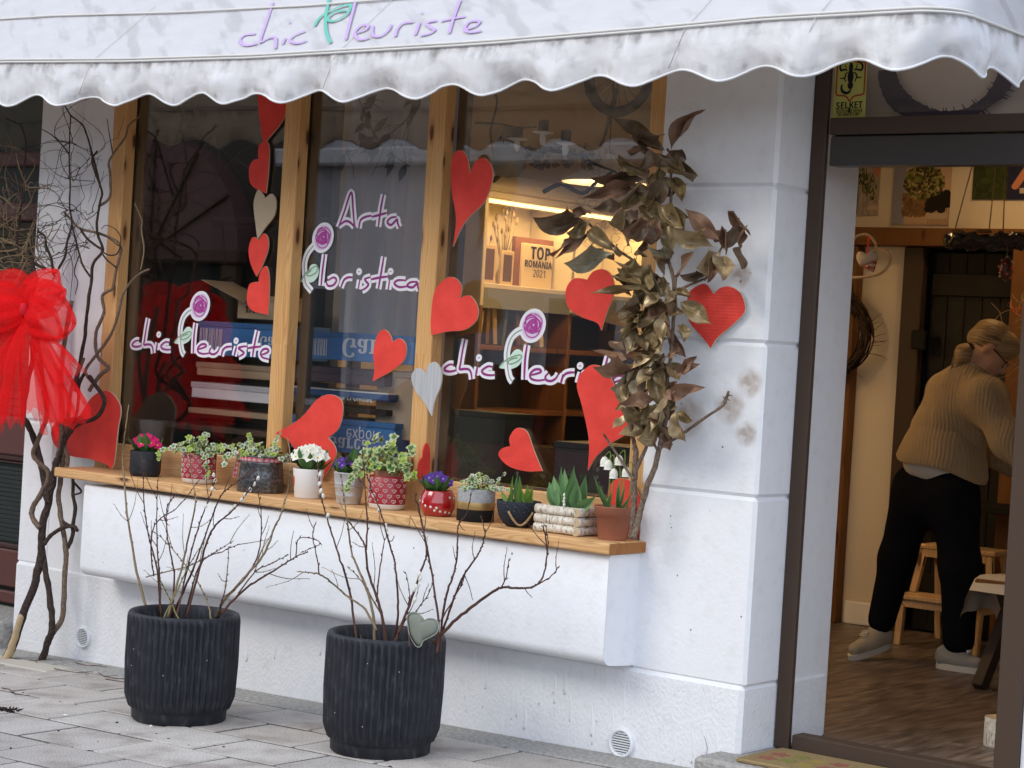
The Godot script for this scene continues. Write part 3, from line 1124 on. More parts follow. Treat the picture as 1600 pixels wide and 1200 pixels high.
	# cloth joints
	for jx in [-2.9, -1.52, 0.02, 0.5]:
		var w := begin(SMOOTH)
		var jn := pts3([jx - 0.05, knots(hem, jx) + 0.05, 0.666, jx, knots(seam, jx), 0.658, jx + 0.03, knots(seam, jx) + 0.3 * slope + 0.004, 0.352])
		tube(w, jn, 0.0016, 0.0016, 4)
		add("cloth_joint", w, welt, a)
	# lettering, painted on the cloth
	var n := Vector3(0, cos(0.75), sin(0.75))
	var ink := mat(lin(0.46, 0.33, 0.58), 0.8, 0.3)
	var green := mat(lin(0.13, 0.43, 0.35), 0.8, 0.3)
	var o := "" # strokes traced as flat pen lines on the sloping cloth
	for q in [
		[-2.0776, 2.5391, 0.5276, -2.1309, 2.536, 0.5308, -2.131, 2.5119, 0.5567, -2.067, 2.4846, 0.586, -2.0126, 2.4906, 0.5795],
		[-2.159, 2.6946, 0.3606, -2.0733, 2.5842, 0.4791, -2.005, 2.4992, 0.5704, -1.9805, 2.5127, 0.5559, -1.9397, 2.5134, 0.5551, -1.8807, 2.4617, 0.6106],
		[-1.8828, 2.5103, 0.5585, -1.8741, 2.4951, 0.5748, -1.8636, 2.4813, 0.5896],
		[-1.807, 2.5385, 0.5282, -1.8441, 2.5199, 0.5481, -1.8413, 2.4962, 0.5735, -1.7859, 2.4801, 0.5909, -1.7478, 2.4912, 0.579],
		[-1.6919, 2.6774, 0.3791, -1.615, 2.58, 0.4836, -1.5372, 2.4826, 0.5881],
		[-1.511, 2.5127, 0.5559, -1.479, 2.5252, 0.5424, -1.4948, 2.5464, 0.5197, -1.5297, 2.5427, 0.5237, -1.5183, 2.5074, 0.5616, -1.4586, 2.4783, 0.5927, -1.4222, 2.4863, 0.5842],
		[-1.4641, 2.5416, 0.5248, -1.4195, 2.4989, 0.5706, -1.3731, 2.4878, 0.5826, -1.3575, 2.5125, 0.5561, -1.3719, 2.5418, 0.5246],
		[-1.2932, 2.4834, 0.5873, -1.3166, 2.5186, 0.5495, -1.3143, 2.5441, 0.5222, -1.269, 2.5456, 0.5206],
		[-1.2345, 2.542, 0.5244, -1.2143, 2.5126, 0.556, -1.1974, 2.485, 0.5856],
		[-1.1535, 2.5455, 0.5206, -1.1969, 2.5383, 0.5284, -1.1597, 2.5178, 0.5504, -1.1208, 2.5015, 0.5678, -1.1355, 2.4857, 0.5848, -1.1701, 2.4807, 0.5902],
		[-1.1276, 2.6334, 0.4263, -1.0825, 2.5552, 0.5103, -1.0348, 2.4827, 0.588],
		[-1.1295, 2.5412, 0.5252, -1.0799, 2.5494, 0.5165, -1.0278, 2.5545, 0.511],
		[-0.9714, 2.4956, 0.5742, -0.9353, 2.5072, 0.5618, -0.9387, 2.5295, 0.5379, -0.9847, 2.5281, 0.5393, -0.9759, 2.4972, 0.5725, -0.934, 2.4811, 0.5898, -0.8883, 2.4853, 0.5853],
		[-1.9489, 2.5872, 0.4759, -1.9434, 2.5854, 0.4778, -1.9415, 2.5868, 0.4763],
		[-1.2717, 2.5886, 0.4744, -1.2668, 2.5868, 0.4763, -1.265, 2.5882, 0.4749]]:
		var sst := begin()
		stroke(sst, cat3(pts3(q), 5), 0.0125, n, 0.0065)
		add("letter", sst, ink, a)
	for q in [
		[-1.867, 2.7112, 0.3428, -1.7681, 2.6015, 0.4606, -1.6819, 2.5254, 0.5422, -1.6022, 2.4718, 0.5998],
		[-1.7808, 2.5591, 0.506, -1.797, 2.6063, 0.4554, -1.7517, 2.6423, 0.4167, -1.695, 2.652, 0.4063, -1.6633, 2.6067, 0.455, -1.7007, 2.5764, 0.4874, -1.7468, 2.5912, 0.4716, -1.7418, 2.6207, 0.4399, -1.6838, 2.6258, 0.4344]]:
		var sst := begin()
		stroke(sst, cat3(pts3(q), 6), 0.0135, n, 0.0065)
		add("flower_mark", sst, green, a)

# ---------------------------------------------------------------- next door
func build_neighbour() -> void:
	var s := thing("neighbouring_shop_door", "closed dark green panelled shop door with red brown rails left of the white pillar", "door", Vector3(-4.8, -0.17, -0.2))
	var red := mat(lin(0.10, 0.036, 0.030), 0.45, 0.45)
	var green := mat(lin(0.020, 0.026, 0.024), 0.5, 0.4)
	var slat := mat(lin(0.045, 0.038, 0.026), 0.7, 0.3)
	add("panel", bx(Vector3(-6.4, -0.05, -0.36), Vector3(-4.0, 2.9, -0.30)), green, s)
	# rails across
	for y in [[-0.03, 0.03], [0.05, 0.235], [0.70, 0.89], [1.86, 1.95], [2.13, 2.2]]:
		add("rail", bx(Vector3(-6.4, y[0], -0.299), Vector3(-4.022, y[1], -0.262), 0.008), red, s)
	for y in [[0.236, 0.262], [0.672, 0.70], [0.66, 0.668]]:
		add("moulding", bx(Vector3(-6.4, y[0], -0.2985), Vector3(-4.022, y[1], -0.272), 0.006), mat(lin(0.05, 0.022, 0.018), 0.5, 0.4), s)
	# roller shutter slats behind the branches
	for k in 24:
		add("shutter_slat", bx(Vector3(-6.4, 0.90 + k * 0.04, -0.299), Vector3(-4.022, 0.936 + k * 0.04, -0.288), 0.006), slat, s)
	for k in 18:
		add("panel_slat", bx(Vector3(-6.4, 0.27 + k * 0.022, -0.299), Vector3(-4.022, 0.290 + k * 0.022, -0.293), 0.003), green, s)
	var g := begin()
	quad(g, Vector3(-6.4, 2.2, -0.27), Vector3(-6.4, 2.9, -0.27), Vector3(-4.03, 2.9, -0.27), Vector3(-4.03, 2.2, -0.27))
	add("fanlight", g, M.glass, s)
	var g2 := begin()
	quad(g2, Vector3(-6.4, 1.955, -0.275), Vector3(-6.4, 2.125, -0.275), Vector3(-4.03, 2.125, -0.275), Vector3(-4.03, 1.955, -0.275))
	add("glass_strip", g2, M.glass, s)
	# the old wall above and beyond
	var w := thing("neighbouring_wall", "plain wall of the neighbouring house above its dark green door", "wall", Vector3(-6, 2.9, -0.3))
	add("upper_wall", bx(Vector3(-12, 2.9, -0.7), Vector3(-4.022, 9, -0.06)), M.cream_wall, w)
	add("side_wall", bx(Vector3(-12, -0.5, -0.7), Vector3(-6.4, 2.9, -0.06)), M.cream_wall, w)
	var st := add("neighbour_step", bx(Vector3(-6.2, -0.6, -0.40), Vector3(-4.024, -0.05, 0.06), 0.012), M.edging)
	tag(st, "worn concrete doorstep below the dark green door", "step")
	var st2 := add("lower_step", bx(Vector3(-6.2, -0.6, -0.40), Vector3(-4.026, -0.125, 0.10), 0.012), M.edging)
	tag(st2, "lower concrete ledge under the neighbour's doorstep", "step")

# ---------------------------------------------------------------- across the street (seen as reflections)
func build_street() -> void:
	var far := thing("terraced_house", "pale ochre house across the street with arched attic gable and dark windows", "building", Vector3(-9, -0.3, 11))
	var f1 := mat(lin(0.085, 0.075, 0.06), 0.9, 0.2)
	var f2 := mat(lin(0.40, 0.38, 0.40), 0.9, 0.2)
	var trim := mat(lin(0.55, 0.53, 0.52), 0.9, 0.2)
	var dk := mat(lin(0.02, 0.025, 0.03), 0.2, 0.5)
	add("wall", bx(Vector3(-13.0, -0.6, 10.5), Vector3(-7.4, 5.6, 14)), f2, far)
	add("cornice", bx(Vector3(-13.1, 3.3, 10.3), Vector3(-7.4, 3.5, 10.499), 0.03), trim, far)
	add("roof", bx(Vector3(-13.2, 5.6, 10.2), Vector3(-7.3, 5.9, 14.2), 0.05), mat(lin(0.16, 0.08, 0.06), 0.9, 0.2), far)
	for x in [-12.3, -10.4, -8.6]:
		for y in [0.6, 3.9]:
			var w := add("window", bx(Vector3(x - 0.5, y, 10.43), Vector3(x + 0.5, y + 1.4, 10.499)), trim, far)
			add("pane", bx(Vector3(x - 0.42, y + 0.08, 10.42), Vector3(x + 0.42, y + 1.32, 10.429)), dk, w)
	var h2 := thing("corner_house", "blue grey house across the street with tall white window surrounds", "building", Vector3(-4, -0.3, 11))
	add("wall", bx(Vector3(-7.35, -0.6, 10.6), Vector3(-1.2, 5.9, 14)), mat(lin(0.36, 0.38, 0.43), 0.9, 0.2), h2)
	for x in [-6.3, -4.6, -2.9]:
		for y in [0.5, 3.3]:
			var w := add("window", bx(Vector3(x - 0.48, y, 10.52), Vector3(x + 0.48, y + 1.7, 10.599)), trim, h2)
			add("pane", bx(Vector3(x - 0.4, y + 0.08, 10.51), Vector3(x + 0.4, y + 1.62, 10.519)), dk, w)
	var h3 := thing("green_gate_house", "brown house across the street with a dark green carriage gate", "building", Vector3(-17, -0.5, 11))
	add("wall", bx(Vector3(-24, -0.8, 10.6), Vector3(-13.05, 4.8, 14)), f1, h3)
	add("gate", bx(Vector3(-16.4, -0.6, 10.4), Vector3(-13.6, 2.2, 10.599), 0.03), mat(lin(0.012, 0.022, 0.018), 0.6, 0.3), h3)
	var arch := begin()
	var ap := PackedVector2Array()
	for k in 25:
		ap.append(Vector2(-15.0 + 1.5 * cos(PI * k / 24.0), 2.3 + 1.35 * sin(PI * k / 24.0)))
	prism(arch, ap, 10.3, 10.59)
	add("lunette", arch, mat(lin(0.16, 0.085, 0.08), 0.8, 0.3), h3)
	for k in 5:
		var rb := begin()
		var an := PI * (k + 1) / 6.0
		beam(rb, Vector3(-15.0, 2.3, 10.28), Vector3(-15.0 + 1.5 * cos(an), 2.3 + 1.35 * sin(an), 10.28), 0.05, 0.05)
		add("lunette_bar", rb, mat(lin(0.11, 0.075, 0.055), 0.8, 0.3), h3)
	add("gate_rail", bx(Vector3(-16.7, 2.16, 10.2), Vector3(-13.4, 2.34, 10.39), 0.03), mat(lin(0.10, 0.055, 0.04), 0.7, 0.3), h3)
	for gx in [-16.6, -15.05, -13.6]:
		add("gate_post", bx(Vector3(gx - 0.12, -0.6, 10.25), Vector3(gx + 0.12, 2.15, 10.39), 0.02), mat(lin(0.10, 0.06, 0.035), 0.7, 0.3), h3)
	add("roof", bx(Vector3(-24, 4.8, 10.2), Vector3(-13.0, 5.1, 14.2)), mat(lin(0.14, 0.07, 0.05), 0.9, 0.2), h3)
	# parked dark red car
	var car := thing("parked_car", "dark red hatchback parked at the kerb facing the shop window", "car", Vector3(-4.0, -0.2, 3.9))
	var paint := mat(lin(0.13, 0.012, 0.016), 0.25, 0.5)
	paint.clearcoat_enabled = true
	paint.clearcoat = 0.8
	paint.clearcoat_roughness = 0.05
	var body := begin(SMOOTH)
	body.set_smooth_group(FLAT)
	var y0 := ground_y(-4.0) - 0.03
	prism(body, loop2(pts2([-6.0, y0 + 0.3, -6.05, y0 + 0.7, -5.9, y0 + 0.92, -4.9, y0 + 1.0, -2.3, y0 + 1.0, -2.0, y0 + 0.8, -1.98, y0 + 0.35, -2.3, y0 + 0.22, -5.7, y0 + 0.22]), 3), 3.05, 4.7, Basis(), Vector3.ZERO)
	add("body", body, paint, car)
	var top := begin()
	prism(top, loop2(pts2([-5.05, y0 + 0.99, -4.35, y0 + 1.40, -3.9, y0 + 1.46, -2.9, y0 + 1.45, -2.35, y0 + 1.3, -2.2, y0 + 0.99]), 3, [0, 5]), 3.15, 4.6)
	add("glasshouse", top, mat(lin(0.01, 0.012, 0.012), 0.06, 0.5), car)
	var rf := begin()
	prism(rf, loop2(pts2([-4.5, y0 + 1.36, -3.9, y0 + 1.485, -2.9, y0 + 1.475, -2.3, y0 + 1.33, -2.9, y0 + 1.41, -3.9, y0 + 1.42]), 2, [0, 3]), 3.13, 4.62)
	add("roof", rf, paint, car)
	for x in [-5.15, -3.55, -2.45]:
		var p := begin()
		beam(p, Vector3(x, y0 + 0.98, 3.14), Vector3(x + (0.75 if x < -5 else 0.05), y0 + 1.43, 3.17), 0.06, 0.04)
		add("pillar", p, paint, car)
	for x in [-5.2, -2.75]:
		for z in [3.12, 4.62]:
			var wh := begin(SMOOTH)
			var bs := Basis(Vector3.RIGHT, PI / 2)
			lathe(wh, [0.0, -0.09, 0.2, -0.09, 0.29, -0.09, 0.31, -0.05, 0.31, 0.05, 0.29, 0.09, 0.2, 0.09, 0.0, 0.09], Vector3(x, y0 + 0.31, z), 24, [], 1.0, bs)
			var wo := add("wheel", wh, mat(lin(0.015, 0.015, 0.015), 0.8, 0.3), car)
			var rim := begin(SMOOTH)
			lathe(rim, [0.0, -0.1, 0.19, -0.095, 0.2, -0.092], Vector3(x, y0 + 0.31, z), 20, [], 1.0, bs)
			add("rim", rim, mat(lin(0.5, 0.5, 0.5), 0.3, 0.5, 0.8), wo)
	for x in [-6.03, -2.0]:
		add("headlight" if x < -4 else "tail_light", bx(Vector3(x - 0.02, y0 + 0.65, 3.12), Vector3(x + 0.03, y0 + 0.8, 3.4), 0.01), mat(Color(0.8, 0.8, 0.8) if x < -4 else Color(0.5, 0.02, 0.02), 0.2, 0.5), car)

# ---------------------------------------------------------------- room seen through the doorway
func lamp(called: String, label: String, at: Vector3, r: float, power: float) -> void:
	var t := thing(called, label, "lamp", at, "enamel pendant lamps")
	var sh := begin(SMOOTH)
	lathe(sh, [0.018, 0.13, 0.03, 0.115, 0.045, 0.09, r * 0.6, 0.05, r, 0.0, r, -0.006, r * 0.97, -0.004, r * 0.58, 0.044, 0.04, 0.082, 0.0, 0.085], at, 40)
	add("lamp_shade", sh, M.white_gloss, t)
	var c := begin(SMOOTH)
	tube(c, pts3([at.x, at.y + 0.12, at.z, at.x, 2.95, at.z]), 0.003, 0.003, 5)
	add("cord", c, M.black_matt, t)
	var b := begin(SMOOTH)
	lathe(b, [0.0, -0.052, 0.025, -0.045, 0.04, -0.02, 0.042, 0.0, 0.03, 0.03, 0.016, 0.05, 0.014, 0.085], at + Vector3(0, 0.028, 0), 20)
	var em := mat(Color(1, 0.9, 0.7), 0.5)
	em.emission_enabled = true
	em.emission = Color(1.0, 0.80, 0.50)
	em.emission_energy_multiplier = 4.0
	add("light_bulb", b, em, t)
	var l := OmniLight3D.new()
	l.name = "lamp_light"
	l.light_color = Color(1.0, 0.80, 0.53)
	l.light_energy = power
	l.light_size = 0.04
	l.omni_range = 12.0
	l.omni_attenuation = 2.0
	l.shadow_enabled = true
	t.add_child(l, true)
	l.position = Vector3(0, 0.02, 0)

func build_interior() -> void:
	var s := get_node("shop_building") as Node3D
	var r := part("shop_room", s)
	# floor boards run away from the door
	var k := 0
	for i in 20:
		var x0 := -2.42 + i * 0.2
		var z := -0.30
		var off := fmod(i * 0.47, 1.2)
		var cut := [-0.302]
		var zz := -0.302 - off
		while zz > -3.7:
			if zz < -0.5:
				cut.append(zz)
			zz -= 1.2
		cut.append(-5.2)
		for j in cut.size() - 1:
			add("floor_board", bx(Vector3(x0 + 0.0008, -0.03, cut[j + 1] + 0.0008), Vector3(x0 + 0.1992, -0.001 - 0.0006 * ((i + j) % 3), cut[j] - 0.0008), 0.0015), M.laminate, r)
	add("sub_floor", bx(Vector3(-4.02, -0.35, -5.3), Vector3(1.9, -0.032, -0.61)), M.inner_wall, r)
	add("ceiling", bx(Vector3(-4.1, 2.96, -5.3), Vector3(1.9, 3.06, -0.70)), M.inner_wall, r)
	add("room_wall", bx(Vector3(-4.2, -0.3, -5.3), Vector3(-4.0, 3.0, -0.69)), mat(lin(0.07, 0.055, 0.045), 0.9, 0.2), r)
	add("room_wall", bx(Vector3(1.9, -0.3, -5.4), Vector3(2.05, 9.0, -0.05)), M.inner_wall, r)
	add("room_wall", bx(Vector3(-4.2, -0.3, -5.4), Vector3(2.05, 3.0, -5.25)), M.inner_wall, r)
	add("room_wall", bx(Vector3(-4.0, -0.3, -0.63), Vector3(-0.3, 0.64, -0.60)), M.inner_wall, r)
	add("display_shelf", bx(Vector3(-3.79, 0.64, -0.75), Vector3(-0.565, 0.69, -0.17), 0.003), M.inner_wood, r)
	# back wall with doorway
	add("back_wall", bx(Vector3(-4.0, 0, -3.85), Vector3(-1.40, 2.96, -3.70)), M.cream_wall, r)
	add("back_wall", bx(Vector3(-1.40, 2.05, -3.85), Vector3(1.9, 2.96, -3.70)), M.cream_wall, r)
	add("back_wall", bx(Vector3(-0.60, 0, -3.85), Vector3(1.9, 2.05, -3.70)), M.cream_wall, r)
	add("skirting_board", bx(Vector3(-1.62, 0, -3.70), Vector3(-1.385, 0.12, -3.675), 0.004), M.inner_wall, r)
	add("skirting_board", bx(Vector3(-0.0655, 0.0, -0.615), Vector3(-0.035, 0.115, -0.302), 0.004), M.inner_wall, r)
	add("skirting_board", bx(Vector3(-0.3, 0.0, -0.64), Vector3(-0.036, 0.115, -0.616), 0.004), M.inner_wall, r)
	add("wooden_post", bx(Vector3(-1.78, 0, -3.699), Vector3(-1.64, 2.04, -3.62), 0.004), M.inner_wood, r)
	add("wooden_beam", bx(Vector3(-1.80, 2.042, -3.699), Vector3(-0.3, 2.138, -3.60), 0.004), M.inner_wood, r)
	add("door_casing", bx(Vector3(-1.385, 0, -3.72), Vector3(-1.27, 2.04, -3.66), 0.006), mat(lin(0.05, 0.032, 0.022), 0.6, 0.4), r)
	var dr := part("inner_door", r)
	var dd := mat(Color(1, 1, 1), 0.6, 0.4)
	dd.albedo_texture = noise_tex(131, 0.01, ramp([0.0, lin(0.005, 0.004, 0.0035), 1.0, lin(0.010, 0.0075, 0.006)]), 4, 256)
	tri_map(dd, Vector3(2, 0.4, 2))
	for i in 6:
		add("door_board", bx(Vector3(-1.265 + i * 0.1, 0.01, -3.79), Vector3(-1.168 + i * 0.1, 2.02, -3.765), 0.003), dd, dr)
	for y in [0.25, 1.05, 1.85]:
		add("door_ledge", bx(Vector3(-1.255, y - 0.06, -3.764), Vector3(-0.68, y + 0.06, -3.744), 0.004), dd, dr)
	add("latch", bx(Vector3(-1.30, 1.50, -3.66), Vector3(-1.22, 1.60, -3.63), 0.006), M.black_matt, dr)
	add("latch", bx(Vector3(-1.30, 0.62, -3.66), Vector3(-1.22, 0.72, -3.63), 0.006), M.black_matt, dr)
	add("wooden_plank", bx(Vector3(-0.74, 0, -3.66), Vector3(-0.60, 2.04, -3.60), 0.004), M.inner_wood, r)
	# partition behind the middle post, carrying the lit shelves
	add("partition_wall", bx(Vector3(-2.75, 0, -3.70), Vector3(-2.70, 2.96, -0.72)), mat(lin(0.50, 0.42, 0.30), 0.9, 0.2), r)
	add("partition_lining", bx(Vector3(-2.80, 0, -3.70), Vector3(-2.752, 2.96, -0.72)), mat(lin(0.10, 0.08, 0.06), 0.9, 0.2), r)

	# pendants
	lamp("pendant_lamp", "lit white enamel pendant lamp glowing behind the dried leaves in the window", Vector3(-1.80, 2.165, -1.5), 0.215, 0.36)
	lamp("pendant_lamp", "small lit pendant lamp half hidden by the dried branch above the upper red heart", Vector3(-1.56, 1.80, -1.75), 0.10, 0.2)
	lamp("pendant_lamp", "pendant lamp over the work table behind the door lintel", Vector3(-0.45, 2.62, -3.0), 0.18, 0.2)

	# prints on the back wall
	photo_print("photo_print", "narrow framed photo of a hand with trailing greenery beside a pale dress", Vector3(-1.74, 2.21, -3.698), Vector3(-1.57, 2.56, -3.69), 0)
	photo_print("photo_print", "framed photo of a green bouquet in a woven basket, middle of the three prints", Vector3(-1.487, 2.16, -3.698), Vector3(-1.15, 2.58, -3.69), 1)
	photo_print("photo_print", "photo print of a person in dark blue holding a red and white bouquet", Vector3(-1.028, 2.295, -3.698), Vector3(-0.60, 2.70, -3.69), 2)

	# twig wreath on the wooden post
	var w := thing("twig_wreath", "dark round wreath of bare twigs on the inner wooden post", "wreath", Vector3(-1.72, 1.555, -3.56))
	rng.seed = 77
	for i in 80:
		var p := PackedVector3Array()
		var a0 := rng.randf() * TAU
		var span := rng.randf_range(1.4, 3.6)
		var rr := 0.195 + rng.randf_range(-0.034, 0.034)
		var zz := rng.randf_range(-0.03, 0.05)
		for j in 14:
			var an := a0 + span * j / 13.0
			var wob := rr + 0.012 * sin(an * 3.0 + i)
			p.append(Vector3(-1.72 + wob * cos(an), 1.555 + wob * 1.05 * sin(an), -3.56 + zz + 0.012 * sin(an * 2.0 + i)))
		var st := begin(SMOOTH)
		tube(st, p, 0.0055, 0.003, 5)
		add("twig", st, [M.bark, M.soil, M.bark][i % 3], w)
	for i in 30:
		var an := rng.randf() * TAU
		var b := Vector3(-1.72 + 0.2 * cos(an), 1.555 + 0.21 * sin(an), -3.55)
		var d := Vector3(cos(an + rng.randf_range(0.3, 1.1)), sin(an + rng.randf_range(0.3, 1.1)) - 0.25, 0.1) * rng.randf_range(0.07, 0.17)
		var st := begin(SMOOTH)
		tube(st, cat3(PackedVector3Array([b, b + d * 0.5 + Vector3(rng.randf_range(-0.01, 0.01), 0.008, 0), b + d]), 3), 0.002, 0.001, 4)
		add("loose_twig", st, M.twig, w)

	# wire heart with a stuffed heart inside
	var hc := Vector3(-0.662, 1.883, -1.9)
	var h := thing("wire_heart", "cream wrapped wire heart hanging inside the doorway", "heart", hc)
	var ring := loop2(pts2([-0.6941, 1.969, -0.7173, 1.9581, -0.7351, 1.9257, -0.7385, 1.8829, -0.7387, 1.8401, -0.7376, 1.7802, -0.6929, 1.7814, -0.6298, 1.7887, -0.5833, 1.8011, -0.5501, 1.8301, -0.5367, 1.8621, -0.5464, 1.89, -0.5712, 1.9072, -0.6067, 1.9101, -0.6148, 1.9347, -0.6421, 1.964, -0.6682, 1.9743]), 3, [5])
	var p3 := PackedVector3Array()
	for q in ring:
		p3.append(Vector3(q.x, q.y, -1.9))
	var st := begin(SMOOTH)
	tube(st, p3, 0.0062, 0.0062, 7, 0.06, true)
	add("wire", st, mat(lin(0.56, 0.43, 0.27), 0.8, 0.3), h)
	var rib := begin()
	stroke(rib, pts3([-0.642, 1.965, -1.885, -0.643, 1.926, -1.885, -0.644, 1.877, -1.885]), 0.009, Vector3.BACK, 0.0)
	add("ribbon", rib, M.heart_red, h)
	var sh := thing("stuffed_heart", "small stuffed cloth heart with red gingham tip inside the wire heart", "heart", hc + Vector3(0, -0.02, 0.02))
	var up := loop2(pts2([-0.6424, 1.8726, -0.6226, 1.8942, -0.6017, 1.8995, -0.5901, 1.8807, -0.5923, 1.856, -0.6616, 1.8298, -0.6824, 1.8435, -0.6945, 1.8681, -0.6897, 1.8894, -0.6702, 1.8955]), 3)
	var dn := loop2(pts2([-0.5923, 1.8553, -0.5998, 1.8276, -0.6045, 1.8049, -0.6328, 1.8142, -0.6608, 1.8291]), 2, [0, 2, 4])
	pillow(sh, "cloth_top", up, -1.88, 0.022, mat(lin(0.62, 0.55, 0.46), 0.9, 0.2))
	var gm := mat(Color(1, 1, 1), 0.9, 0.2)
	gm.albedo_texture = noise_img(64, 64, func(x: int, y: int) -> Color:
		var a := 0.5 if (x / 16) % 2 else 0.0
		var b := 0.5 if (y / 16) % 2 else 0.0
		return lin(0.65, 0.55, 0.48).lerp(lin(0.36, 0.04, 0.03), a + b))
	tri_map(gm, Vector3.ONE * 22.0)
	pillow(sh, "gingham_tip", dn, -1.88, 0.022, gm)

	# hanging tray of bark, its cords, and the glowing bauble
	var tc := Vector3(-0.139, 1.959, -2.05)
	var ty := thing("bark_wreath", "dark bark and foil table wreath hung on cords near the door top", "wreath", tc)
	rng.seed = 91
	for i in 26:
		var p := PackedVector3Array()
		var a0 := rng.randf() * TAU
		for j in 7:
			var an := a0 + 1.1 * j / 6.0
			var rr := 0.17 + 0.02 * sin(i * 1.7)
			p.append(tc + Vector3(rr * cos(an), rng.randf_range(-0.022, 0.026), rr * sin(an)))
		st = begin(SMOOTH)
		tube(st, p, 0.02, 0.012, 6, 0.25)
		add("bark_piece", st, [M.bark, mat(lin(0.02, 0.018, 0.017), 0.25, 0.5)][i % 2], ty)
	for i in 6:
		var an := TAU * i / 6.0 + 0.3
		st = begin(SMOOTH)
		lathe(st, [0.0, 0.014, 0.03, 0.012, 0.04, 0.0, 0.0, -0.004], tc + Vector3(0.15 * cos(an), 0.03, 0.15 * sin(an)), 10, [], 0.6)
		add("wood_slice", st, M.inner_wood, ty)
	for a in [2.6, 1.2, 4.6]:
		st = begin(SMOOTH)
		tube(st, PackedVector3Array([tc + Vector3(0.16 * cos(a), 0.02, 0.16 * sin(a)), tc + Vector3(0.03, 0.95, 0)]), 0.003, 0.003, 5)
		add("cord", st, M.rope, ty)
	var oc := Vector3(-0.037, 1.839, -2)
	var ob := thing("bauble", "little egg-shaped bauble of orange and red glass hanging under the bark wreath", "ornament", oc)
	st = begin(SMOOTH)
	lathe(st, [0.0, -0.055, 0.015, -0.04, 0.028, -0.005, 0.024, 0.03, 0.01, 0.05, 0.0, 0.055], oc, 16)
	add("shell", st, mat(lin(0.06, 0.012, 0.008), 0.3, 0.5), ob)
	for i in 16:
		var an := i * 2.4
		var y := -0.035 + i * 0.0052
		var rr := 0.030 * sqrt(maxf(0.1, 1.0 - pow(y / 0.055, 2)))
		st = begin(SMOOTH)
		lathe(st, [0.0, -0.007, 0.007, 0.0, 0.0, 0.007], oc + Vector3(rr * cos(an), y, rr * sin(an)), 8)
		add("bead", st, mat([lin(0.75, 0.14, 0.05), lin(0.8, 0.5, 0.25), lin(0.6, 0.04, 0.03)][i % 3], 0.2, 0.6), ob)
	st = begin(SMOOTH)
	tube(st, PackedVector3Array([oc + Vector3(0, 0.05, 0), oc + Vector3(0, 0.14, 0)]), 0.0015, 0.0015, 4)
	add("cord", st, M.rope, ob)
	# straw bundle at the right
	var sc := Vector3(-0.545, 1.602, -3.3)
	var sb := thing("straw_bundle", "bundle of tangled pale straw and red stems beside the person's head", "dried flowers", sc)
	rng.seed = 14
	for i in 70:
		var p := PackedVector3Array()
		var q := sc + Vector3(rng.randf_range(-0.07, 0.14), rng.randf_range(-0.17, 0.2), rng.randf_range(-0.08, 0.08))
		var d := Vector3(rng.randf_range(-1, 1), rng.randf_range(-1, 1), rng.randf_range(-1, 1)).normalized()
		for j in 6:
			p.append(q)
			q += d * 0.03
			d = (d + Vector3(rng.randf_range(-1, 1), rng.randf_range(-1, 1), rng.randf_range(-1, 1)) * 0.7).normalized()
		st = begin(SMOOTH)
		tube(st, p, 0.002, 0.0012, 4)
		add("straw", st, M.heart_red if i % 9 == 0 else M.rope, sb)

	# step stool
	var sx := -1.05
	var sz := -3.17
	var so := thing("step_stool", "plain beech two-step stool behind the person's legs", "stool", Vector3(-0.8, 0, -3.3))
	var swd := M.stool_wood as Material
	add("tread", bx(Vector3(sx - 0.01, 0.235, sz - 0.20), Vector3(sx + 0.47, 0.258, sz + 0.02), 0.004), swd, so)
	add("seat", bx(Vector3(sx + 0.03, 0.485, sz - 0.36), Vector3(sx + 0.45, 0.508, sz - 0.14), 0.004), swd, so)
	for e in [0.0, 0.42]:
		st = begin()
		beam(st, Vector3(sx + e + 0.02, 0, sz), Vector3(sx + e + 0.02, 0.235, sz - 0.03), 0.035, 0.032)
		add("leg", st, swd, so)
		st = begin()
		beam(st, Vector3(sx + e + 0.02, 0.26, sz - 0.14), Vector3(lerpf(sx + e + 0.02, sx + 0.24, 0.15), 0.485, sz - 0.17), 0.035, 0.032)
		add("leg", st, swd, so)
		st = begin()
		beam(st, Vector3(sx + e + 0.02, 0, sz - 0.46), Vector3(lerpf(sx + e + 0.02, sx + 0.24, 0.15), 0.485, sz - 0.33), 0.035, 0.032)
		add("leg", st, swd, so)
		st = begin()
		beam(st, Vector3(sx + e + 0.02, 0.215, sz - 0.02), Vector3(sx + e + 0.02, 0.215, sz - 0.40), 0.02, 0.035)
		add("side_rail", st, swd, so)
	add("apron", bx(Vector3(sx + 0.04, 0.195, sz - 0.015), Vector3(sx + 0.42, 0.234, sz + 0.003), 0.002), swd, so)
	add("apron", bx(Vector3(sx + 0.06, 0.445, sz - 0.165), Vector3(sx + 0.40, 0.484, sz - 0.147), 0.002), swd, so)

	# bench under a cloth, trestle legs
	var dk := mat(lin(0.035, 0.022, 0.016), 0.6, 0.4)
	var bt := thing("trestle_bench", "dark wooden bench on crossed trestle legs by the right door jamb", "bench", Vector3(0.2, 0, -2.4))
	add("bench_top", bx(Vector3(-0.22, 0.445, -2.62), Vector3(1.1, 0.475, -2.28), 0.004), M.inner_wood, bt)
	for x in [-0.14, 0.9]:
		st = begin()
		beam(st, Vector3(x, 0.0, -2.22), Vector3(x, 0.445, -2.58), 0.05, 0.07)
		add("leg", st, dk, bt)
		st = begin()
		beam(st, Vector3(x + 0.052, 0.0, -2.66), Vector3(x + 0.052, 0.445, -2.30), 0.05, 0.07)
		add("leg", st, dk, bt)
	st = begin(SMOOTH)
	var pr := []
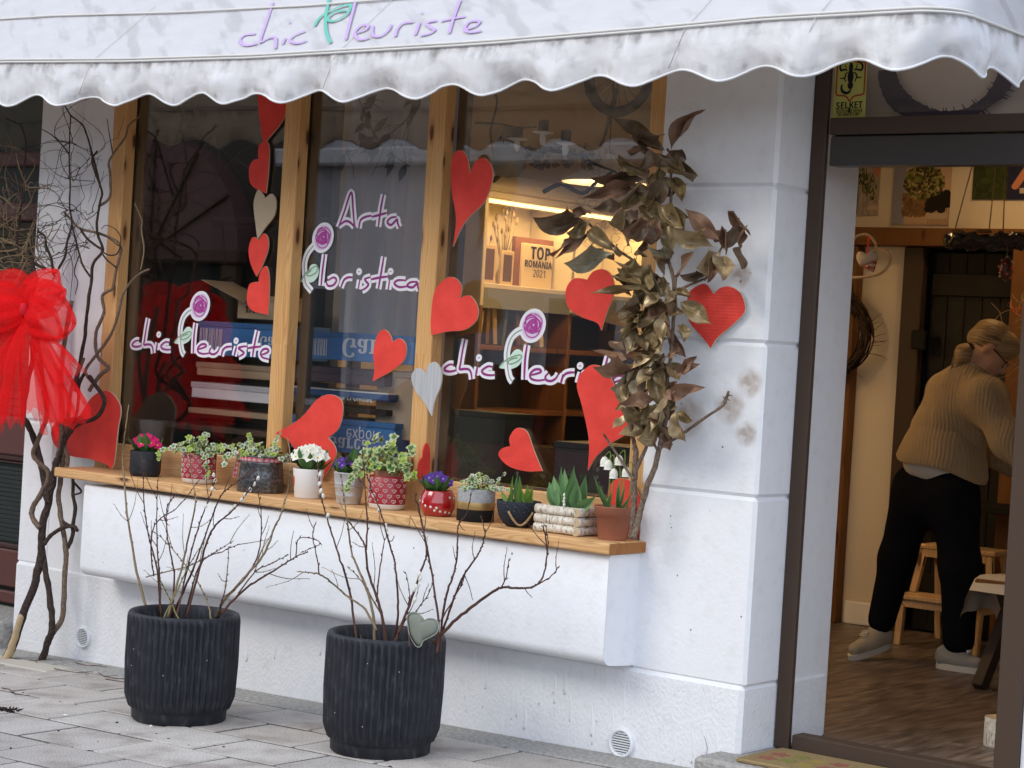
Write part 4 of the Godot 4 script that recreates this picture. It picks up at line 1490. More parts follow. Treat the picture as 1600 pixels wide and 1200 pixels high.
	for i in 13:
		var f := i / 12.0
		var row := []
		for j in 9:
			var gz := lerpf(-2.66, -2.24, j / 8.0)
			var drop := maxf(0, 4.0 - i) / 4.0
			var edge := 0.06 * pow(absf(j / 4.0 - 1.0), 5.0)
			var xx := -0.228 - 0.012 * (4 - i) if i < 4 else lerpf(-0.228, 1.1, (i - 4) / 8.0)
			row.append(Vector3(xx + 0.008 * sin(j * 1.7) * drop, 0.486 - 0.042 * maxf(0, 4 - i) - edge + 0.003 * sin(i * 2.0 + j), gz + 0.012 * sin(i * 3.0)))
		if pr.size():
			for j in 8:
				quad(st, pr[j], pr[j + 1], row[j + 1], row[j])
		pr = row
	tag(add("bench_cloth", st, M.shirt), "pale cloth hanging over the end of the trestle bench", "cloth")
	var tr := add("tray_shelf", bx(Vector3(-0.86, 0.70, -3.6), Vector3(-0.3, 0.735, -3.3), 0.004), M.black_matt)
	tag(tr, "thin black shelf beside the wooden plank right of the person", "shelf")
	var lg := begin(SMOOTH)
	lathe(lg, [0.0, 0.0, 0.062, 0.0, 0.064, 0.01, 0.063, 0.11], Vector3(0.53, 0.0, -0.98), 24)
	var lgo := thing("birch_log", "short upright birch log on the shop floor by the door", "log", Vector3(0.53, 0, -0.98))
	add("bark", lg, M.birch, lgo)
	lg = begin(SMOOTH)
	lathe(lg, [0.0632, 0.1101, 0.0, 0.113], Vector3(0.53, 0.0, -0.98), 24)
	add("cut_end", lg, M.peeled, lgo)

func pillow(parent: Node3D, called: String, poly: PackedVector2Array, z: float, thick: float, m: Material) -> void:
	var c := Vector2.ZERO
	for p in poly:
		c += p
	c /= poly.size()
	var st := begin(SMOOTH)
	for s in [1.0, -1.0]:
		var rings := []
		for k in 5:
			var f := k / 4.0
			var row := PackedVector3Array()
			for p in poly:
				var q := c.lerp(p, f)
				row.append(Vector3(q.x, q.y, z + s * thick * sqrt(maxf(0.0, 1.0 - f * f))))
			rings.append(row)
		for k in 4:
			for i in poly.size():
				var j := (i + 1) % poly.size()
				if s > 0:
					quad(st, rings[k][i], rings[k][j], rings[k + 1][j], rings[k + 1][i])
				else:
					quad(st, rings[k][i], rings[k + 1][i], rings[k + 1][j], rings[k][j])
	add(called, st, m, parent)

func stamp(im: Image, x: float, y: float, r: float, c: Color, squash := 1.0) -> void:
	for py in range(maxi(0, int(y - r * squash)), mini(im.get_height(), int(y + r * squash) + 1)):
		for px in range(maxi(0, int(x - r)), mini(im.get_width(), int(x + r) + 1)):
			if pow((px - x) / r, 2) + pow((py - y) / (r * squash), 2) <= 1.0:
				im.set_pixel(px, py, c)

func photo_print(called: String, label: String, lo: Vector3, hi: Vector3, kind: int) -> void:
	var w := 160
	var h := 200
	var im := Image.create(w, h, false, Image.FORMAT_RGB8)
	rng.seed = 300 + kind
	if kind == 0:
		im.fill(Color(0.62, 0.58, 0.55))
		for i in 300:
			stamp(im, rng.randf() * w, rng.randf() * h, rng.randf_range(3, 9), Color(0.55, 0.52, 0.50).lerp(Color(0.72, 0.66, 0.62), rng.randf()), 3.0)
		stamp(im, 140, 40, 22, Color(0.72, 0.50, 0.38), 2.0)
		for i in 420:
			var t := rng.randf()
			stamp(im, 20 + t * 110 + rng.randf_range(-14, 14), 60 + t * 60 + rng.randf_range(-30, 40), rng.randf_range(1.5, 4), [Color(0.25, 0.29, 0.14), Color(0.38, 0.42, 0.24), Color(0.16, 0.18, 0.12), Color(0.7, 0.66, 0.55)][rng.randi() % 4], 1.8)
		stamp(im, 36, 150, 4, Color(0.15, 0.16, 0.25), 12.0)
	elif kind == 1:
		im.fill(Color(0.74, 0.63, 0.54))
		for y in h:
			for x in 34:
				im.set_pixel(x, y, Color(0.55, 0.56, 0.62))
		for i in 12:
			for y in range(120, h):
				for x in range(100 + i * 5, 102 + i * 5):
					im.set_pixel(mini(x, w - 1), y, Color(0.60, 0.50, 0.42))
		for i in 40:
			stamp(im, 100 + rng.randf_range(-20, 55), 130 + rng.randf_range(-8, 30), 12, Color(0.10, 0.08, 0.07))
		for i in 200:
			stamp(im, 62 + rng.randf_range(-32, 28), 150 + rng.randf_range(-28, 26), 5, Color(0.40, 0.30, 0.20).lerp(Color(0.56, 0.44, 0.30), rng.randf()))
		for i in 500:
			var an := rng.randf() * TAU
			var q := sqrt(rng.randf())
			stamp(im, 84 + cos(an) * q * 56, 92 + sin(an) * q * 42, rng.randf_range(2, 5), [Color(0.34, 0.36, 0.16), Color(0.48, 0.50, 0.26), Color(0.22, 0.24, 0.12), Color(0.62, 0.58, 0.34), Color(0.25, 0.17, 0.12)][rng.randi() % 5])
		for i in 16:
			stamp(im, 60 + i * 6, 22 + rng.randf_range(-6, 26), 2.5, Color(0.35, 0.1, 0.1))
	else:
		im.fill(Color(0.20, 0.24, 0.10))
		for i in 500:
			stamp(im, rng.randf() * w, rng.randf() * h, rng.randf_range(3, 8), Color(0.13, 0.17, 0.07).lerp(Color(0.27, 0.30, 0.13), rng.randf()))
		for y in h:
			for x in range(72, 132):
				im.set_pixel(x, y, Color(0.12, 0.13, 0.26))
		for i in 30:
			stamp(im, 126 - i * 1.3, 90 + i * 2.6, 8, Color(0.72, 0.48, 0.36))
		for i in 160:
			stamp(im, 82 + rng.randf_range(-30, 26), 78 + rng.randf_range(-30, 26), rng.randf_range(3, 6), [Color(0.78, 0.26, 0.18), Color(0.86, 0.80, 0.74), Color(0.60, 0.12, 0.1), Color(0.9, 0.85, 0.8)][rng.randi() % 4])
	# pale tag in the corner of each print
	for y in range(h - 30, h - 16):
		for x in range(w - 62, w - 6):
			im.set_pixel(x, y, Color(0.74, 0.68, 0.60))
	var t := thing(called, label, "picture", (lo + hi) / 2.0, "photo prints on the back wall")
	add("board", bx(lo, hi, 0.001), mat(Color(0.85, 0.8, 0.72), 0.7, 0.3), t)
	var m := mat(Color(1, 1, 1), 0.5, 0.4)
	m.albedo_texture = ImageTexture.create_from_image(im)
	var st := begin()
	quv(st, [Vector3(lo.x, lo.y, hi.z + 0.001), Vector3(lo.x, hi.y, hi.z + 0.001), Vector3(hi.x, hi.y, hi.z + 0.001), Vector3(hi.x, lo.y, hi.z + 0.001)], [Vector2(0, 1), Vector2(0, 0), Vector2(1, 0), Vector2(1, 1)])
	add("print", st, m, t)

# ---------------------------------------------------------------- things behind the shop window
func carton(called: String, label: String, r: Array, z: float, deep: float, c: Color, group := "") -> Node3D:
	# r: x, y of two opposite corners on the front face
	var lo := Vector3(minf(r[0], r[2]), minf(r[1], r[3]), z - deep)
	var hi := Vector3(maxf(r[0], r[2]), maxf(r[1], r[3]), z)
	var t := thing(called, label, "box", Vector3((lo.x + hi.x) / 2, lo.y, z - deep / 2), group)
	var m := mat(c, 0.6, 0.4)
	add("carton", bx(lo, hi, 0.003), m, t)
	add("lid", bx(Vector3(lo.x - 0.004, hi.y - 0.022, z - deep - 0.004), Vector3(hi.x + 0.004, hi.y + 0.003, z + 0.004), 0.002), mat(c.darkened(0.12), 0.6, 0.4), t)
	return t

func stripes(t: Node3D, x0: float, x1: float, y0: float, y1: float, z: float, n: int, sd: int) -> void:
	rng.seed = sd
	var m := mat(lin(0.62, 0.66, 0.72), 0.6, 0.3)
	for i in n:
		var x := lerpf(x0, x1, (i + rng.randf() * 0.5) / n)
		var w := (x1 - x0) / n * rng.randf_range(0.2, 0.6)
		add("printed_bar", bx(Vector3(x, y0, z), Vector3(x + w, y1, z + 0.0008)), m, t)

func build_store_window() -> void:
	var blue := lin(0.055, 0.20, 0.50)
	var flip := Basis(Vector3.RIGHT, Vector3.DOWN, Vector3.BACK)
	var ink := mat(lin(0.66, 0.69, 0.74), 0.6, 0.3)
	# behind the left pane
	var r := [-3.2466, 1.4139, -2.7066, 1.2635]
	var b := carton("flower_box", "blue printed flower box behind the left pane lettering, under the brown carton", r, -0.36, 0.3, blue, "flower boxes stacked in the window")
	stripes(b, r[0] + 0.01, r[0] + 0.30 * (r[2] - r[0]), r[3] + 0.02, r[1] - 0.03, -0.356, 16, 3)
	text("printed_word", "Garca", 0.05, Vector3(r[2] - 0.04, (r[1] + r[3]) / 2, -0.357), flip, ink, b, true, 0.0006, "Droid Serif")
	r = [-3.2373, 1.2246, -2.689, 1.1671]
	carton("brown_carton", "flat brown carton on top of the white box behind the left pane", r, -0.35, 0.34, lin(0.45, 0.33, 0.21))
	r = [-3.2532, 1.1317, -2.6707, 1.0626]
	carton("white_box", "long white box between brown cartons behind the left pane", r, -0.34, 0.34, lin(0.80, 0.79, 0.82))
	r = [-3.2605, 1.0129, -2.6652, 0.9946]
	carton("brown_carton", "thin brown carton under the white box behind the left pane", r, -0.34, 0.34, lin(0.48, 0.35, 0.22))
	r = [-3.4869, 0.935, -2.6296, 0.9203]
	carton("wooden_tray", "dark brown tray lowest in the stack behind the left pane", r, -0.33, 0.36, lin(0.10, 0.065, 0.045))
	r = [-3.0151, 1.5401, -2.7304, 1.4373]
	var bc := carton("brown_carton", "open brown carton with printed stamps at the top of the left stack", r, -0.37, 0.2, lin(0.46, 0.34, 0.22))
	var flap := begin()
	box(flap, Vector3(0, 0, 0), Vector3(0.30, 0.004, 0.2), 0.001, Basis(Vector3.BACK, -0.32), Vector3(r[0] - 0.12, r[1] + 0.06, -0.45))
	add("flap", flap, mat(lin(0.34, 0.25, 0.16), 0.8, 0.3), bc)
	text("printed_word", "1701", 0.03, Vector3(r[0] + 0.10, r[1] - 0.06, -0.365), Basis(), M.black_matt, bc, true)
	# paper wrap behind the left flowers
	var pc := Vector3(-3.468, 0.84, -0.3)
	var pw := begin(SMOOTH)
	lathe(pw, [0.02, -0.1, 0.05, -0.02, 0.085, 0.10], pc, 14, [7, 0.012, -1.0, 1.0])
	tag(add("paper_wrap", pw, mat(lin(0.35, 0.32, 0.29), 0.9, 0.2)), "crumpled grey paper wrap behind the pink primrose, inside the window", "wrapping paper")
	# bottle-dark shelf posts and back panel of the store room
	var rack := thing("storage_rack", "dark wooden storage rack standing behind the left pane", "rack", Vector3(-3.4, 0.7, -0.8))
	for x in [-3.85, -2.75]:
		add("upright", bx(Vector3(x, 0.69, -0.86), Vector3(x + 0.07, 2.5, -0.79), 0.004), M.sash_dark, rack)
	for y in [0.95, 1.4, 1.9]:
		add("shelf", bx(Vector3(-3.78, y, -0.95), Vector3(-2.75, y + 0.025, -0.70), 0.003), M.sash_dark, rack)
	# behind the middle pane
	r = [-2.5715, 1.3977, -1.9237, 1.2787]
	b = carton("flower_box", "bright blue flower box with white bars, topmost behind the middle pane", r, -0.36, 0.3, blue, "flower boxes stacked in the window")
	stripes(b, r[0] + 0.015, r[0] + 0.22 * (r[2] - r[0]), r[3] + 0.015, r[1] - 0.03, -0.356, 14, 5)
	text("printed_word", "Garca", 0.085, Vector3(r[0] + 0.62 * (r[2] - r[0]), (r[1] + r[3]) / 2, -0.357), flip, ink, b, true, 0.0006, "Droid Serif")
	r = [-2.6474, 1.2406, -2.0805, 1.18]
	carton("purple_box", "dark purple flower box between two blue ones behind the middle pane", r, -0.35, 0.32, lin(0.09, 0.055, 0.07))
	r = [-2.6179, 1.1426, -2.0448, 1.1164]
	b = carton("flower_box", "low dark blue flower box with a white lid edge behind the middle pane", r, -0.34, 0.33, lin(0.045, 0.14, 0.36), "flower boxes stacked in the window")
	add("lid_edge", bx(Vector3(r[0] - 0.005, r[1] + 0.0035, -0.67), Vector3(r[2] + 0.006, r[1] + 0.009, -0.334), 0.001), M.white_gloss, b)
	text("printed_word", "DONNER FLOWERS", 0.03, Vector3((r[0] + r[2]) / 2 + 0.05, (r[1] + r[3]) / 2 - 0.005, -0.337), flip, ink, b, true, 0.0006, "Droid Sans", 0.30)
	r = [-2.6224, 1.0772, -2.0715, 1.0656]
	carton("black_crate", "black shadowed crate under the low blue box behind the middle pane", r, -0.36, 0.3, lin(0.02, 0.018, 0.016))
	r = [-2.6298, 1.0227, -2.006, 0.8794]
	b = carton("flower_box", "blue export box at the bottom of the middle stack, partly behind the sideways heart", r, -0.35, 0.32, blue, "flower boxes stacked in the window")
	stripes(b, r[0] + 0.015, r[0] + 0.26 * (r[2] - r[0]), r[3] + 0.01, r[1] - 0.03, -0.346, 14, 8)
	text("printed_word", "export", 0.05, Vector3(r[0] + 0.72 * (r[2] - r[0]), r[1] - 0.06, -0.347), flip, ink, b)
	text("printed_word", "Garca ·", 0.06, Vector3(r[0] + 0.62 * (r[2] - r[0]), r[1] - 0.105, -0.347), flip, ink, b, true, 0.0006, "Droid Serif")
	r = [-2.1668, 1.2424, -1.9188, 0.9568]
	b = carton("paper_parcel", "parcel in creased brown paper right of the blue boxes", r, -0.40, 0.2, lin(0.44, 0.34, 0.24))
	# curtain of pale sheeting behind the middle pane
	var st := begin(SMOOTH)
	var prev := []
	for i in 41:
		var f := i / 40.0
		var col := []
		for k in 8:
			var y := lerpf(2.62, 1.34, k / 7.0)
			col.append(Vector3(lerpf(-2.60, -1.98, f), y, -0.62 + 0.03 * sin(f * 30.0 + 0.4 * k) + 0.02 * sin(f * 13.0)))
		if prev.size():
			for k in 7:
				quad(st, prev[k], col[k], col[k + 1], prev[k + 1])
		prev = col
	var sheet := mat(lin(0.42, 0.43, 0.47), 0.7, 0.4)
	sheet.backlight_enabled = true
	sheet.backlight = Color(0.3, 0.3, 0.3)
	tag(add("curtain", st, sheet), "pale grey hanging sheet in folds behind the middle pane", "curtain")
	# stitched pale plank behind the third post
	r = [-1.7063, 1.9995, -1.5061, 1.1176]
	var pk := thing("stitched_plank", "narrow pale pink plank with black stitch marks right of the third post", "plank", Vector3(r[0], 0.7, -0.25))
	add("plank", bx(Vector3(r[0], 0.70, -0.26), Vector3(r[0] + 0.085, 2.1, -0.24), 0.002), mat(lin(0.42, 0.33, 0.31), 0.8, 0.3), pk)
	for i in 34:
		add("stitch", bx(Vector3(r[0] + 0.038, 0.78 + i * 0.04, -0.2395), Vector3(r[0] + 0.062, 0.783 + i * 0.04, -0.238)), M.black_matt, pk)
	# lit shelves along the partition
	var cb := thing("lit_cabinet", "cream cabinet with warmly lit shelves behind the right pane", "cabinet", Vector3(-2.55, 0, -1.8))
	var cream := mat(lin(0.62, 0.55, 0.42), 0.6, 0.4)
	var lo := -2.70
	add("back_panel", bx(Vector3(lo + 0.002, 1.56, -2.75), Vector3(lo + 0.02, 2.2, -1.36)), cream, cb)
	add("lower_back", bx(Vector3(lo + 0.002, 0.9, -2.75), Vector3(lo + 0.02, 1.558, -1.36)), M.sash_dark, cb)
	add("cornice", bx(Vector3(lo + 0.003, 2.12, -2.76), Vector3(-2.37, 2.20, -1.34), 0.012), cream, cb)
	add("cornice", bx(Vector3(lo + 0.004, 2.085, -2.75), Vector3(-2.39, 2.119, -1.36), 0.006), cream, cb)
	for z in [-1.385, -2.1, -2.75]:
		add("side_panel", bx(Vector3(lo + 0.021, 1.57, z), Vector3(-2.40, 2.084, z + 0.025), 0.003), cream, cb)
		add("lower_side", bx(Vector3(lo + 0.021, 0.9, z), Vector3(-2.40, 1.568, z + 0.025), 0.003), M.inner_wood, cb)
	for y in [1.655, 1.36, 1.05]:
		for q in [[-2.075, -1.386], [-2.725, -2.101]]:
			add("shelf", bx(Vector3(lo + 0.021, y, q[0]), Vector3(-2.402, y + 0.025, q[1]), 0.003), cream if y > 1.5 else M.inner_wood, cb)
	add("apron", bx(Vector3(-2.42, 1.56, -2.75), Vector3(-2.401, 1.654, -1.386), 0.002), mat(lin(0.20, 0.21, 0.19), 0.7, 0.3), cb)
	add("base_unit", bx(Vector3(lo + 0.022, 0.0, -2.75), Vector3(-2.38, 0.899, -1.36), 0.006), M.sash_dark, cb)
	# light strip under the cornice
	var stp := mat(Color(1, 0.9, 0.7), 0.5)
	stp.emission_enabled = true
	stp.emission = Color(1.0, 0.82, 0.52)
	stp.emission_energy_multiplier = 3.0
	add("light_strip", bx(Vector3(-2.46, 2.068, -2.70), Vector3(-2.44, 2.0845, -1.42)), stp, cb)
	var al := AreaLight3D.new()
	al.name = "strip_light"
	al.light_color = Color(1.0, 0.82, 0.54)
	al.light_energy = 0.55
	al.area_size = Vector2(1.26, 0.04)
	al.shadow_enabled = true
	al.area_range = 8.0
	cb.add_child(al, true)
	al.transform = Transform3D(Basis(Vector3.BACK, Vector3.RIGHT, Vector3.UP) * Basis(Vector3.RIGHT, 0.0), Vector3(-2.45, 2.062, -2.06) - origin_of(cb))
	# award plaque and little things on the shelf
	var turn := Basis(Vector3.FORWARD, Vector3.UP, Vector3.RIGHT)
	var pq := thing("award_plaque", "pale award plaque reading TOP ROMANIA 2021 on the lit shelf", "plaque", Vector3(-2.5, 1.68, -1.93))
	add("board", bx(Vector3(-2.52, 1.6805, -2.05), Vector3(-2.505, 1.90, -1.80), 0.002), mat(lin(0.62, 0.50, 0.33), 0.6, 0.3), pq)
	add("mount", bx(Vector3(-2.545, 1.6805, -2.07), Vector3(-2.5205, 1.93, -1.76), 0.002), mat(lin(0.22, 0.10, 0.07), 0.6, 0.3), pq)
	text("word", "TOP", 0.062, Vector3(-2.503, 1.855, -1.945), turn, M.black_matt, pq, true)
	text("word", "ROMANIA", 0.034, Vector3(-2.503, 1.80, -1.93), turn, M.black_matt, pq, true)
	text("word", "2021", 0.036, Vector3(-2.503, 1.755, -1.945), turn, M.black_matt, pq)
	rng.seed = 5
	var names := ["frame with a pale border leaning on the lit shelf, leftmost", "small dark frame with pale border next on the lit shelf"]
	for i in 2:
		var z := -1.50 - 0.14 * i
		var fr := thing("picture_frame", names[i], "frame", Vector3(-2.5, 1.68, z), "picture frames on the lit shelf")
		add("frame", bx(Vector3(-2.50, 1.6805, z - 0.07), Vector3(-2.485, 1.87 - 0.02 * i, z + 0.03), 0.002), mat(lin(0.55, 0.42, 0.25), 0.6, 0.3), fr)
		add("picture", bx(Vector3(-2.4849, 1.70, z - 0.052), Vector3(-2.483, 1.85 - 0.02 * i, z + 0.012)), mat(lin(0.12, 0.07, 0.05), 0.5, 0.3), fr)
	for i in 3:
		var z: float = [-1.44, -1.56, -1.72][i]
		var vp := thing("dried_flower_vase", ["dark vase with one dried poppy head on the lit shelf", "vase of dried lavender on the lit shelf", "vase with tall wheat stalks in the middle of the lit shelf"][i], "vase", Vector3(-2.56, 1.68, z), "dried flowers on the lit shelf")
		st = begin(SMOOTH)
		lathe(st, [0.0, 0.0, 0.022, 0.0, 0.035, 0.05, 0.02, 0.09, 0.024, 0.10], Vector3(-2.56, 1.6805, z), 16)
		add("vase", st, mat([lin(0.06, 0.04, 0.05), lin(0.25, 0.2, 0.16), lin(0.36, 0.27, 0.16)][i], 0.5, 0.4), vp)
		for j in [3, 8, 22][i]:
			var a := rng.randf_range(-0.2, 0.2)
			var c := rng.randf_range(-0.2, 0.2)
			var top := Vector3(-2.56 + a * 0.25, 1.68 + rng.randf_range(0.22, [0.30, 0.28, 0.38][i]), z + c * 0.3)
			st = begin(SMOOTH)
			tube(st, PackedVector3Array([Vector3(-2.56, 1.74, z), top]), 0.0018, 0.0014, 4)
			var sm := add("stem", st, M.twig_pale, vp)
			st = begin(SMOOTH)
			lathe(st, [0.0, -0.02, 0.012 if i == 0 else 0.006, -0.005, 0.010 if i == 0 else 0.005, 0.008, 0.0, 0.018], top, 7)
			add("seed_head", st, [M.bark, mat(lin(0.14, 0.1, 0.2), 0.9, 0.2), M.twig_pale][i], sm)
	for i in 9:
		var z := -1.43 - i * 0.062
		if i == 4:
			continue
		var bk := begin()
		box(bk, Vector3(-0.1, 0, -0.012 - 0.004 * (i % 3)), Vector3(0.1, 0.16 + 0.015 * ((i * 7) % 4), 0.012), 0.002, Basis(Vector3.RIGHT, 0.12 * ((i % 3) - 1)), Vector3(-2.55, 1.389, z))
		tag(add("book", bk, mat([lin(0.5, 0.42, 0.28), lin(0.16, 0.1, 0.07), lin(0.35, 0.25, 0.15), lin(0.1, 0.12, 0.1)][i % 4], 0.7, 0.3)), "book leaning with others on the lower lit shelf", "book", "books on the lower lit shelf")
	# stone-grey sacks low in the right pane
	# hanging decorations inside the right pane
	var cn := thing("candle_branch", "hanging branch with dark candles on white dishes inside the right pane", "candle holder", Vector3(-1.356, 2.238, -0.42))
	st = begin(SMOOTH)
	tube(st, cat3(pts3([-1.723, 2.305, -0.42, -1.603, 2.299, -0.42, -1.492, 2.282, -0.42, -1.4, 2.283, -0.42]), 4), 0.005, 0.004, 6, 0.15)
	add("branch", st, M.bark, cn)
	st = begin(SMOOTH)
	tube(st, cat3(pts3([-1.617, 2.425, -0.41, -1.602, 2.388, -0.41, -1.614, 2.332, -0.41, -1.629, 2.277, -0.41, -1.622, 2.227, -0.41, -1.609, 2.171, -0.41]), 4), 0.005, 0.004, 6, 0.15)
	add("branch", st, M.bark, cn)
	for q in [[-1.362, 2.283, -0.42], [-1.493, 2.259, -0.42], [-1.245, 2.239, -0.42]]:
		var at := Vector3(q[0], q[1], q[2])
		st = begin(SMOOTH)
		lathe(st, [0.0, -0.022, 0.021, -0.022, 0.021, 0.024, 0.018, 0.026, 0.0, 0.024], at, 18)
		add("candle", st, mat(lin(0.03, 0.022, 0.028), 0.6, 0.3), cn)
		st = begin(SMOOTH)
		lathe(st, [0.008, -0.075, 0.014, -0.05, 0.01, -0.034, 0.042, -0.026, 0.044, -0.023, 0.0, -0.0225], at, 20)
		add("dish", st, M.white_gloss, cn)
	var oc := Vector3(-1.562, 2.228, -0.46)
	var ow := thing("plush_owl", "round grey plush owl perched behind the right pane", "plush toy", oc)
	st = begin(SMOOTH)
	lathe(st, [0.0, -0.15, 0.05, -0.14, 0.075, -0.09, 0.065, -0.04, 0.055, -0.015, 0.06, 0.015, 0.052, 0.045, 0.03, 0.06, 0.0, 0.065], oc, 20, [], 0.85)
	add("body", st, mat(lin(0.30, 0.27, 0.20), 0.95, 0.1), ow)
	for s in [-1, 1]:
		st = begin(SMOOTH)
		lathe(st, [0.0, -0.009, 0.009, 0.0, 0.0, 0.009], oc + Vector3(0.022 * s + 0.01, 0.012, 0.05), 10)
		add("eye", st, M.black_matt, ow)
	st = begin(SMOOTH)
	lathe(st, [0.0, -0.016, 0.007, 0.0, 0.0, 0.004], oc + Vector3(0.01, 0.0, 0.054), 8)
	add("beak", st, M.black_matt, ow)
	# bicycle wheel hung at the top
	var wc := Vector3(-1.056, 2.496, -0.5)
	var bw := thing("bicycle_wheel", "old bicycle wheel with black tyre hung at the top of the right pane", "wheel", wc)
	var rp := PackedVector3Array()
	for i in 40:
		var a := TAU * i / 40.0
		rp.append(wc + Vector3(cos(a), sin(a), 0.0) * 0.15)
	st = begin(SMOOTH)
	tube(st, rp, 0.022, 0.022, 8, 0.0, true)
	add("tyre", st, mat(lin(0.018, 0.016, 0.016), 0.7, 0.3), bw)
	for i in 20:
		var a := TAU * i / 20.0
		st = begin(SMOOTH)
		tube(st, PackedVector3Array([wc + Vector3(0.012 * cos(a), 0.012 * sin(a), 0.012 * (i % 2)), wc + Vector3(cos(a + 0.1), sin(a + 0.1), 0.0) * 0.135]), 0.0012, 0.0012, 4)
		add("spoke", st, M.black_matt, bw)
	# branches with dark leaves hanging in the middle and left panes
	rng.seed = 66
	var dkl := mat(lin(0.03, 0.028, 0.026), 0.6, 0.3)
	var lm := leaf_mesh(0.15, 0.5, 0.1)
	for g in [["dark leafy branch hanging inside the top of the middle pane", [-2.317, 2.424, -0.34, -2.253, 2.312, -0.34, -2.152, 2.201, -0.34, -2, 2.118, -0.34], 15], ["thin bare branch with few dark leaves inside the left pane", [-3.38, 2.405, -0.3, -3.307, 2.3, -0.3, -3.131, 2.209, -0.3, -2.874, 2.091, -0.3], 6], ["long leafy branch hanging at the right of the middle pane", [-2.024, 2.451, -0.4, -2.07, 2.343, -0.4, -2.209, 2.25, -0.4, -2.429, 2.183, -0.4], 15]]:
		var p := cat3(pts3(g[1]), 5)
		var hb := thing("leafy_branch", g[0], "branch", p[0], "branches hung inside the window")
		st = begin(SMOOTH)
		tube(st, p, 0.005, 0.002, 5, 0.2)
		add("branch", st, M.bark, hb)
		for j in g[2]:
			var b0: Vector3 = p[rng.randi() % p.size()]
			var d := Vector3(rng.randf_range(-1, 1), rng.randf_range(-1.2, 0.5), rng.randf_range(-0.3, 0.3)).normalized() * rng.randf_range(0.06, 0.11)
			place_leaf("leaf", lm, dkl, hb, b0, b0 + d, rng.randf_range(0.03, 0.05), Vector3.BACK)
		for j in 9:
			var b0: Vector3 = p[rng.randi() % p.size()]
			var d := Vector3(rng.randf_range(-1, 1), rng.randf_range(-1, 0.6), 0.1).normalized() * rng.randf_range(0.08, 0.2)
			st = begin(SMOOTH)
			tube(st, cat3(PackedVector3Array([b0, b0 + d * 0.5 + Vector3(0.01, 0.015, 0), b0 + d]), 3), 0.002, 0.0012, 4)
			add("twig", st, M.bark, hb)
	# loose mesh and twigs under the lamp
	rng.seed = 44
	var mc := Vector3(-1.077, 2.025, -0.5)
	var mesh_o := thing("wire_mesh_drape", "tangle of fine wire mesh draped before the lit lamp", "wire mesh", mc)
	for i in 46:
		var c := mc + Vector3(rng.randf_range(-0.16, 0.12), rng.randf_range(-0.24, 0.16), rng.randf_range(-0.04, 0.04))
		var p := PackedVector3Array()
		for j in 7:
			var a := TAU * j / 6.0 + i
			p.append(c + Vector3(cos(a) * 0.022, sin(a) * 0.018, 0.006 * sin(a * 2.0 + i)))
		st = begin(SMOOTH)
		tube(st, p, 0.0009, 0.0009, 3)
		add("wire_loop", st, M.black_matt, mesh_o)
	var gl := thing("garland_branch", "grey lichen covered branch with pale blossoms crossing behind the right pane", "branch", Vector3(-1.449, 2.114, -0.6))
	for q in [[-1.754, 2.08, -0.6, -1.662, 2.143, -0.6, -1.554, 2.192, -0.6, -1.445, 2.203, -0.6, -1.328, 2.19, -0.6, -1.211, 2.145, -0.6, -1.111, 2.114, -0.6], [-1.494, 2.037, -0.62, -1.403, 2.068, -0.62, -1.293, 2.031, -0.62, -1.22, 2.08, -0.62, -1.148, 2.117, -0.62], [-1.122, 2.451, -0.58, -1.162, 2.283, -0.58, -1.187, 2.216, -0.58]]:
		st = begin(SMOOTH)
		tube(st, cat3(pts3(q), 4), 0.010, 0.006, 6, 0.2)
		add("branch", st, M.bark, gl)
	var bl := mat(lin(0.20, 0.135, 0.09), 0.9, 0.2)
	for i in 60:
		var c := Vector3(-1.439, 2.179, -0.58) + Vector3(rng.randf_range(-0.17, 0.22), rng.randf_range(-0.05, 0.05), rng.randf_range(-0.05, 0.05))
		st = begin(SMOOTH)
		lathe(st, [0.0, -0.008, 0.012, 0.0, 0.016, 0.008, 0.004, 0.002], c, 7, [], 1.0, Basis(Vector3(rng.randf(), rng.randf(), rng.randf()).normalized(), rng.randf() * 6.0))
		add("blossom", st, bl, gl)
	# low dark crates in the right pane
	r = [-1.2046, 1.0106, -0.8037, 0.7646]
	b = carton("dark_crate", "dark grey plastic crate low inside the right pane", r, -0.42, 0.25, lin(0.035, 0.035, 0.04))
	r = [-1.885, 1.097, -1.5732, 0.687]
	carton("grey_sack", "grey green upright carton low inside the right pane beside the third post", r, -0.55, 0.2, lin(0.05, 0.055, 0.045))

# ---------------------------------------------------------------- window lettering and cardboard hearts
const GZ := -0.113

func letters(t: Node3D, strokes: Array, off: Vector3, w: float, m_out: Material, m_in: Material) -> void:
	for q in strokes:
		var p := PackedVector3Array()
		for i in range(0, q.size() - 1, 2):
			p.append(Vector3(q[i], q[i + 1], GZ) + off)
		p = cat3(p, 6)
		var a := begin()
		stroke(a, p, w * 3.1, Vector3.BACK, 0.0006)
		var o := add("letter", a, m_out, t)
		var b := begin()
		stroke(b, p, w, Vector3.BACK, 0.0012, 0.3)
		add("ink", b, m_in, o)

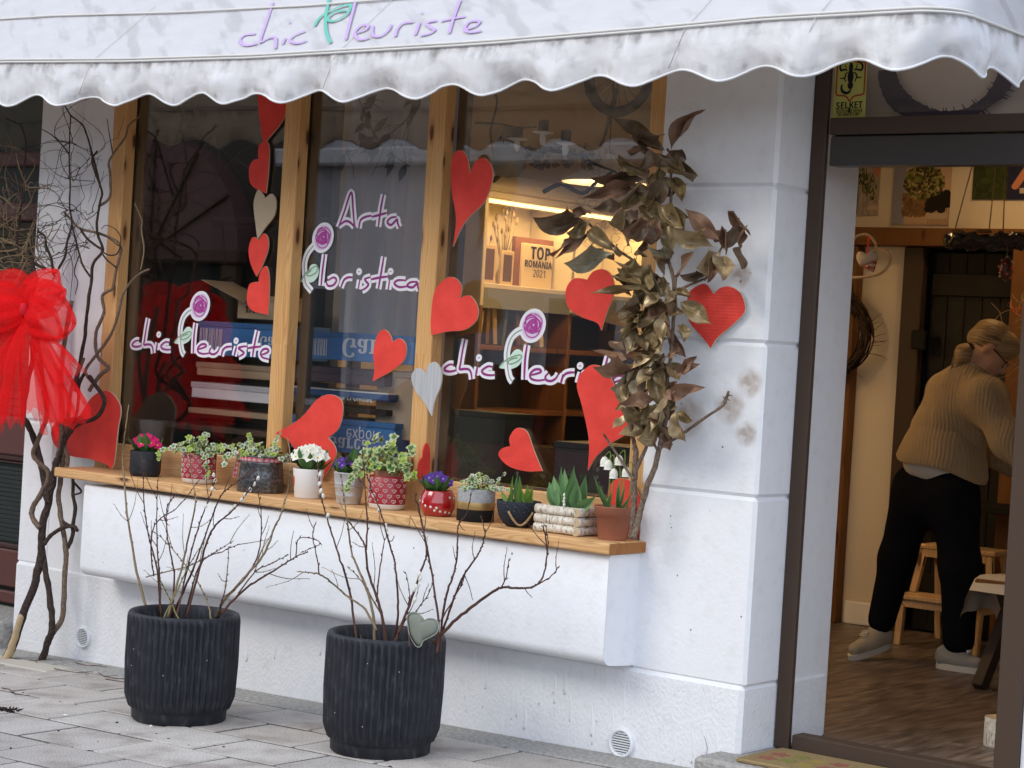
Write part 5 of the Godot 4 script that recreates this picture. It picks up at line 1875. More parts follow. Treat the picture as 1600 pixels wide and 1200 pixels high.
func rose(t: Node3D, c: Vector2, rx: float, ry: float, off: Vector3) -> void:
	var poly := PackedVector2Array()
	for i in 40:
		var a := TAU * i / 40.0
		poly.append(c + Vector2(rx * cos(a) + 0.12 * ry * sin(a), ry * sin(a)))
	var st := begin()
	prism(st, poly, GZ + 0.0009, GZ + 0.0014, Basis(), off)
	var o := add("rose_patch", st, M.letter_lilac, t)
	var ring := begin()
	var rp := PackedVector3Array()
	for p in poly:
		rp.append(Vector3(p.x, p.y, GZ) + off)
	rp.append(rp[0])
	stroke(ring, rp, rx * 0.22, Vector3.BACK, 0.0018)
	add("patch_rim", ring, M.letter_white, o)
	rng.seed = 19
	for k in 9:
		var p := PackedVector3Array()
		var s: float = [0.72, 0.70, 0.62, 0.55, 0.46, 0.38, 0.30, 0.22, 0.14][k]
		var cx: float = [0.0, 0.05, -0.06, 0.16, -0.02, 0.06, 0.08, 0.10, 0.10][k]
		var cy: float = [-0.1, 0.22, 0.1, 0.0, -0.06, 0.05, 0.08, 0.05, 0.06][k]
		var a0 := k * 1.7
		for i in 26:
			var a := a0 + TAU * 0.97 * i / 25.0
			p.append(Vector3(c.x + rx * (cx + s * (1.0 + 0.08 * sin(a * 3.0 + k)) * cos(a)), c.y + ry * (cy + s * (0.78 if k == 1 or k == 3 else 0.9) * sin(a)), GZ) + off)
		var st2 := begin()
		stroke(st2, p, rx * 0.085, Vector3.BACK, 0.0022 + k * 0.0002)
		add("rose_line", st2, M.letter_magenta, o)

func flower_f(t: Node3D, stem: Array, leaf: Array, loop: Array, off: Vector3, w: float) -> void:
	var poly := loop2(pts2(leaf), 4)
	var st := begin()
	prism(st, poly, GZ + 0.0007, GZ + 0.0012, Basis(), off)
	var o := add("leaf_patch", st, M.letter_mint, t)
	var ps := PackedVector3Array()
	for i in range(0, stem.size() - 1, 2):
		ps.append(Vector3(stem[i], stem[i + 1], GZ) + off)
	ps = cat3(ps, 6)
	st = begin()
	stroke(st, ps, w * 3.0, Vector3.BACK, 0.0014)
	var b := add("stem_patch", st, M.letter_white, t)
	st = begin()
	stroke(st, ps, w * 0.5, Vector3.BACK, 0.0020)
	add("stem_line", st, M.letter_green, b)
	var pl := PackedVector3Array()
	for i in range(0, loop.size() - 1, 2):
		pl.append(Vector3(loop[i], loop[i + 1], GZ) + off)
	st = begin()
	stroke(st, cat3(pl, 6), w * 0.5, Vector3.BACK, 0.0026)
	add("leaf_line", st, M.letter_green, o)

func build_lettering() -> void:
	var name_strokes := [
		[-3.3746, 1.3086, -3.3921, 1.3078, -3.4071, 1.3005, -3.4182, 1.2904, -3.4133, 1.2821, -3.3898, 1.2799, -3.3655, 1.2843, -3.3574, 1.2885],
		[-3.3216, 1.4132, -3.3303, 1.3665, -3.3371, 1.3141, -3.3395, 1.2922, -3.3172, 1.2941, -3.2963, 1.2941, -3.2846, 1.2871, -3.2779, 1.2742, -3.2736, 1.2555],
		[-3.2499, 1.3048, -3.2526, 1.2872, -3.2542, 1.2725],
		[-3.2456, 1.3436, -3.2448, 1.3422, -3.244, 1.3408],
		[-3.1732, 1.3096, -3.1939, 1.3111, -3.2151, 1.3007, -3.2252, 1.2899, -3.2133, 1.2796, -3.1841, 1.2763, -3.1603, 1.2788],
		[-3.0075, 1.4039, -3.013, 1.3563, -3.0131, 1.3099, -3.0117, 1.2682],
		[-2.9819, 1.2882, -2.9557, 1.2941, -2.9325, 1.3035, -2.9399, 1.3124, -2.9649, 1.3094, -2.9842, 1.2918, -2.9781, 1.2745, -2.947, 1.2691, -2.9109, 1.2741],
		[-2.8965, 1.3005, -2.9098, 1.2852, -2.9022, 1.2726, -2.8796, 1.271, -2.8588, 1.2821, -2.8477, 1.2992],
		[-2.8242, 1.3003, -2.8292, 1.2817, -2.8331, 1.2655],
		[-2.8271, 1.2873, -2.8139, 1.3017, -2.7935, 1.3081, -2.7716, 1.31],
		[-2.7418, 1.3105, -2.7479, 1.2902, -2.7527, 1.2699],
		[-2.7479, 1.3376, -2.7472, 1.3362, -2.7464, 1.3349],
		[-2.6778, 1.3153, -2.7071, 1.3121, -2.7284, 1.3048, -2.7123, 1.2964, -2.6934, 1.2864, -2.7042, 1.2768, -2.7254, 1.2676],
		[-2.6186, 1.3867, -2.6297, 1.3365, -2.6375, 1.2909, -2.6384, 1.271],
		[-2.6721, 1.3074, -2.638, 1.3126, -2.5952, 1.3182],
		[-2.5885, 1.2825, -2.5638, 1.2891, -2.5445, 1.2999, -2.5528, 1.3094, -2.5766, 1.3065, -2.5916, 1.2887, -2.5788, 1.2722, -2.5392, 1.266]]
	var stem := [-3.0378, 1.4612, -3.0625, 1.451, -3.0864, 1.4296, -3.099, 1.4012, -3.1042, 1.3664, -3.0998, 1.3293, -3.0913, 1.2924, -3.0813, 1.2695, -3.0682, 1.259]
	var leaf := [-3.0824, 1.365, -3.0636, 1.383, -3.0421, 1.3839, -3.0276, 1.3715, -3.0246, 1.3512, -3.0438, 1.3225, -3.0776, 1.307, -3.1114, 1.3054, -3.1376, 1.3089, -3.1202, 1.3293, -3.0944, 1.3459]
	var lp := [-3.139, 1.3098, -3.1215, 1.3293, -3.0879, 1.3494, -3.0445, 1.3634, -3.0305, 1.3574, -3.0491, 1.3381, -3.0859, 1.3253, -3.0948, 1.3342, -3.0781, 1.3461, -3.0503, 1.352]
	var rc := [-2.9864, 1.4797]
	var rr := [-2.9287, 1.4817]
	var rt := [-2.9914, 1.5406]
	var w := 0.0105
	var left := thing("window_lettering", "white edged purple script with a rose on the left pane reading chic fleuriste", "lettering", Vector3(-3.0, 1.4, GZ), "script on the shop panes")
	letters(left, name_strokes, Vector3.ZERO, w, M.letter_white, M.letter_purple)
	flower_f(left, stem, leaf, lp, Vector3.ZERO, w)
	rose(left, Vector2(rc[0], rc[1]), rr[0] - rc[0], rt[1] - rc[1], Vector3.ZERO)
	# the same words again on the right pane
	var there := [-1.1194, 1.4675]
	var off := Vector3(there[0] - rc[0], there[1] - rc[1], 0)
	var right := thing("window_lettering", "white edged purple chic fleuriste script on the right pane, its end behind dried leaves", "lettering", Vector3(-1.1, 1.4, GZ), "script on the shop panes")
	letters(right, name_strokes, off, w, M.letter_white, M.letter_purple)
	flower_f(right, stem, leaf, lp, off, w)
	rose(right, Vector2(rc[0], rc[1]), rr[0] - rc[0], rt[1] - rc[1], off)
	# Arta Floristica on the middle pane
	var mid := thing("window_lettering", "two line purple script Arta Floristica with a rose on the middle pane", "lettering", Vector3(-2.0, 1.7, GZ), "script on the shop panes")
	letters(mid, [
		[-2.1767, 1.838, -2.149, 1.9027, -2.1156, 1.9858, -2.099, 1.9136, -2.0862, 1.8429],
		[-2.1703, 1.8488, -2.1369, 1.8652, -2.1091, 1.8588, -2.088, 1.8429],
		[-2.0604, 1.8365, -2.054, 1.8686, -2.0282, 1.8834, -1.9929, 1.889],
		[-1.9342, 1.9766, -1.944, 1.9211, -1.952, 1.843],
		[-1.9925, 1.8837, -1.9523, 1.8919, -1.9089, 1.9015],
		[-1.855, 1.8847, -1.8862, 1.8806, -1.9041, 1.8633, -1.8821, 1.8516, -1.8524, 1.8743, -1.8478, 1.8599, -1.8359, 1.8416],
		[-2.2469, 1.7251, -2.253, 1.6627, -2.2565, 1.591],
		[-2.2178, 1.615, -2.1875, 1.6279, -2.1701, 1.6163, -2.1868, 1.5956, -2.2159, 1.5921, -2.2283, 1.608],
		[-2.1422, 1.5875, -2.1281, 1.6174, -2.1055, 1.63, -2.0802, 1.6307],
		[-2.038, 1.6211, -2.044, 1.5836],
		[-2.0453, 1.6569, -2.0452, 1.6556, -2.0451, 1.6542],
		[-1.98, 1.6346, -2.0097, 1.6258, -2.0017, 1.6154, -1.9883, 1.6038, -2.0014, 1.5889, -2.0221, 1.5789],
		[-1.9123, 1.7208, -1.9214, 1.6572, -1.9318, 1.5869],
		[-1.9757, 1.6254, -1.9319, 1.6332, -1.8831, 1.6397],
		[-1.8733, 1.6268, -1.8771, 1.5859],
		[-1.8708, 1.6624, -1.8707, 1.6611, -1.8706, 1.6597],
		[-1.7878, 1.6264, -1.8277, 1.6254, -1.8458, 1.6117, -1.8186, 1.5981, -1.7772, 1.6019],
		[-1.7219, 1.6217, -1.7578, 1.6194, -1.7757, 1.6045, -1.7459, 1.5988, -1.7215, 1.6165, -1.7188, 1.6035, -1.7107, 1.5881]], Vector3.ZERO, w, M.letter_white, M.letter_purple)
	flower_f(mid, [-2.3128, 1.7598, -2.344, 1.7287, -2.3595, 1.6875, -2.3557, 1.6399, -2.3468, 1.5993, -2.3285, 1.5821, -2.3086, 1.5664],
		[-2.3394, 1.6471, -2.323, 1.6761, -2.2953, 1.6808, -2.2773, 1.6649, -2.2768, 1.6351, -2.3025, 1.6073, -2.3395, 1.6022, -2.3774, 1.6053, -2.3605, 1.6296],
		[-2.3734, 1.6027, -2.3554, 1.6359, -2.3145, 1.664, -2.2835, 1.6729, -2.2871, 1.6484, -2.3231, 1.6312, -2.3441, 1.6361, -2.3175, 1.6545], Vector3.ZERO, w)
	var mc := [-2.2616, 1.7938]
	rose(mid, Vector2(mc[0], mc[1]), (rr[0] - rc[0]) * 0.96, (rt[1] - rc[1]) * 0.96, Vector3.ZERO)

func heart(label: String, poly: Array, z: float, m: Material, sharp: Array, thick := 0.006, called := "cardboard_heart", cat := "heart") -> void:
	var p := loop2(pts2(poly), 4, sharp)
	var c := Vector2.ZERO
	for q in p:
		c += q
	c /= p.size()
	var t := thing(called, label, cat, Vector3(c.x, c.y, z), "cut-out hearts on the shop front")
	var st := begin()
	prism(st, p, z + 0.0005, z + thick)
	add("front", st, m, t)
	var rim := begin()
	var q := PackedVector2Array()
	for v in p:
		q.append(v + (v - c).normalized() * 0.0006)
	prism(rim, q, z - 0.0004, z + thick - 0.0012)
	add("cut_edge", rim, M.heart_edge, t)

func build_hearts() -> void:
	var red := M.heart_red as Material
	var z := -0.1065
	heart("red cardboard heart at the top of the hanging chain, half under the awning", [-2.6906, 2.4029, -2.6872, 2.4583, -2.6542, 2.485, -2.6057, 2.4612, -2.5611, 2.4817, -2.5089, 2.4525, -2.4946, 2.3698, -2.534, 2.2884, -2.6056, 2.2209, -2.6382, 2.1909, -2.6597, 2.2634], z, red, [3, 9])
	heart("narrow red cardboard heart second from the top in the hanging chain", [-2.6198, 2.2045, -2.5979, 2.1738, -2.5951, 2.0909, -2.6016, 1.9803, -2.6575, 1.997, -2.7032, 2.0276, -2.7124, 2.0917, -2.6875, 2.1249, -2.6603, 2.1274, -2.6612, 2.1857], z + 0.003, red, [3, 8])
	heart("beige cardboard heart in the middle of the hanging chain", [-2.6378, 1.9942, -2.5998, 1.9582, -2.5627, 1.9776, -2.5331, 1.9446, -2.5397, 1.884, -2.5932, 1.8283, -2.6322, 1.7807, -2.6493, 1.8471, -2.6678, 1.9303, -2.6562, 1.9803], z + 0.008, M.heart_beige, [1, 6])
	heart("red cardboard heart just below the beige heart in the hanging chain", [-2.628, 1.778, -2.603, 1.806, -2.5743, 1.7871, -2.5703, 1.7374, -2.5996, 1.6677, -2.6308, 1.6198, -2.6705, 1.6745, -2.6873, 1.7354, -2.668, 1.7885], z + 0.003, red, [0, 5])
	heart("red cardboard heart lowest in the hanging chain of the left pane", [-2.58, 1.6654, -2.5559, 1.6079, -2.5523, 1.4672, -2.5632, 1.4586, -2.6501, 1.472, -2.6849, 1.5126, -2.6785, 1.5796, -2.6483, 1.5944, -2.621, 1.5951, -2.6129, 1.6397], z - 0.002, red, [3, 8])
	heart("tall slender red heart at the top of the third wooden post", [-1.471, 2.1446, -1.4393, 2.1164, -1.4196, 2.0507, -1.3956, 2.0984, -1.3546, 2.1131, -1.3135, 2.0801, -1.3046, 2.0275, -1.3353, 1.9449, -1.4053, 1.8868, -1.4474, 1.8384, -1.4844, 1.7644, -1.4764, 1.8736, -1.5083, 1.9877, -1.5189, 2.0817, -1.5046, 2.1324], -0.044, red, [2, 10])
	heart("broad red heart tilted left on the third wooden post above the silver one", [-1.4325, 1.5604, -1.3811, 1.5721, -1.3388, 1.5282, -1.3414, 1.4779, -1.3969, 1.4379, -1.4848, 1.4266, -1.5666, 1.4078, -1.5747, 1.4689, -1.5635, 1.5843, -1.5012, 1.6396, -1.4513, 1.6333, -1.4258, 1.6011], -0.042, red, [0, 6])
	heart("silver grey corrugated heart on the third wooden post", [-1.5815, 1.2535, -1.5709, 1.2899, -1.535, 1.302, -1.5024, 1.268, -1.5013, 1.2121, -1.5267, 1.1519, -1.5382, 1.0847, -1.579, 1.1358, -1.6334, 1.1838, -1.6577, 1.2339, -1.64, 1.2683, -1.6099, 1.2725], -0.04, M.heart_silver, [0, 6])
	heart("medium red heart right of the blue boxes on the middle pane", [-1.9237, 1.2047, -1.9175, 1.2605, -1.9297, 1.326, -1.9109, 1.4008, -1.8737, 1.4208, -1.8402, 1.3959, -1.8311, 1.3701, -1.7907, 1.3876, -1.754, 1.3605, -1.7598, 1.3028, -1.8221, 1.2551, -1.8898, 1.2225], z, red, [0, 6])
	heart("large red heart lying on its side, its point touching the second post", [-2.3997, 0.9559, -2.2622, 1.0255, -2.1692, 1.1127, -2.0981, 1.1385, -2.0351, 1.1211, -2.0202, 1.0687, -2.04, 1.0007, -2.0947, 0.9593, -2.0561, 0.9301, -2.0426, 0.8965, -2.0646, 0.8546, -2.0903, 0.8123, -2.1138, 0.7862, -2.1552, 0.7987, -2.2218, 0.8472, -2.2819, 0.8993, -2.322, 0.9316], -0.04, red, [0, 7])
	heart("small red heart tilted in the right pane above the tulips", [-1.1592, 1.0661, -1.1079, 1.0548, -1.0717, 0.9904, -1.0221, 0.9102, -1.1059, 0.9031, -1.1891, 0.9162, -1.2398, 0.9522, -1.2259, 0.981, -1.1855, 0.9941, -1.1913, 1.0287], z, red, [3, 8])
	heart("round red heart at the top of the right pane, partly behind dried leaves", [-0.864, 1.6526, -0.9247, 1.6559, -0.9611, 1.6132, -0.947, 1.5474, -0.8805, 1.5107, -0.8071, 1.4916, -0.7841, 1.4635, -0.7627, 1.5345, -0.7356, 1.6078, -0.7487, 1.6653, -0.7864, 1.6933, -0.8364, 1.6849], z, red, [0, 6])
	heart("largest red heart of the right pane, long point hanging above the snowflakes", [-0.867, 1.2894, -0.8218, 1.3283, -0.7739, 1.326, -0.7332, 1.2968, -0.6871, 1.232, -0.6333, 1.2544, -0.5904, 1.2235, -0.5818, 1.1859, -0.5952, 1.1325, -0.6296, 1.087, -0.7025, 1.0431, -0.7667, 0.9898, -0.8041, 0.931, -0.8066, 1.045, -0.8493, 1.1734, -0.8788, 1.2448], z + 0.004, red, [4, 12])
	heart("red heart standing behind the terracotta pot at the sill end", [-0.6551, 0.875, -0.6369, 0.9052, -0.6061, 0.9198, -0.5683, 0.9159, -0.5441, 0.8991, -0.5126, 0.8594, -0.5038, 0.8178, -0.4965, 0.7573, -0.4895, 0.7015, -0.5245, 0.7119, -0.5594, 0.7178, -0.6325, 0.7674, -0.6545, 0.8273], -0.035, red, [8])
	heart("red heart hung on the white wall right of the window", [-0.2132, 1.6097, -0.1881, 1.6332, -0.1484, 1.6389, -0.1045, 1.6176, -0.0832, 1.5776, -0.0861, 1.5459, -0.1307, 1.5035, -0.1886, 1.4557, -0.2127, 1.4181, -0.2477, 1.4531, -0.3089, 1.5079, -0.3243, 1.5694, -0.3167, 1.6157, -0.275, 1.6422, -0.2453, 1.643], 0.016, M.heart_corrugated, [0, 8], 0.007)
	heart("largest red heart leaning at the left sill end beside the willow branches", [-3.5608, 0.9498, -3.5009, 1.0266, -3.4384, 1.0654, -3.3782, 1.0748, -3.3242, 1.0492, -3.2854, 0.9971, -3.299, 0.9042, -3.309, 0.7683, -3.327, 0.7265, -3.3677, 0.7462, -3.4782, 0.7605, -3.6118, 0.7644, -3.7188, 0.8002, -3.7555, 0.8567, -3.7404, 0.8933, -3.6931, 0.9232], 0.045, red, [0, 8], 0.007)
	# one seen almost edge-on against the third post
	var p := loop2(pts2([-0.034, 0.9786, -0.0563, 0.9505, -0.0629, 0.8786, -0.0634, 0.8298, -0.0131, 0.8203, 0.0061, 0.8588, 0.0061, 0.9021, -0.0156, 0.9224, -0.0165, 0.9556]), 3, [3, 7])
	var t := thing("cardboard_heart", "dark red heart seen almost edge-on against the foot of the third post", "heart", Vector3(-1.56, 0.9, 0.0), "cut-out hearts on the shop front")
	var st := begin()
	prism(st, p, -0.003, 0.003, Basis(Vector3(0, 0, 1), Vector3.UP, Vector3.RIGHT), Vector3(-1.558, 0, 0))
	add("front", st, red, t)

# ---------------------------------------------------------------- pots on the sill
func sill_y(x: float) -> float:
	return 0.7225 + (x + 3.5) * (0.702 - 0.722) / 3.04

func pot(label: String, called: String, x: float, z: float) -> Node3D:
	return thing(called, label, "potted plant", Vector3(x, sill_y(x), z), "potted plants on the window sill")

func ivy_shape(k: int) -> ArrayMesh:
	# a five-lobed leaf, stalk at the origin, tip along +Y
	var lob := [0.0, 0.0, 0.30, -0.10, 0.46, 0.14, 0.34, 0.34, 0.50, 0.58, 0.24, 0.66, 0.0, 1.0]
	var out := PackedVector2Array()
	for i in range(0, lob.size(), 2):
		out.append(Vector2(lob[i] * (1.0 + 0.1 * k), lob[i + 1]))
	for i in range(lob.size() - 4, 1, -2):
		out.append(Vector2(-lob[i] * (1.08 - 0.08 * k), lob[i + 1] * 0.97))
	var c := Vector2(0, 0.35)
	var st := begin(SMOOTH)
	for i in out.size():
		var a := out[i]
		var b := out[(i + 1) % out.size()]
		for q in [c, b, a]:
			st.set_uv(Vector2(q.x + 0.5, q.y))
			st.add_vertex(Vector3(q.x, q.y, -0.16 * (q - c).length_squared() * (1.0 + 0.4 * k) + (0.03 if q != c else 0.0)))
	st.generate_normals()
	return st.commit()

func ivy(t: Node3D, c: Vector3, rx: float, rz: float, h: float, n: int, size: float, mats: Array, trail: Array = []) -> void:
	var shapes := [ivy_shape(0), ivy_shape(1), ivy_shape(2)]
	for i in n:
		var a := rng.randf() * TAU
		var q := sqrt(rng.randf())
		var p := c + Vector3(cos(a) * rx * q, h * (1.0 - 0.75 * q * q) * rng.randf_range(0.35, 1.0), sin(a) * rz * q)
		var out := Vector3(cos(a), 0, sin(a))
		var face := (out * (0.3 + q) + Vector3(rng.randf_range(-0.4, 0.6), rng.randf_range(0.2, 1.0), 0.9)).normalized()
		var d := (out * 0.6 + Vector3(rng.randf_range(-0.8, 0.8), rng.randf_range(-0.7, 0.2), rng.randf_range(-0.2, 0.4))).normalized()
		var s := size * rng.randf_range(0.7, 1.25)
		place_leaf("leaf", shapes[i % 3], mats[rng.randi() % mats.size()], t, p, p + d * s, s, face)
		if i % 3 == 0:
			var st := begin(SMOOTH)
			tube(st, cat3(PackedVector3Array([c + Vector3(0, -0.01, 0), (c + p) / 2.0 + Vector3(0, 0.015, 0), p]), 3), 0.0012, 0.0009, 4)
			add("stalk", st, M.stem_green, t)
	for tr in trail:
		var pts := cat3(tr, 4)
		var st := begin(SMOOTH)
		tube(st, pts, 0.0016, 0.001, 4)
		add("trailing_stem", st, M.twig_pale, t)
		for i in range(1, pts.size(), 1):
			var s := size * rng.randf_range(0.7, 1.15)
			var d := Vector3(rng.randf_range(-1, 1), rng.randf_range(-1, 0.4), rng.randf_range(0, 0.5)).normalized()
			place_leaf("leaf", shapes[i % 3], mats[rng.randi() % mats.size()], t, pts[i], pts[i] + d * s, s, Vector3(rng.randf_range(-0.2, 0.8), rng.randf_range(0, 0.9), 1).normalized())

func soil(t: Node3D, at: Vector3, r: float) -> void:
	var st := begin(SMOOTH)
	lathe(st, [r, -0.004, r * 0.6, 0.003, 0.0, 0.005], at, 20)
	add("soil", st, M.soil, t)

func flower(t: Node3D, at: Vector3, face: Vector3, r: float, m: Material, eye: Material, petals := 5) -> void:
	var f := part("flower", t)
	f.position = at - origin_of(t)
	if not M.has("petal_shape"):
		M.petal_shape = leaf_mesh(0.12, 0.35, 0.0, 4, 0.0, 0.08)
	var z := face.normalized()
	var x := z.cross(Vector3(0.2, 1, 0.1)).normalized()
	var y := z.cross(x)
	for k in petals:
		var a := TAU * k / petals + at.x * 40.0
		var d := (x * cos(a) + y * sin(a)) * r + z * r * 0.12
		place_leaf("petal", M.petal_shape, m, f, at, at + d, r * 0.98, z)
	var st := begin(SMOOTH)
	lathe(st, [r * 0.2, 0.0, r * 0.16, r * 0.1, 0.0, r * 0.14], Vector3.ZERO, 8, [], 1.0, Basis(x, z, y))
	st.generate_normals()
	var o := mi("eye", st.commit(), eye, f)
	o.position = z * r * 0.08

func primrose(t: Node3D, c: Vector3, r: float, blooms: int, m: Material, eye: Material, n_leaf := 9, lw := 0.036, fl := 0.016, up := 0.045) -> void:
	var lms := [leaf_mesh(0.2, 1.2, 0.1, 6, 0.0, 0.05, 0.0), leaf_mesh(0.25, 0.9, -0.2, 6, 0.0, 0.06, 2.0)]
	for i in n_leaf:
		var a := TAU * i / n_leaf + rng.randf_range(-0.2, 0.2)
		var d := Vector3(cos(a), rng.randf_range(0.15, 0.75), sin(a)).normalized()
		var b := c + Vector3(cos(a), 0, sin(a)) * r * 0.25
		place_leaf("leaf", lms[i % 2], M.primrose_leaf, t, b, b + d * r * rng.randf_range(0.85, 1.25), lw * rng.randf_range(0.85, 1.2), Vector3.UP + Vector3(cos(a), 0, sin(a)) * -0.4 + Vector3(0, 0, 0.25))
	for i in blooms:
		var a := i * 2.4
		var q := sqrt((i + 0.5) / blooms)
		var p := c + Vector3(cos(a) * q * r * 0.78, up * (1.05 - 0.45 * q * q) + 0.01 * rng.randf(), sin(a) * q * r * 0.55 + 0.006)
		var face := Vector3(cos(a) * q * 0.8 + 0.35, 0.55, sin(a) * q * 0.6 + 0.75)
		flower(t, p, face, fl * rng.randf_range(0.88, 1.12), m, eye)

func hearts_on_pot(t: Node3D, at: Vector3, r: float, y0: float, y1: float, rows: int, around: int) -> void:
	# printed band of white hearts: thin raised outlines wrapped round the pot
	for row in rows:
		for k in around:
			var a := TAU * (k + (0.5 if row % 2 else 0.0)) / around
			if sin(a) < -0.35:
				continue
			var cy := lerpf(y0, y1, (row + 0.5) / rows)
			var s := (y1 - y0) / rows * 0.40
			for pass_ in 2:
				var p := PackedVector3Array()
				for i in 19:
					var u := TAU * i / 18.0
					var hx := 16.0 * pow(sin(u), 3.0) / 17.0
					var hy := (13.0 * cos(u) - 5.0 * cos(2.0 * u) - 2.0 * cos(3.0 * u) - cos(4.0 * u)) / 17.0
					var sc := s * (1.0 if pass_ == 0 else 0.45)
					var an := a - hx * sc * 1.15 / r
					p.append(at + Vector3((r + 0.0008) * cos(an), cy + hy * sc, (r + 0.0008) * sin(an)))
				var st := begin()
				if pass_ == 0:
					tube(st, p, 0.0011, 0.0011, 3)
					add("printed_heart", st, M.pot_white, t)
				else:
					var c := Vector3.ZERO
					for q in p:
						c += q / p.size()
					for i in p.size() - 1:
						tri(st, c, p[i + 1], p[i])
					add("printed_heart", st, M.pot_pink, t)

func build_pots() -> void:
	M.pot_red = mat(lin(0.34, 0.014, 0.022), 0.35, 0.5)
	M.pot_white = mat(lin(0.72, 0.68, 0.64), 0.5, 0.4)
	M.pot_pink = mat(lin(0.42, 0.10, 0.12), 0.5, 0.4)
	rng.seed = 1234
	var st: SurfaceTool
	# 1 black ribbed pot, pink primrose
	var x := -3.06
	var z := 0.09
	var t := pot("black ribbed pot of pink primroses, first pot at the left", "potted_primrose", x, z)
	var b := t.position
	st = begin(SMOOTH)
	lathe(st, [0.0, 0.0, 0.056, 0.0, 0.064, 0.006, 0.068, 0.02, 0.069, 0.108, 0.067, 0.111, 0.062, 0.110, 0.061, 0.09], b, 96, [48, 0.0016, 0.01, 0.1])
	add("pot", st, M.black_pot, t)
	soil(t, b + Vector3(0, 0.097, 0), 0.062)
	primrose(t, b + Vector3(0, 0.10, 0), 0.088, 14, M.petal_pink, M.flower_eye, 9, 0.05, 0.023, 0.06)
	# 2 red heart pot with ivy
	x = -2.72
	t = pot("red pot printed with white hearts holding trailing ivy, left of the dark tin", "potted_ivy", x, z)
	b = t.position
	st = begin(SMOOTH)
	lathe(st, [0.0725, 0.022, 0.0728, 0.13, 0.070, 0.132, 0.067, 0.13, 0.066, 0.11], b, 40)
	add("pot", st, M.pot_red, t)
	st = begin(SMOOTH)
	lathe(st, [0.0, 0.0, 0.058, 0.0, 0.068, 0.005, 0.0722, 0.0215], b, 40)
	add("pot_foot", st, M.pot_white, t)
	hearts_on_pot(t, b, 0.0728, 0.024, 0.13, 5, 13)
	soil(t, b + Vector3(0, 0.115, 0), 0.068)
	ivy(t, b + Vector3(0, 0.12, 0), 0.12, 0.08, 0.085, 84, 0.026, [M.ivy_cream, M.ivy_lime, M.ivy_white, M.ivy_green], [
		PackedVector3Array([b + Vector3(-0.02, 0.13, 0.02), b + Vector3(-0.12, 0.15, 0.03), b + Vector3(-0.20, 0.12, 0.03), b + Vector3(-0.215, 0.085, 0.03)]),
		PackedVector3Array([b + Vector3(0.03, 0.13, 0.03), b + Vector3(0.10, 0.13, 0.06), b + Vector3(0.125, 0.08, 0.07), b + Vector3(0.13, 0.05, 0.07)]),
		PackedVector3Array([b + Vector3(0.03, 0.13, 0.0), b + Vector3(0.14, 0.17, 0.0), b + Vector3(0.22, 0.16, 0.0)]),
		PackedVector3Array([b + Vector3(-0.02, 0.14, 0.0), b + Vector3(0.02, 0.2, 0.0), b + Vector3(0.04, 0.215, 0.0)])])
	# 3 dark tin with gingham band and ivy
	x = -2.345
	t = pot("dark galvanised tin with pink gingham ribbon and variegated ivy", "potted_ivy", x, z)
	b = t.position
	st = begin(SMOOTH)
	lathe(st, [0.0, 0.0, 0.096, 0.0, 0.099, 0.004, 0.092, 0.08, 0.088, 0.118, 0.090, 0.121, 0.088, 0.124, 0.0905, 0.148, 0.092, 0.152, 0.089, 0.153, 0.086, 0.13], b, 48)
	add("tin", st, M.old_zinc, t)
	var gm := mat(Color(1, 1, 1), 0.9, 0.2)
	gm.albedo_texture = noise_img(64, 64, func(px: int, py: int) -> Color:
		var a := 0.5 if (px / 8) % 2 else 0.0
		var c := 0.5 if (py / 8) % 2 else 0.0
		return lin(0.58, 0.40, 0.40).lerp(lin(0.42, 0.05, 0.07), a + c))
	tri_map(gm, Vector3.ONE * 12.0)
	st = begin(SMOOTH)
	lathe(st, [0.0905, 0.127, 0.0925, 0.128, 0.0925, 0.144, 0.091, 0.145], b, 48)
	var rb := add("gingham_ribbon", st, gm, t)
	st = begin()
	var kx := b + Vector3(-0.083, 0.135, 0.055)
	box(st, Vector3(-0.012, -0.014, -0.006), Vector3(0.012, 0.014, 0.008), 0.005, Basis(), kx)
	box(st, Vector3(-0.010, -0.085, 0), Vector3(0.008, -0.01, 0.002), 0.0, Basis(Vector3.BACK, -0.2), kx)
	box(st, Vector3(-0.008, -0.02, -0.002), Vector3(0.01, 0.03, 0.004), 0.002, Basis(Vector3.BACK, 0.2), kx)
	add("ribbon_knot", st, gm, rb)
	soil(t, b + Vector3(0, 0.135, 0), 0.088)
	ivy(t, b + Vector3(0.0, 0.14, 0), 0.13, 0.08, 0.075, 70, 0.026, [M.ivy_white, M.ivy_cream, M.ivy_white, M.ivy_lime], [
		PackedVector3Array([b + Vector3(-0.03, 0.145, 0.03), b + Vector3(-0.12, 0.19, 0.03), b + Vector3(-0.2, 0.17, 0.03)]),
		PackedVector3Array([b + Vector3(-0.05, 0.145, 0.06), b + Vector3(-0.10, 0.15, 0.09), b + Vector3(-0.11, 0.115, 0.1)]),
		PackedVector3Array([b + Vector3(-0.03, 0.145, 0.0), b + Vector3(-0.07, 0.21, 0.0), b + Vector3(-0.075, 0.235, 0.0)]),
		PackedVector3Array([b + Vector3(0.04, 0.145, 0.02), b + Vector3(0.09, 0.2, 0.02), b + Vector3(0.11, 0.25, 0.02)])])
	# 4 white pot with red heart, white primrose
	x = -2.074
	t = pot("white textured pot with orange checked heart and white primroses", "potted_primrose", x, z)
	b = t.position
	st = begin(SMOOTH)
	lathe(st, [0.0, 0.0, 0.05, 0.0, 0.053, 0.004, 0.064, 0.118, 0.0625, 0.121, 0.059, 0.12, 0.056, 0.10], b, 64, [26, 0.0012, 0.01, 0.11])
	add("pot", st, M.pot_white, t)
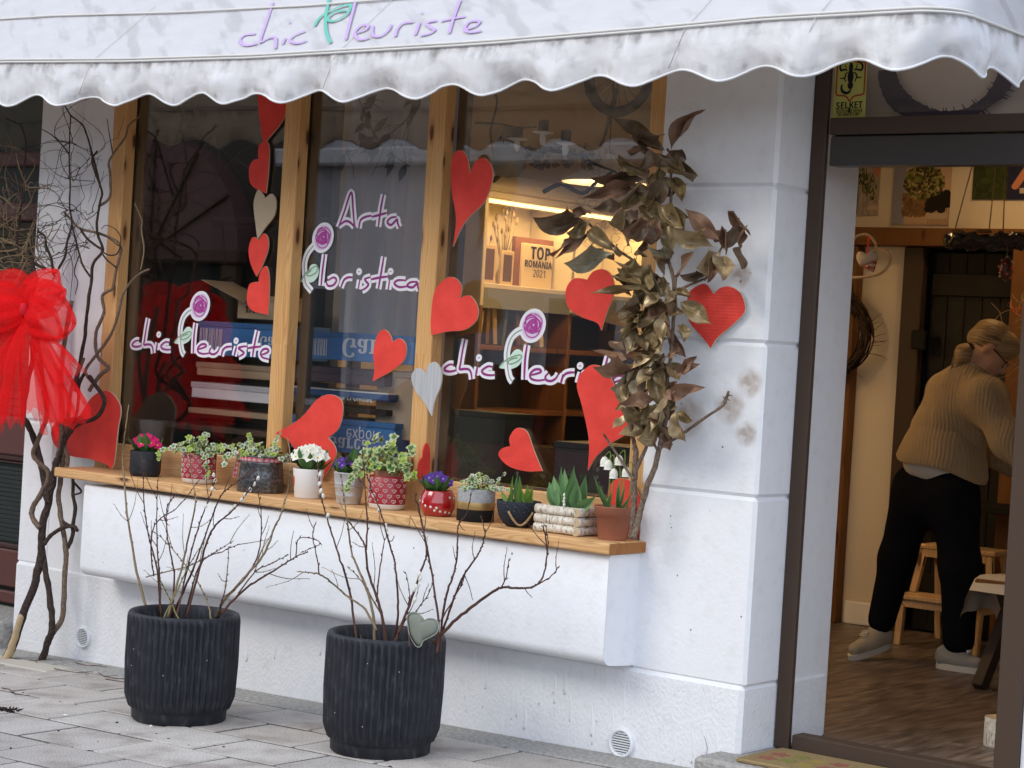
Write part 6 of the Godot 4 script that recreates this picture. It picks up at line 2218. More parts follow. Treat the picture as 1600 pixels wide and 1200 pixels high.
	var hp := PackedVector3Array()
	for g in 12:
		for dirn in 2:
			var q := -1.0 + 2.0 * (g + 0.5) / 12.0
			var hb := begin()
			var run := PackedVector3Array()
			for i in 25:
				var s := -1.1 + 2.2 * i / 24.0
				var hx := q if dirn == 0 else s
				var hy := s if dirn == 0 else q
				var inside := pow(hx * hx + hy * hy - 0.55, 3.0) - hx * hx * hy * hy * hy < 0.0
				if inside:
					var an := 2.22 - hx * 0.30
					var yy := 0.062 + hy * 0.028
					var rr := lerpf(0.053, 0.064, yy / 0.118) + 0.0012
					run.append(b + Vector3(rr * cos(an), yy, rr * sin(an)))
			if run.size() > 2:
				tube(hb, run, 0.0015, 0.0015, 4)
				add("checked_heart_thread", hb, M.thread, t)
	soil(t, b + Vector3(0, 0.105, 0), 0.057)
	primrose(t, b + Vector3(0.005, 0.11, 0), 0.10, 30, M.petal_white, M.flower_eye, 8, 0.042, 0.0225, 0.085)
	# 5 zinc bucket, purple primrose
	x = -1.845
	t = pot("small shiny zinc bucket with purple primroses", "potted_primrose", x, z)
	b = t.position
	st = begin(SMOOTH)
	lathe(st, [0.0, 0.0, 0.047, 0.0, 0.049, 0.003, 0.052, 0.03, 0.0545, 0.032, 0.0535, 0.036, 0.0575, 0.064, 0.060, 0.066, 0.0585, 0.07, 0.0595, 0.075, 0.0615, 0.077, 0.060, 0.081, 0.065, 0.122, 0.067, 0.124, 0.065, 0.127, 0.062, 0.124, 0.060, 0.1], b, 48)
	add("bucket", st, M.zinc, t)
	soil(t, b + Vector3(0, 0.112, 0), 0.060)
	primrose(t, b + Vector3(-0.012, 0.115, 0.01), 0.07, 12, M.petal_purple, M.petal_pale, 7, 0.034, 0.017, 0.05)
	var big := leaf_mesh(0.18, 0.5, 0.1, 6, 0.0, 0.04)
	for q in [[0.0, 0.105, 0.03, -0.03, 0.062], [0.03, 0.09, 0.0, 0.03, 0.05], [0.085, 0.05, 0.04, 0.01, 0.045], [0.07, 0.025, 0.09, 0.02, 0.045], [-0.075, 0.06, 0.05, -0.02, 0.036]]:
		place_leaf("leaf", big, M.primrose_leaf, t, b + Vector3(0.0, 0.12, 0), b + Vector3(q[0], 0.12 + q[1], q[3]), q[4], Vector3(0.5, 0.5, 0.9))
	# 6 larger red heart pot, bushy ivy in a terracotta liner
	x = -1.64
	t = pot("larger red heart-printed pot with a terracotta liner and bushy pale ivy", "potted_ivy", x, z)
	b = t.position
	st = begin(SMOOTH)
	lathe(st, [0.0735, 0.022, 0.074, 0.128, 0.0715, 0.131, 0.068, 0.128, 0.067, 0.11], b, 40)
	add("pot", st, M.pot_red, t)
	st = begin(SMOOTH)
	lathe(st, [0.0, 0.0, 0.060, 0.0, 0.069, 0.005, 0.0732, 0.0215], b, 40)
	add("pot_foot", st, M.pot_white, t)
	hearts_on_pot(t, b, 0.074, 0.024, 0.128, 5, 13)
	st = begin(SMOOTH)
	lathe(st, [0.055, 0.08, 0.060, 0.151, 0.058, 0.153, 0.055, 0.15], b, 32)
	add("liner_pot", st, M.terracotta, t)
	soil(t, b + Vector3(0, 0.140, 0), 0.056)
	ivy(t, b + Vector3(-0.03, 0.14, 0.01), 0.105, 0.075, 0.16, 100, 0.036, [M.ivy_green, M.ivy_cream, M.ivy_lime, M.ivy_green], [
		PackedVector3Array([b + Vector3(-0.03, 0.15, 0.05), b + Vector3(-0.08, 0.14, 0.09), b + Vector3(-0.11, 0.11, 0.10), b + Vector3(-0.125, 0.08, 0.1)]),
		PackedVector3Array([b + Vector3(0.03, 0.15, 0.0), b + Vector3(0.10, 0.22, 0.0), b + Vector3(0.13, 0.25, 0.0)]),
		PackedVector3Array([b + Vector3(0.03, 0.15, 0.02), b + Vector3(0.11, 0.20, 0.02), b + Vector3(0.14, 0.15, 0.03), b + Vector3(0.15, 0.14, 0.03)])])
	# 7 red polka dot pot, violet primrose
	x = -1.378
	t = pot("round glossy red pot with white dots and violet primroses", "potted_primrose", x, z)
	b = t.position
	var gloss := mat(lin(0.40, 0.010, 0.014), 0.12, 0.6)
	gloss.clearcoat_enabled = true
	gloss.clearcoat = 0.8
	gloss.clearcoat_roughness = 0.04
	st = begin(SMOOTH)
	lathe(st, [0.0, 0.0, 0.048, 0.0, 0.056, 0.004, 0.068, 0.03, 0.0705, 0.05, 0.067, 0.075, 0.060, 0.092, 0.0585, 0.098, 0.056, 0.099, 0.054, 0.085], b, 48)
	add("pot", st, gloss, t)
	for i in 26:
		var an := i * 2.399
		var fy := 0.016 + 0.07 * fmod(i * 0.7548, 1.0)
		var rr := knots([0.0, 0.048, 0.004, 0.056, 0.03, 0.068, 0.05, 0.0705, 0.075, 0.067, 0.092, 0.060], fy) + 0.0006
		var nn := Vector3(cos(an), (fy - 0.047) * 9.0, sin(an)).normalized()
		st = begin(SMOOTH)
		var bx_ := nn.cross(Vector3.UP).normalized()
		lathe(st, [0.0052, 0.0, 0.0042, 0.0008, 0.0, 0.001], b + Vector3(rr * cos(an), fy, rr * sin(an)), 10, [], 1.0, Basis(bx_, nn, bx_.cross(nn)))
		add("white_dot", st, M.pot_white, t)
	soil(t, b + Vector3(0, 0.09, 0), 0.054)
	primrose(t, b + Vector3(-0.004, 0.092, 0.005), 0.078, 14, M.petal_purple, M.petal_pale, 9, 0.044, 0.019, 0.058)
	# 8 concrete, gold and black pot
	x = -1.186
	t = pot("grey concrete pot with gold band and black base holding small ivy", "potted_ivy", x, z)
	b = t.position
	for q in [["pot_base", [0.0, 0.0, 0.070, 0.0, 0.0722, 0.002, 0.0722, 0.046], M.black_matt], ["gold_band", [0.0724, 0.0462, 0.0727, 0.047, 0.0727, 0.073, 0.0724, 0.074], M.gold], ["pot_rim", [0.0722, 0.0742, 0.0722, 0.122, 0.0705, 0.124, 0.066, 0.124, 0.064, 0.1], M.concrete_pot]]:
		st = begin(SMOOTH)
		lathe(st, q[1], b, 48)
		add(q[0], st, q[2], t)
	soil(t, b + Vector3(0, 0.11, 0), 0.065)
	ivy(t, b + Vector3(0.01, 0.115, 0), 0.085, 0.065, 0.065, 64, 0.021, [M.ivy_white, M.ivy_cream, M.ivy_green, M.ivy_white], [
		PackedVector3Array([b + Vector3(0.03, 0.12, 0.0), b + Vector3(0.09, 0.15, 0.0), b + Vector3(0.125, 0.19, 0.0)]),
		PackedVector3Array([b + Vector3(0.03, 0.12, 0.02), b + Vector3(0.11, 0.145, 0.02), b + Vector3(0.17, 0.13, 0.02)]),
		PackedVector3Array([b + Vector3(-0.02, 0.12, 0.0), b + Vector3(-0.03, 0.16, 0.0), b + Vector3(0.02, 0.185, 0.0)])])
	# 9 dark bowl with rope
	x = -0.978
	t = pot("dark grey round bowl with a rope handle and green bulb shoots", "potted_bulbs", x, z)
	b = t.position
	st = begin(SMOOTH)
	lathe(st, [0.0, 0.0, 0.04, 0.0, 0.058, 0.012, 0.075, 0.04, 0.083, 0.07, 0.085, 0.095, 0.083, 0.098, 0.077, 0.097, 0.07, 0.075], b, 48)
	add("bowl", st, M.bowl_dark, t)
	var rope := PackedVector3Array()
	for i in 15:
		var f := i / 14.0
		var an := lerpf(1.36, 0.26, f)
		var yy := 0.062 - 0.05 * sin(PI * f)
		var rr := lerpf(0.079, 0.066, sin(PI * f)) + 0.010 + 0.006 * sin(PI * f)
		rope.append(b + Vector3(rr * cos(an), yy, rr * sin(an)))
	st = begin(SMOOTH)
	tube(st, rope, 0.0045, 0.0045, 7, 0.12)
	add("rope_handle", st, M.rope, t)
	soil(t, b + Vector3(0, 0.082, 0), 0.075)
	var blade := leaf_mesh(0.45, 0.35, 0.15, 7, 1.0)
	var blade2 := leaf_mesh(0.4, -0.3, -0.2, 7, 1.0)
	for q in [[-0.05, 0.0, -0.085, 0.05, 0.018], [-0.045, 0.0, -0.02, 0.065, 0.02], [-0.012, 0.0, -0.012, 0.125, 0.016], [-0.02, 0.01, -0.026, 0.115, 0.014], [0.01, 0.0, 0.008, 0.12, 0.024], [0.014, 0.01, 0.022, 0.10, 0.022], [0.0, 0.012, 0.0, 0.095, 0.018], [0.045, 0.0, 0.075, 0.085, 0.026], [0.05, 0.0, 0.045, 0.09, 0.024], [0.05, 0.01, 0.03, 0.06, 0.02], [0.055, 0.0, 0.07, 0.05, 0.02]]:
		place_leaf("shoot", blade if q[2] > 0 else blade2, M.sprout_leaf if absf(q[2]) > 0.02 else M.tulip_leaf, t, b + Vector3(q[0], 0.08, q[1]), b + Vector3(q[2], 0.08 + q[3], q[1] + 0.01), q[4], Vector3(0.4, 0.1, 0.9))
	# 10 birch log box with tulips
	x = -0.745
	t = pot("small box of stacked birch logs planted with broad tulip leaves", "potted_bulbs", x, 0.07)
	b = t.position
	rng.seed = 88
	var hx := 0.088
	var hz := 0.078
	for row in 3:
		var yy := 0.017 + row * 0.0345
		for sd in 2:
			for lo in 2:
				var p0: Vector3
				var p1: Vector3
				var s := 1.0 if lo == 0 else -1.0
				if sd == 0:
					p0 = b + Vector3(-hx - 0.016, yy, s * hz)
					p1 = b + Vector3(hx - 0.002, yy + rng.randf_range(-0.002, 0.002), s * hz)
				else:
					p0 = b + Vector3(s * hx, yy, -hz - 0.016)
					p1 = b + Vector3(s * hx, yy + rng.randf_range(-0.002, 0.002), hz + 0.014 * s)
				st = begin(SMOOTH)
				tube(st, cat3(PackedVector3Array([p0, (p0 + p1) / 2.0 + Vector3(0, rng.randf_range(-0.002, 0.002), 0), p1]), 4), 0.0178, 0.0172, 12, 0.03)
				var lg := add("birch_log", st, M.birch, t)
				for e in [p0, p1]:
					var dirn := ((e as Vector3) - (p0 + p1) / 2.0).normalized()
					st = begin(SMOOTH)
					var u := dirn.cross(Vector3.UP).normalized()
					lathe(st, [0.0165, 0.0004, 0.0, 0.0012], e, 12, [], 1.0, Basis(u, dirn, u.cross(dirn)))
					add("cut_end", st, M.peeled, lg)
	var sbx := bx(b + Vector3(-hx, 0.06, -hz), b + Vector3(hx, 0.088, hz))
	add("soil", sbx, M.soil, t)
	for q in [[-0.06, 0.02, -0.085, 0.10, 0.04], [-0.05, 0.03, -0.035, 0.08, 0.034], [-0.03, 0.03, -0.06, 0.125, 0.045], [0.0, 0.02, -0.02, 0.155, 0.042], [-0.01, 0.0, 0.02, 0.18, 0.035], [0.02, 0.02, 0.035, 0.16, 0.05], [0.04, 0.03, 0.055, 0.13, 0.045], [0.04, 0.0, 0.075, 0.15, 0.04], [0.05, 0.03, 0.16, 0.075, 0.045], [0.0, 0.0, 0.0, 0.12, 0.04], [0.03, 0.0, -0.01, 0.11, 0.03], [-0.04, 0.0, -0.05, 0.16, 0.025]]:
		place_leaf("tulip_leaf", blade if q[2] > 0 else blade2, M.tulip_leaf, t, b + Vector3(q[0], 0.085, q[1]), b + Vector3(q[2], 0.085 + q[3], q[1] + 0.02), q[4], Vector3(0.45, 0.15, 0.85))
	# little white bells between the leaves
	for i in 5:
		st = begin(SMOOTH)
		lathe(st, [0.001, 0.0, 0.005, -0.003, 0.0062, -0.009, 0.0055, -0.012], b + Vector3(-0.005 + 0.002 * (i % 2), 0.15 - i * 0.012, 0.045), 9)
		add("white_bell", st, M.petal_white, t)
	# 11 terracotta pot with spring snowflakes
	x = -0.542
	t = pot("terracotta plastic pot with nodding white spring snowflakes", "potted_snowflakes", x, 0.09)
	b = t.position
	st = begin(SMOOTH)
	lathe(st, [0.0, 0.0, 0.050, 0.0, 0.052, 0.003, 0.0625, 0.085, 0.0685, 0.086, 0.0715, 0.116, 0.0735, 0.118, 0.0735, 0.121, 0.068, 0.121, 0.064, 0.09], b, 48)
	add("pot", st, M.terracotta, t)
	soil(t, b + Vector3(0, 0.108, 0), 0.067)
	for q in [[-0.03, 0.0, 0.20, -0.046, 0.185], [-0.016, 0.005, 0.19, -0.025, 0.15], [0.022, 0.0, 0.16, -0.002, 0.15], [0.03, 0.0, 0.21, 0.018, 0.19], [0.05, -0.01, 0.17, 0.046, 0.15]]:
		var p0 := b + Vector3(q[0], 0.11, q[1])
		var top := b + Vector3(q[3] + 0.016, 0.11 + q[2], q[1])
		var tipf := b + Vector3(q[3] - 0.004, 0.11 + q[2] - 0.012, q[1] + 0.006)
		st = begin(SMOOTH)
		tube(st, cat3(PackedVector3Array([p0, (p0 + top) / 2.0 + Vector3(0.004, 0, 0), top, top.lerp(tipf, 0.6) + Vector3(0, 0.008, 0), tipf]), 4), 0.0024, 0.0012, 6)
		var sm := add("flower_stem", st, M.stem_green, t)
		st = begin(SMOOTH)
		lathe(st, [0.001, 0.001, 0.008, -0.002, 0.0145, -0.012, 0.0165, -0.024, 0.0145, -0.031, 0.0172, -0.036], tipf, 18, [6, 0.0028, -0.04, -0.022])
		add("bell_flower", st, M.petal_white, sm)
	var thin := leaf_mesh(0.3, 0.3, 0.3, 6, 1.0)
	for q in [[-0.02, -0.06, 0.09], [-0.03, -0.025, 0.06], [-0.02, 0.0, 0.07], [0.03, 0.06, 0.10], [0.02, 0.05, 0.06], [0.03, 0.02, 0.09], [0.04, 0.09, 0.07], [-0.03, -0.085, 0.12], [0.02, 0.03, 0.12]]:
		place_leaf("strap_leaf", thin, M.tulip_leaf, t, b + Vector3(q[0], 0.108, 0.01), b + Vector3(q[1], 0.108 + q[2], 0.02), 0.011, Vector3(0.5, 0.2, 0.8))

# ---------------------------------------------------------------- two fluted planters with pussy willow
func willow_branch(t: Node3D, q: Array, r: float, m: Material, catk: Array = [], side_n := 2) -> void:
	var p := cat3(pts3(q), 5)
	# small kinks at every node, as willow has
	for i in range(1, p.size() - 1):
		p[i] += Vector3(rng.randf_range(-1, 1), rng.randf_range(-1, 1), rng.randf_range(-1, 1)) * 0.0016
	var st := begin(SMOOTH)
	tube(st, p, r, maxf(0.0013, r * 0.34), 6, 0.05)
	var o := add("branch", st, m, t)
	var total := 0.0
	var bud := begin(SMOOTH)
	var nb := 0
	for i in range(2, p.size()):
		total += p[i].distance_to(p[i - 1])
		if total > 0.024:
			total = 0.0
			var d := (p[i] - p[i - 1]).normalized()
			var s := d.cross(Vector3(rng.randf_range(-1, 1), rng.randf_range(-1, 1), rng.randf_range(-1, 1))).normalized()
			tube(bud, PackedVector3Array([p[i], p[i] + s * 0.004 + d * 0.004, p[i] + s * 0.005 + d * 0.011]), 0.0031, 0.0006, 5)
			nb += 1
	if nb:
		add("buds", bud, M.bud, o).set_meta("kind", "stuff")
	for k in side_n:
		var i := rng.randi_range(p.size() / 3, p.size() - 2)
		var d := (p[i + 1] - p[i]).normalized()
		var s := d.cross(Vector3(rng.randf_range(-0.4, 0.4), rng.randf_range(-0.2, 0.2), 1)).normalized() * (1 if k % 2 else -1)
		var l := rng.randf_range(0.05, 0.16)
		st = begin(SMOOTH)
		var tw := cat3(PackedVector3Array([p[i], p[i] + d * l * 0.4 + s * l * 0.3, p[i] + d * l + s * l * 0.55]), 4)
		tube(st, tw, 0.0018, 0.0009, 5, 0.08)
		for j in range(2, tw.size(), 2):
			tube(st, PackedVector3Array([tw[j], tw[j] + s * 0.003, tw[j] + s * 0.0034 + d * 0.006]), 0.0016, 0.0005, 4)
		add("side_twig", st, m, o)
	for c in range(0, catk.size() - 2, 3):
		var at := Vector3(catk[c], catk[c + 1], catk[c + 2])
		var d := Vector3(rng.randf_range(0.1, 0.6), 1.0, rng.randf_range(-0.2, 0.4)).normalized()
		var u := d.cross(Vector3(0, 0, 1)).normalized()
		st = begin(SMOOTH)
		lathe(st, [0.0, -0.009, 0.004, -0.006, 0.0066, 0.0, 0.0056, 0.007, 0.0028, 0.012, 0.0, 0.013], at, 10, [], 1.0, Basis(u, d, u.cross(d)))
		add("catkin", st, M.catkin, o)

func planter(label: String, c: Vector3, r: float, h: float) -> Node3D:
	var t := thing("fluted_planter", label, "planter", c, "black fluted planters with pussy willow")
	var st := begin(SMOOTH)
	lathe(st, [0.0, 0.0, r * 0.79, 0.0, r * 0.83, 0.008, r * 0.84, 0.042, r * 0.86, 0.050, r * 0.90, 0.054, r * 0.955, 0.085, r * 0.975, 0.10, r * 1.0, h * 0.55, r * 0.995, h - 0.028, r * 0.985, h - 0.012, r * 0.965, h - 0.003, r * 0.94, h, r * 0.90, h - 0.002, r * 0.875, h - 0.014, r * 0.86, h - 0.06, r * 0.85, h - 0.10], c, 288, [52, 0.013, 0.07, h - 0.02])
	add("pot", st, M.black_pot, t)
	st = begin(SMOOTH)
	lathe(st, [r * 0.853, h - 0.075, r * 0.5, h - 0.068, r * 0.2, h - 0.064, 0.0, h - 0.066], c, 40)
	add("soil", st, M.soil, t)
	# pale grains spattered on the wall of the pot
	for i in 5:
		var an := rng.randf_range(0.2, 2.6)
		var y := rng.randf_range(0.12, h - 0.05)
		st = begin(SMOOTH)
		var rr := r * 1.0
		lathe(st, [0.0016, -0.001, 0.0013, 0.001, 0.0, 0.0014], c + Vector3(rr * cos(an), y, rr * sin(an)), 6)
		add("grit", st, M.pot_white, t)
	return t

func build_planters() -> void:
	rng.seed = 555
	var z1 := 0.72
	var x1 := -2.09
	var t := planter("black fluted planter of bare pussy willow, left of the pair", Vector3(x1, ground_y(x1) + 0.002, z1), 0.218, 0.418)
	var D := M.twig as Material
	var G := M.twig_green as Material
	var P := M.twig_pale as Material
	willow_branch(t, [-2.301, 0.259, 0.72, -2.363, 0.378, 0.72, -2.412, 0.512, 0.72, -2.459, 0.66, 0.72, -2.562, 0.843, 0.66, -2.488, 0.959, 0.72, -2.523, 1.059, 0.68], 0.0058, P)
	willow_branch(t, [-2.27, 0.243, 0.68, -2.256, 0.423, 0.72, -2.319, 0.555, 0.72, -2.317, 0.712, 0.76, -2.277, 0.861, 0.8], 0.0042, D)
	willow_branch(t, [-2.219, 0.244, 0.72, -2.249, 0.429, 0.72, -2.272, 0.577, 0.72, -2.241, 0.777, 0.76], 0.0042, D, [], 3)
	willow_branch(t, [-2.225, 0.239, 0.66, -2.161, 0.426, 0.72, -2.208, 0.554, 0.72, -2.224, 0.657, 0.72, -2.199, 0.71, 0.72, -2.287, 0.72, 0.61], 0.004, D)
	willow_branch(t, [-2.118, 0.261, 0.78, -2.125, 0.431, 0.72, -2.098, 0.545, 0.72, -1.97, 0.721, 0.81, -2.096, 0.818, 0.72, -2.046, 0.904, 0.78], 0.0048, P)
	willow_branch(t, [-2.342, 0.39, 0.66, -2.299, 0.499, 0.72, -2.292, 0.588, 0.72, -2.237, 0.641, 0.72, -2.343, 0.654, 0.56, -2.101, 0.744, 0.72, -2.048, 0.798, 0.72], 0.003, D)
	willow_branch(t, [-2.225, 0.239, 0.66, -2.071, 0.424, 0.72, -2.04, 0.49, 0.72, -2.154, 0.597, 0.56, -1.927, 0.747, 0.72, -1.839, 0.811, 0.72, -1.987, 0.837, 0.48], 0.0048, D, [-2.192, 0.777, 0.5, -2.201, 0.799, 0.5])
	willow_branch(t, [-2.039, 0.263, 0.76, -2.02, 0.462, 0.72, -1.992, 0.557, 0.72, -1.946, 0.635, 0.72, -1.877, 0.683, 0.72, -1.883, 0.725, 0.66, -1.766, 0.798, 0.72, -1.739, 0.844, 0.72], 0.005, D, [-1.856, 0.736, 0.68, -1.838, 0.757, 0.68, -1.812, 0.779, 0.68, -1.793, 0.802, 0.68, -1.775, 0.826, 0.68, -1.892, 0.708, 0.68, -1.915, 0.686, 0.68])
	willow_branch(t, [-2.039, 0.273, 0.81, -2.095, 0.422, 0.72, -2.063, 0.549, 0.72, -2.017, 0.677, 0.72, -1.981, 0.754, 0.72, -1.898, 0.816, 0.78], 0.004, D, [-1.916, 0.774, 0.78, -1.945, 0.705, 0.78])
	willow_branch(t, [-2.126, 0.266, 0.68, -2.021, 0.475, 0.72, -1.903, 0.537, 0.72, -1.951, 0.556, 0.58], 0.0035, D)
	willow_branch(t, [-1.975, 0.272, 0.66, -1.884, 0.348, 0.72, -1.817, 0.41, 0.72, -1.75, 0.478, 0.72, -1.697, 0.53, 0.72, -1.658, 0.592, 0.72, -1.636, 0.652, 0.72, -1.602, 0.717, 0.72, -1.636, 0.789, 0.66, -1.569, 0.887, 0.72, -1.669, 0.991, 0.64], 0.0062, P, [], 3)
	willow_branch(t, [-1.784, 0.48, 0.68, -1.706, 0.558, 0.72, -1.701, 0.664, 0.72, -1.722, 0.754, 0.72, -1.716, 0.849, 0.76], 0.0034, D)
	willow_branch(t, [-1.87, 0.303, 0.74, -1.804, 0.383, 0.72, -1.698, 0.456, 0.72, -1.586, 0.519, 0.72, -1.382, 0.581, 0.86, -1.46, 0.582, 0.72], 0.005, D)
	willow_branch(t, [-1.382, 0.581, 0.86, -1.369, 0.651, 0.86, -1.267, 0.643, 0.86, -1.346, 0.603, 0.86], 0.0022, D, [], 0)
	willow_branch(t, [-1.764, 0.395, 0.76, -1.72, 0.48, 0.72, -1.636, 0.523, 0.72, -1.46, 0.577, 0.82], 0.003, D)
	willow_branch(t, [-2.003, 0.265, 0.62, -1.893, 0.335, 0.72, -1.87, 0.426, 0.72, -2.033, 0.534, 0.56], 0.0038, D, [-2.008, 0.388, 0.59, -2.017, 0.324, 0.59])
	willow_branch(t, [-1.989, 0.274, 0.84, -2.19, 0.336, 0.72, -2.238, 0.392, 0.72, -2.069, 0.482, 0.9], 0.003, G, [], 1)
	willow_branch(t, [-2.056, 0.267, 0.86, -2.112, 0.407, 0.72, -1.862, 0.534, 0.9, -2.007, 0.56, 0.72], 0.003, G, [], 1)
	willow_branch(t, [-2.386, 0.38, 0.66, -2.127, 0.46, 0.66, -1.973, 0.537, 0.66, -1.906, 0.576, 0.66], 0.0026, P, [], 1)
	willow_branch(t, [-1.899, 0.281, 0.76, -1.983, 0.361, 0.72, -2.061, 0.435, 0.72, -2.271, 0.525, 0.66, -2.298, 0.575, 0.72], 0.0032, P, [], 2)
	var z2 := 0.62
	var x2 := -1.137
	t = planter("black fluted planter of bare pussy willow, right and nearer of the pair", Vector3(x2, ground_y(x2) + 0.002, z2), 0.218, 0.432)
	willow_branch(t, [-1.236, 0.243, 0.66, -1.309, 0.38, 0.62, -1.338, 0.469, 0.62, -1.292, 0.57, 0.72, -1.425, 0.63, 0.62, -1.471, 0.722, 0.62, -1.499, 0.782, 0.62, -1.383, 0.861, 0.76, -1.529, 0.908, 0.62], 0.0048, D, [-1.39, 0.841, 0.75, -1.382, 0.814, 0.75, -1.368, 0.797, 0.75, -1.39, 0.874, 0.75, -1.34, 0.729, 0.75])
	willow_branch(t, [-1.188, 0.237, 0.62, -1.203, 0.359, 0.62, -1.239, 0.452, 0.62, -1.293, 0.533, 0.62, -1.42, 0.576, 0.52, -1.359, 0.691, 0.62, -1.387, 0.795, 0.62, -1.553, 0.857, 0.46], 0.0058, P)
	willow_branch(t, [-1.137, 0.239, 0.61, -1.161, 0.371, 0.62, -1.205, 0.457, 0.62, -1.246, 0.538, 0.62, -1.229, 0.624, 0.66, -1.303, 0.661, 0.62, -1.266, 0.717, 0.72], 0.0062, D)
	willow_branch(t, [-1.243, 0.61, 0.64, -1.262, 0.701, 0.62, -1.278, 0.793, 0.62, -1.31, 0.888, 0.6, -1.318, 0.977, 0.61], 0.0036, D)
	willow_branch(t, [-1.156, 0.232, 0.56, -1.091, 0.348, 0.62, -1.092, 0.44, 0.62, -1.113, 0.553, 0.62, -1.261, 0.562, 0.46, -1.162, 0.669, 0.62, -1.2, 0.753, 0.62, -1.425, 0.804, 0.42, -1.276, 0.882, 0.62], 0.005, D, [-1.378, 0.736, 0.43, -1.341, 0.682, 0.43, -1.329, 0.645, 0.43, -1.408, 0.789, 0.43, -1.334, 0.668, 0.43])
	willow_branch(t, [-1.062, 0.264, 0.68, -1.037, 0.435, 0.62, -1.002, 0.538, 0.62, -0.982, 0.591, 0.62, -0.836, 0.655, 0.78, -0.999, 0.727, 0.62, -0.859, 0.825, 0.82], 0.0052, D, [-0.882, 0.569, 0.76, -0.877, 0.553, 0.76, -0.893, 0.523, 0.76, -0.895, 0.477, 0.76, -0.901, 0.513, 0.76])
	willow_branch(t, [-0.846, 0.294, 0.68, -0.898, 0.391, 0.62, -0.924, 0.497, 0.62, -0.96, 0.617, 0.62, -0.865, 0.7, 0.76, -1.018, 0.771, 0.62, -1.044, 0.838, 0.62], 0.0048, D)
	willow_branch(t, [-0.936, 0.272, 0.56, -0.875, 0.469, 0.62, -0.848, 0.55, 0.62, -0.933, 0.58, 0.5, -0.832, 0.676, 0.62, -0.948, 0.723, 0.48, -0.797, 0.792, 0.62, -0.785, 0.861, 0.62], 0.0046, D)
	willow_branch(t, [-0.908, 0.357, 0.58, -0.832, 0.484, 0.62, -0.797, 0.567, 0.62, -0.742, 0.641, 0.62, -0.879, 0.663, 0.42, -0.713, 0.718, 0.62, -0.722, 0.759, 0.62, -0.738, 0.782, 0.62], 0.0042, D)
	willow_branch(t, [-0.851, 0.405, 0.66, -0.827, 0.496, 0.62, -0.801, 0.539, 0.62, -0.69, 0.607, 0.74, -0.806, 0.534, 0.62], 0.0028, D, [], 1)
	willow_branch(t, [-0.902, 0.315, 0.64, -0.831, 0.4, 0.62, -0.749, 0.465, 0.62, -0.689, 0.51, 0.62, -0.514, 0.568, 0.76, -0.562, 0.552, 0.62, -0.515, 0.558, 0.62, -0.334, 0.604, 0.8, -0.443, 0.623, 0.62, -0.437, 0.696, 0.62, -0.31, 0.798, 0.82], 0.0062, D)
	willow_branch(t, [-0.329, 0.605, 0.8, -0.288, 0.629, 0.8, -0.249, 0.671, 0.8], 0.0026, D, [], 1)
	willow_branch(t, [-0.299, 0.666, 0.81, -0.294, 0.74, 0.81, -0.307, 0.798, 0.81], 0.0022, D, [], 0)
	willow_branch(t, [-0.517, 0.567, 0.76, -0.498, 0.609, 0.76, -0.491, 0.668, 0.76], 0.0026, D, [], 1)
	willow_branch(t, [-1.17, 0.327, 0.64, -1.25, 0.393, 0.62, -1.335, 0.427, 0.62, -1.415, 0.467, 0.62, -1.336, 0.519, 0.78, -1.542, 0.493, 0.62, -1.601, 0.491, 0.62], 0.0048, P)
	willow_branch(t, [-1.336, 0.519, 0.78, -1.354, 0.58, 0.78, -1.379, 0.652, 0.78, -1.367, 0.707, 0.78], 0.0026, D, [], 1)
	willow_branch(t, [-1.203, 0.377, 0.58, -1.257, 0.478, 0.62, -1.297, 0.509, 0.62, -1.337, 0.533, 0.62], 0.003, P, [], 1)
	willow_branch(t, [-1.196, 0.427, 0.62, -1.191, 0.521, 0.62, -1.18, 0.611, 0.62, -1.174, 0.658, 0.62], 0.003, D, [], 1)
	willow_branch(t, [-1.149, 0.26, 0.72, -1.257, 0.279, 0.62, -1.268, 0.296, 0.62], 0.0028, G, [], 0)
	willow_branch(t, [-1.049, 0.333, 0.66, -1.034, 0.401, 0.62, -1.005, 0.416, 0.62, -0.956, 0.48, 0.62, -0.931, 0.54, 0.62], 0.003, D, [], 2)
	willow_branch(t, [-0.906, 0.315, 0.76, -1.043, 0.4, 0.62, -1.039, 0.47, 0.62, -1.064, 0.547, 0.62], 0.003, D, [], 2)
	# felt heart stuck in the soil
	var pc := pts2([-0.9006, 0.3996, -0.8707, 0.4136, -0.8397, 0.4122, -0.8258, 0.3918, -0.8335, 0.3665, -0.8654, 0.3461, -0.8943, 0.33, -0.9017, 0.3114, -0.9229, 0.3085, -0.954, 0.3396, -0.9655, 0.3721, -0.9726, 0.4053, -0.956, 0.423, -0.9285, 0.4265, -0.908, 0.4149])
	var th := thing("felt_heart", "grey green felt heart planted in the right-hand planter", "heart", Vector3(pc[0].x, pc[0].y, 0.70))
	var felt := mat(lin(0.215, 0.235, 0.20), 0.95, 0.1)
	pillow(th, "felt", loop2(pc, 3, [0]), 0.70, 0.014, felt)
	var st := begin(SMOOTH)
	var l3 := PackedVector3Array()
	for q in loop2(pc, 3, [0]):
		l3.append(Vector3(q.x, q.y, 0.705))
	tube(st, l3, 0.0017, 0.0017, 5, 0.0, true)
	add("seam", st, mat(lin(0.36, 0.38, 0.33), 0.9, 0.1), th)

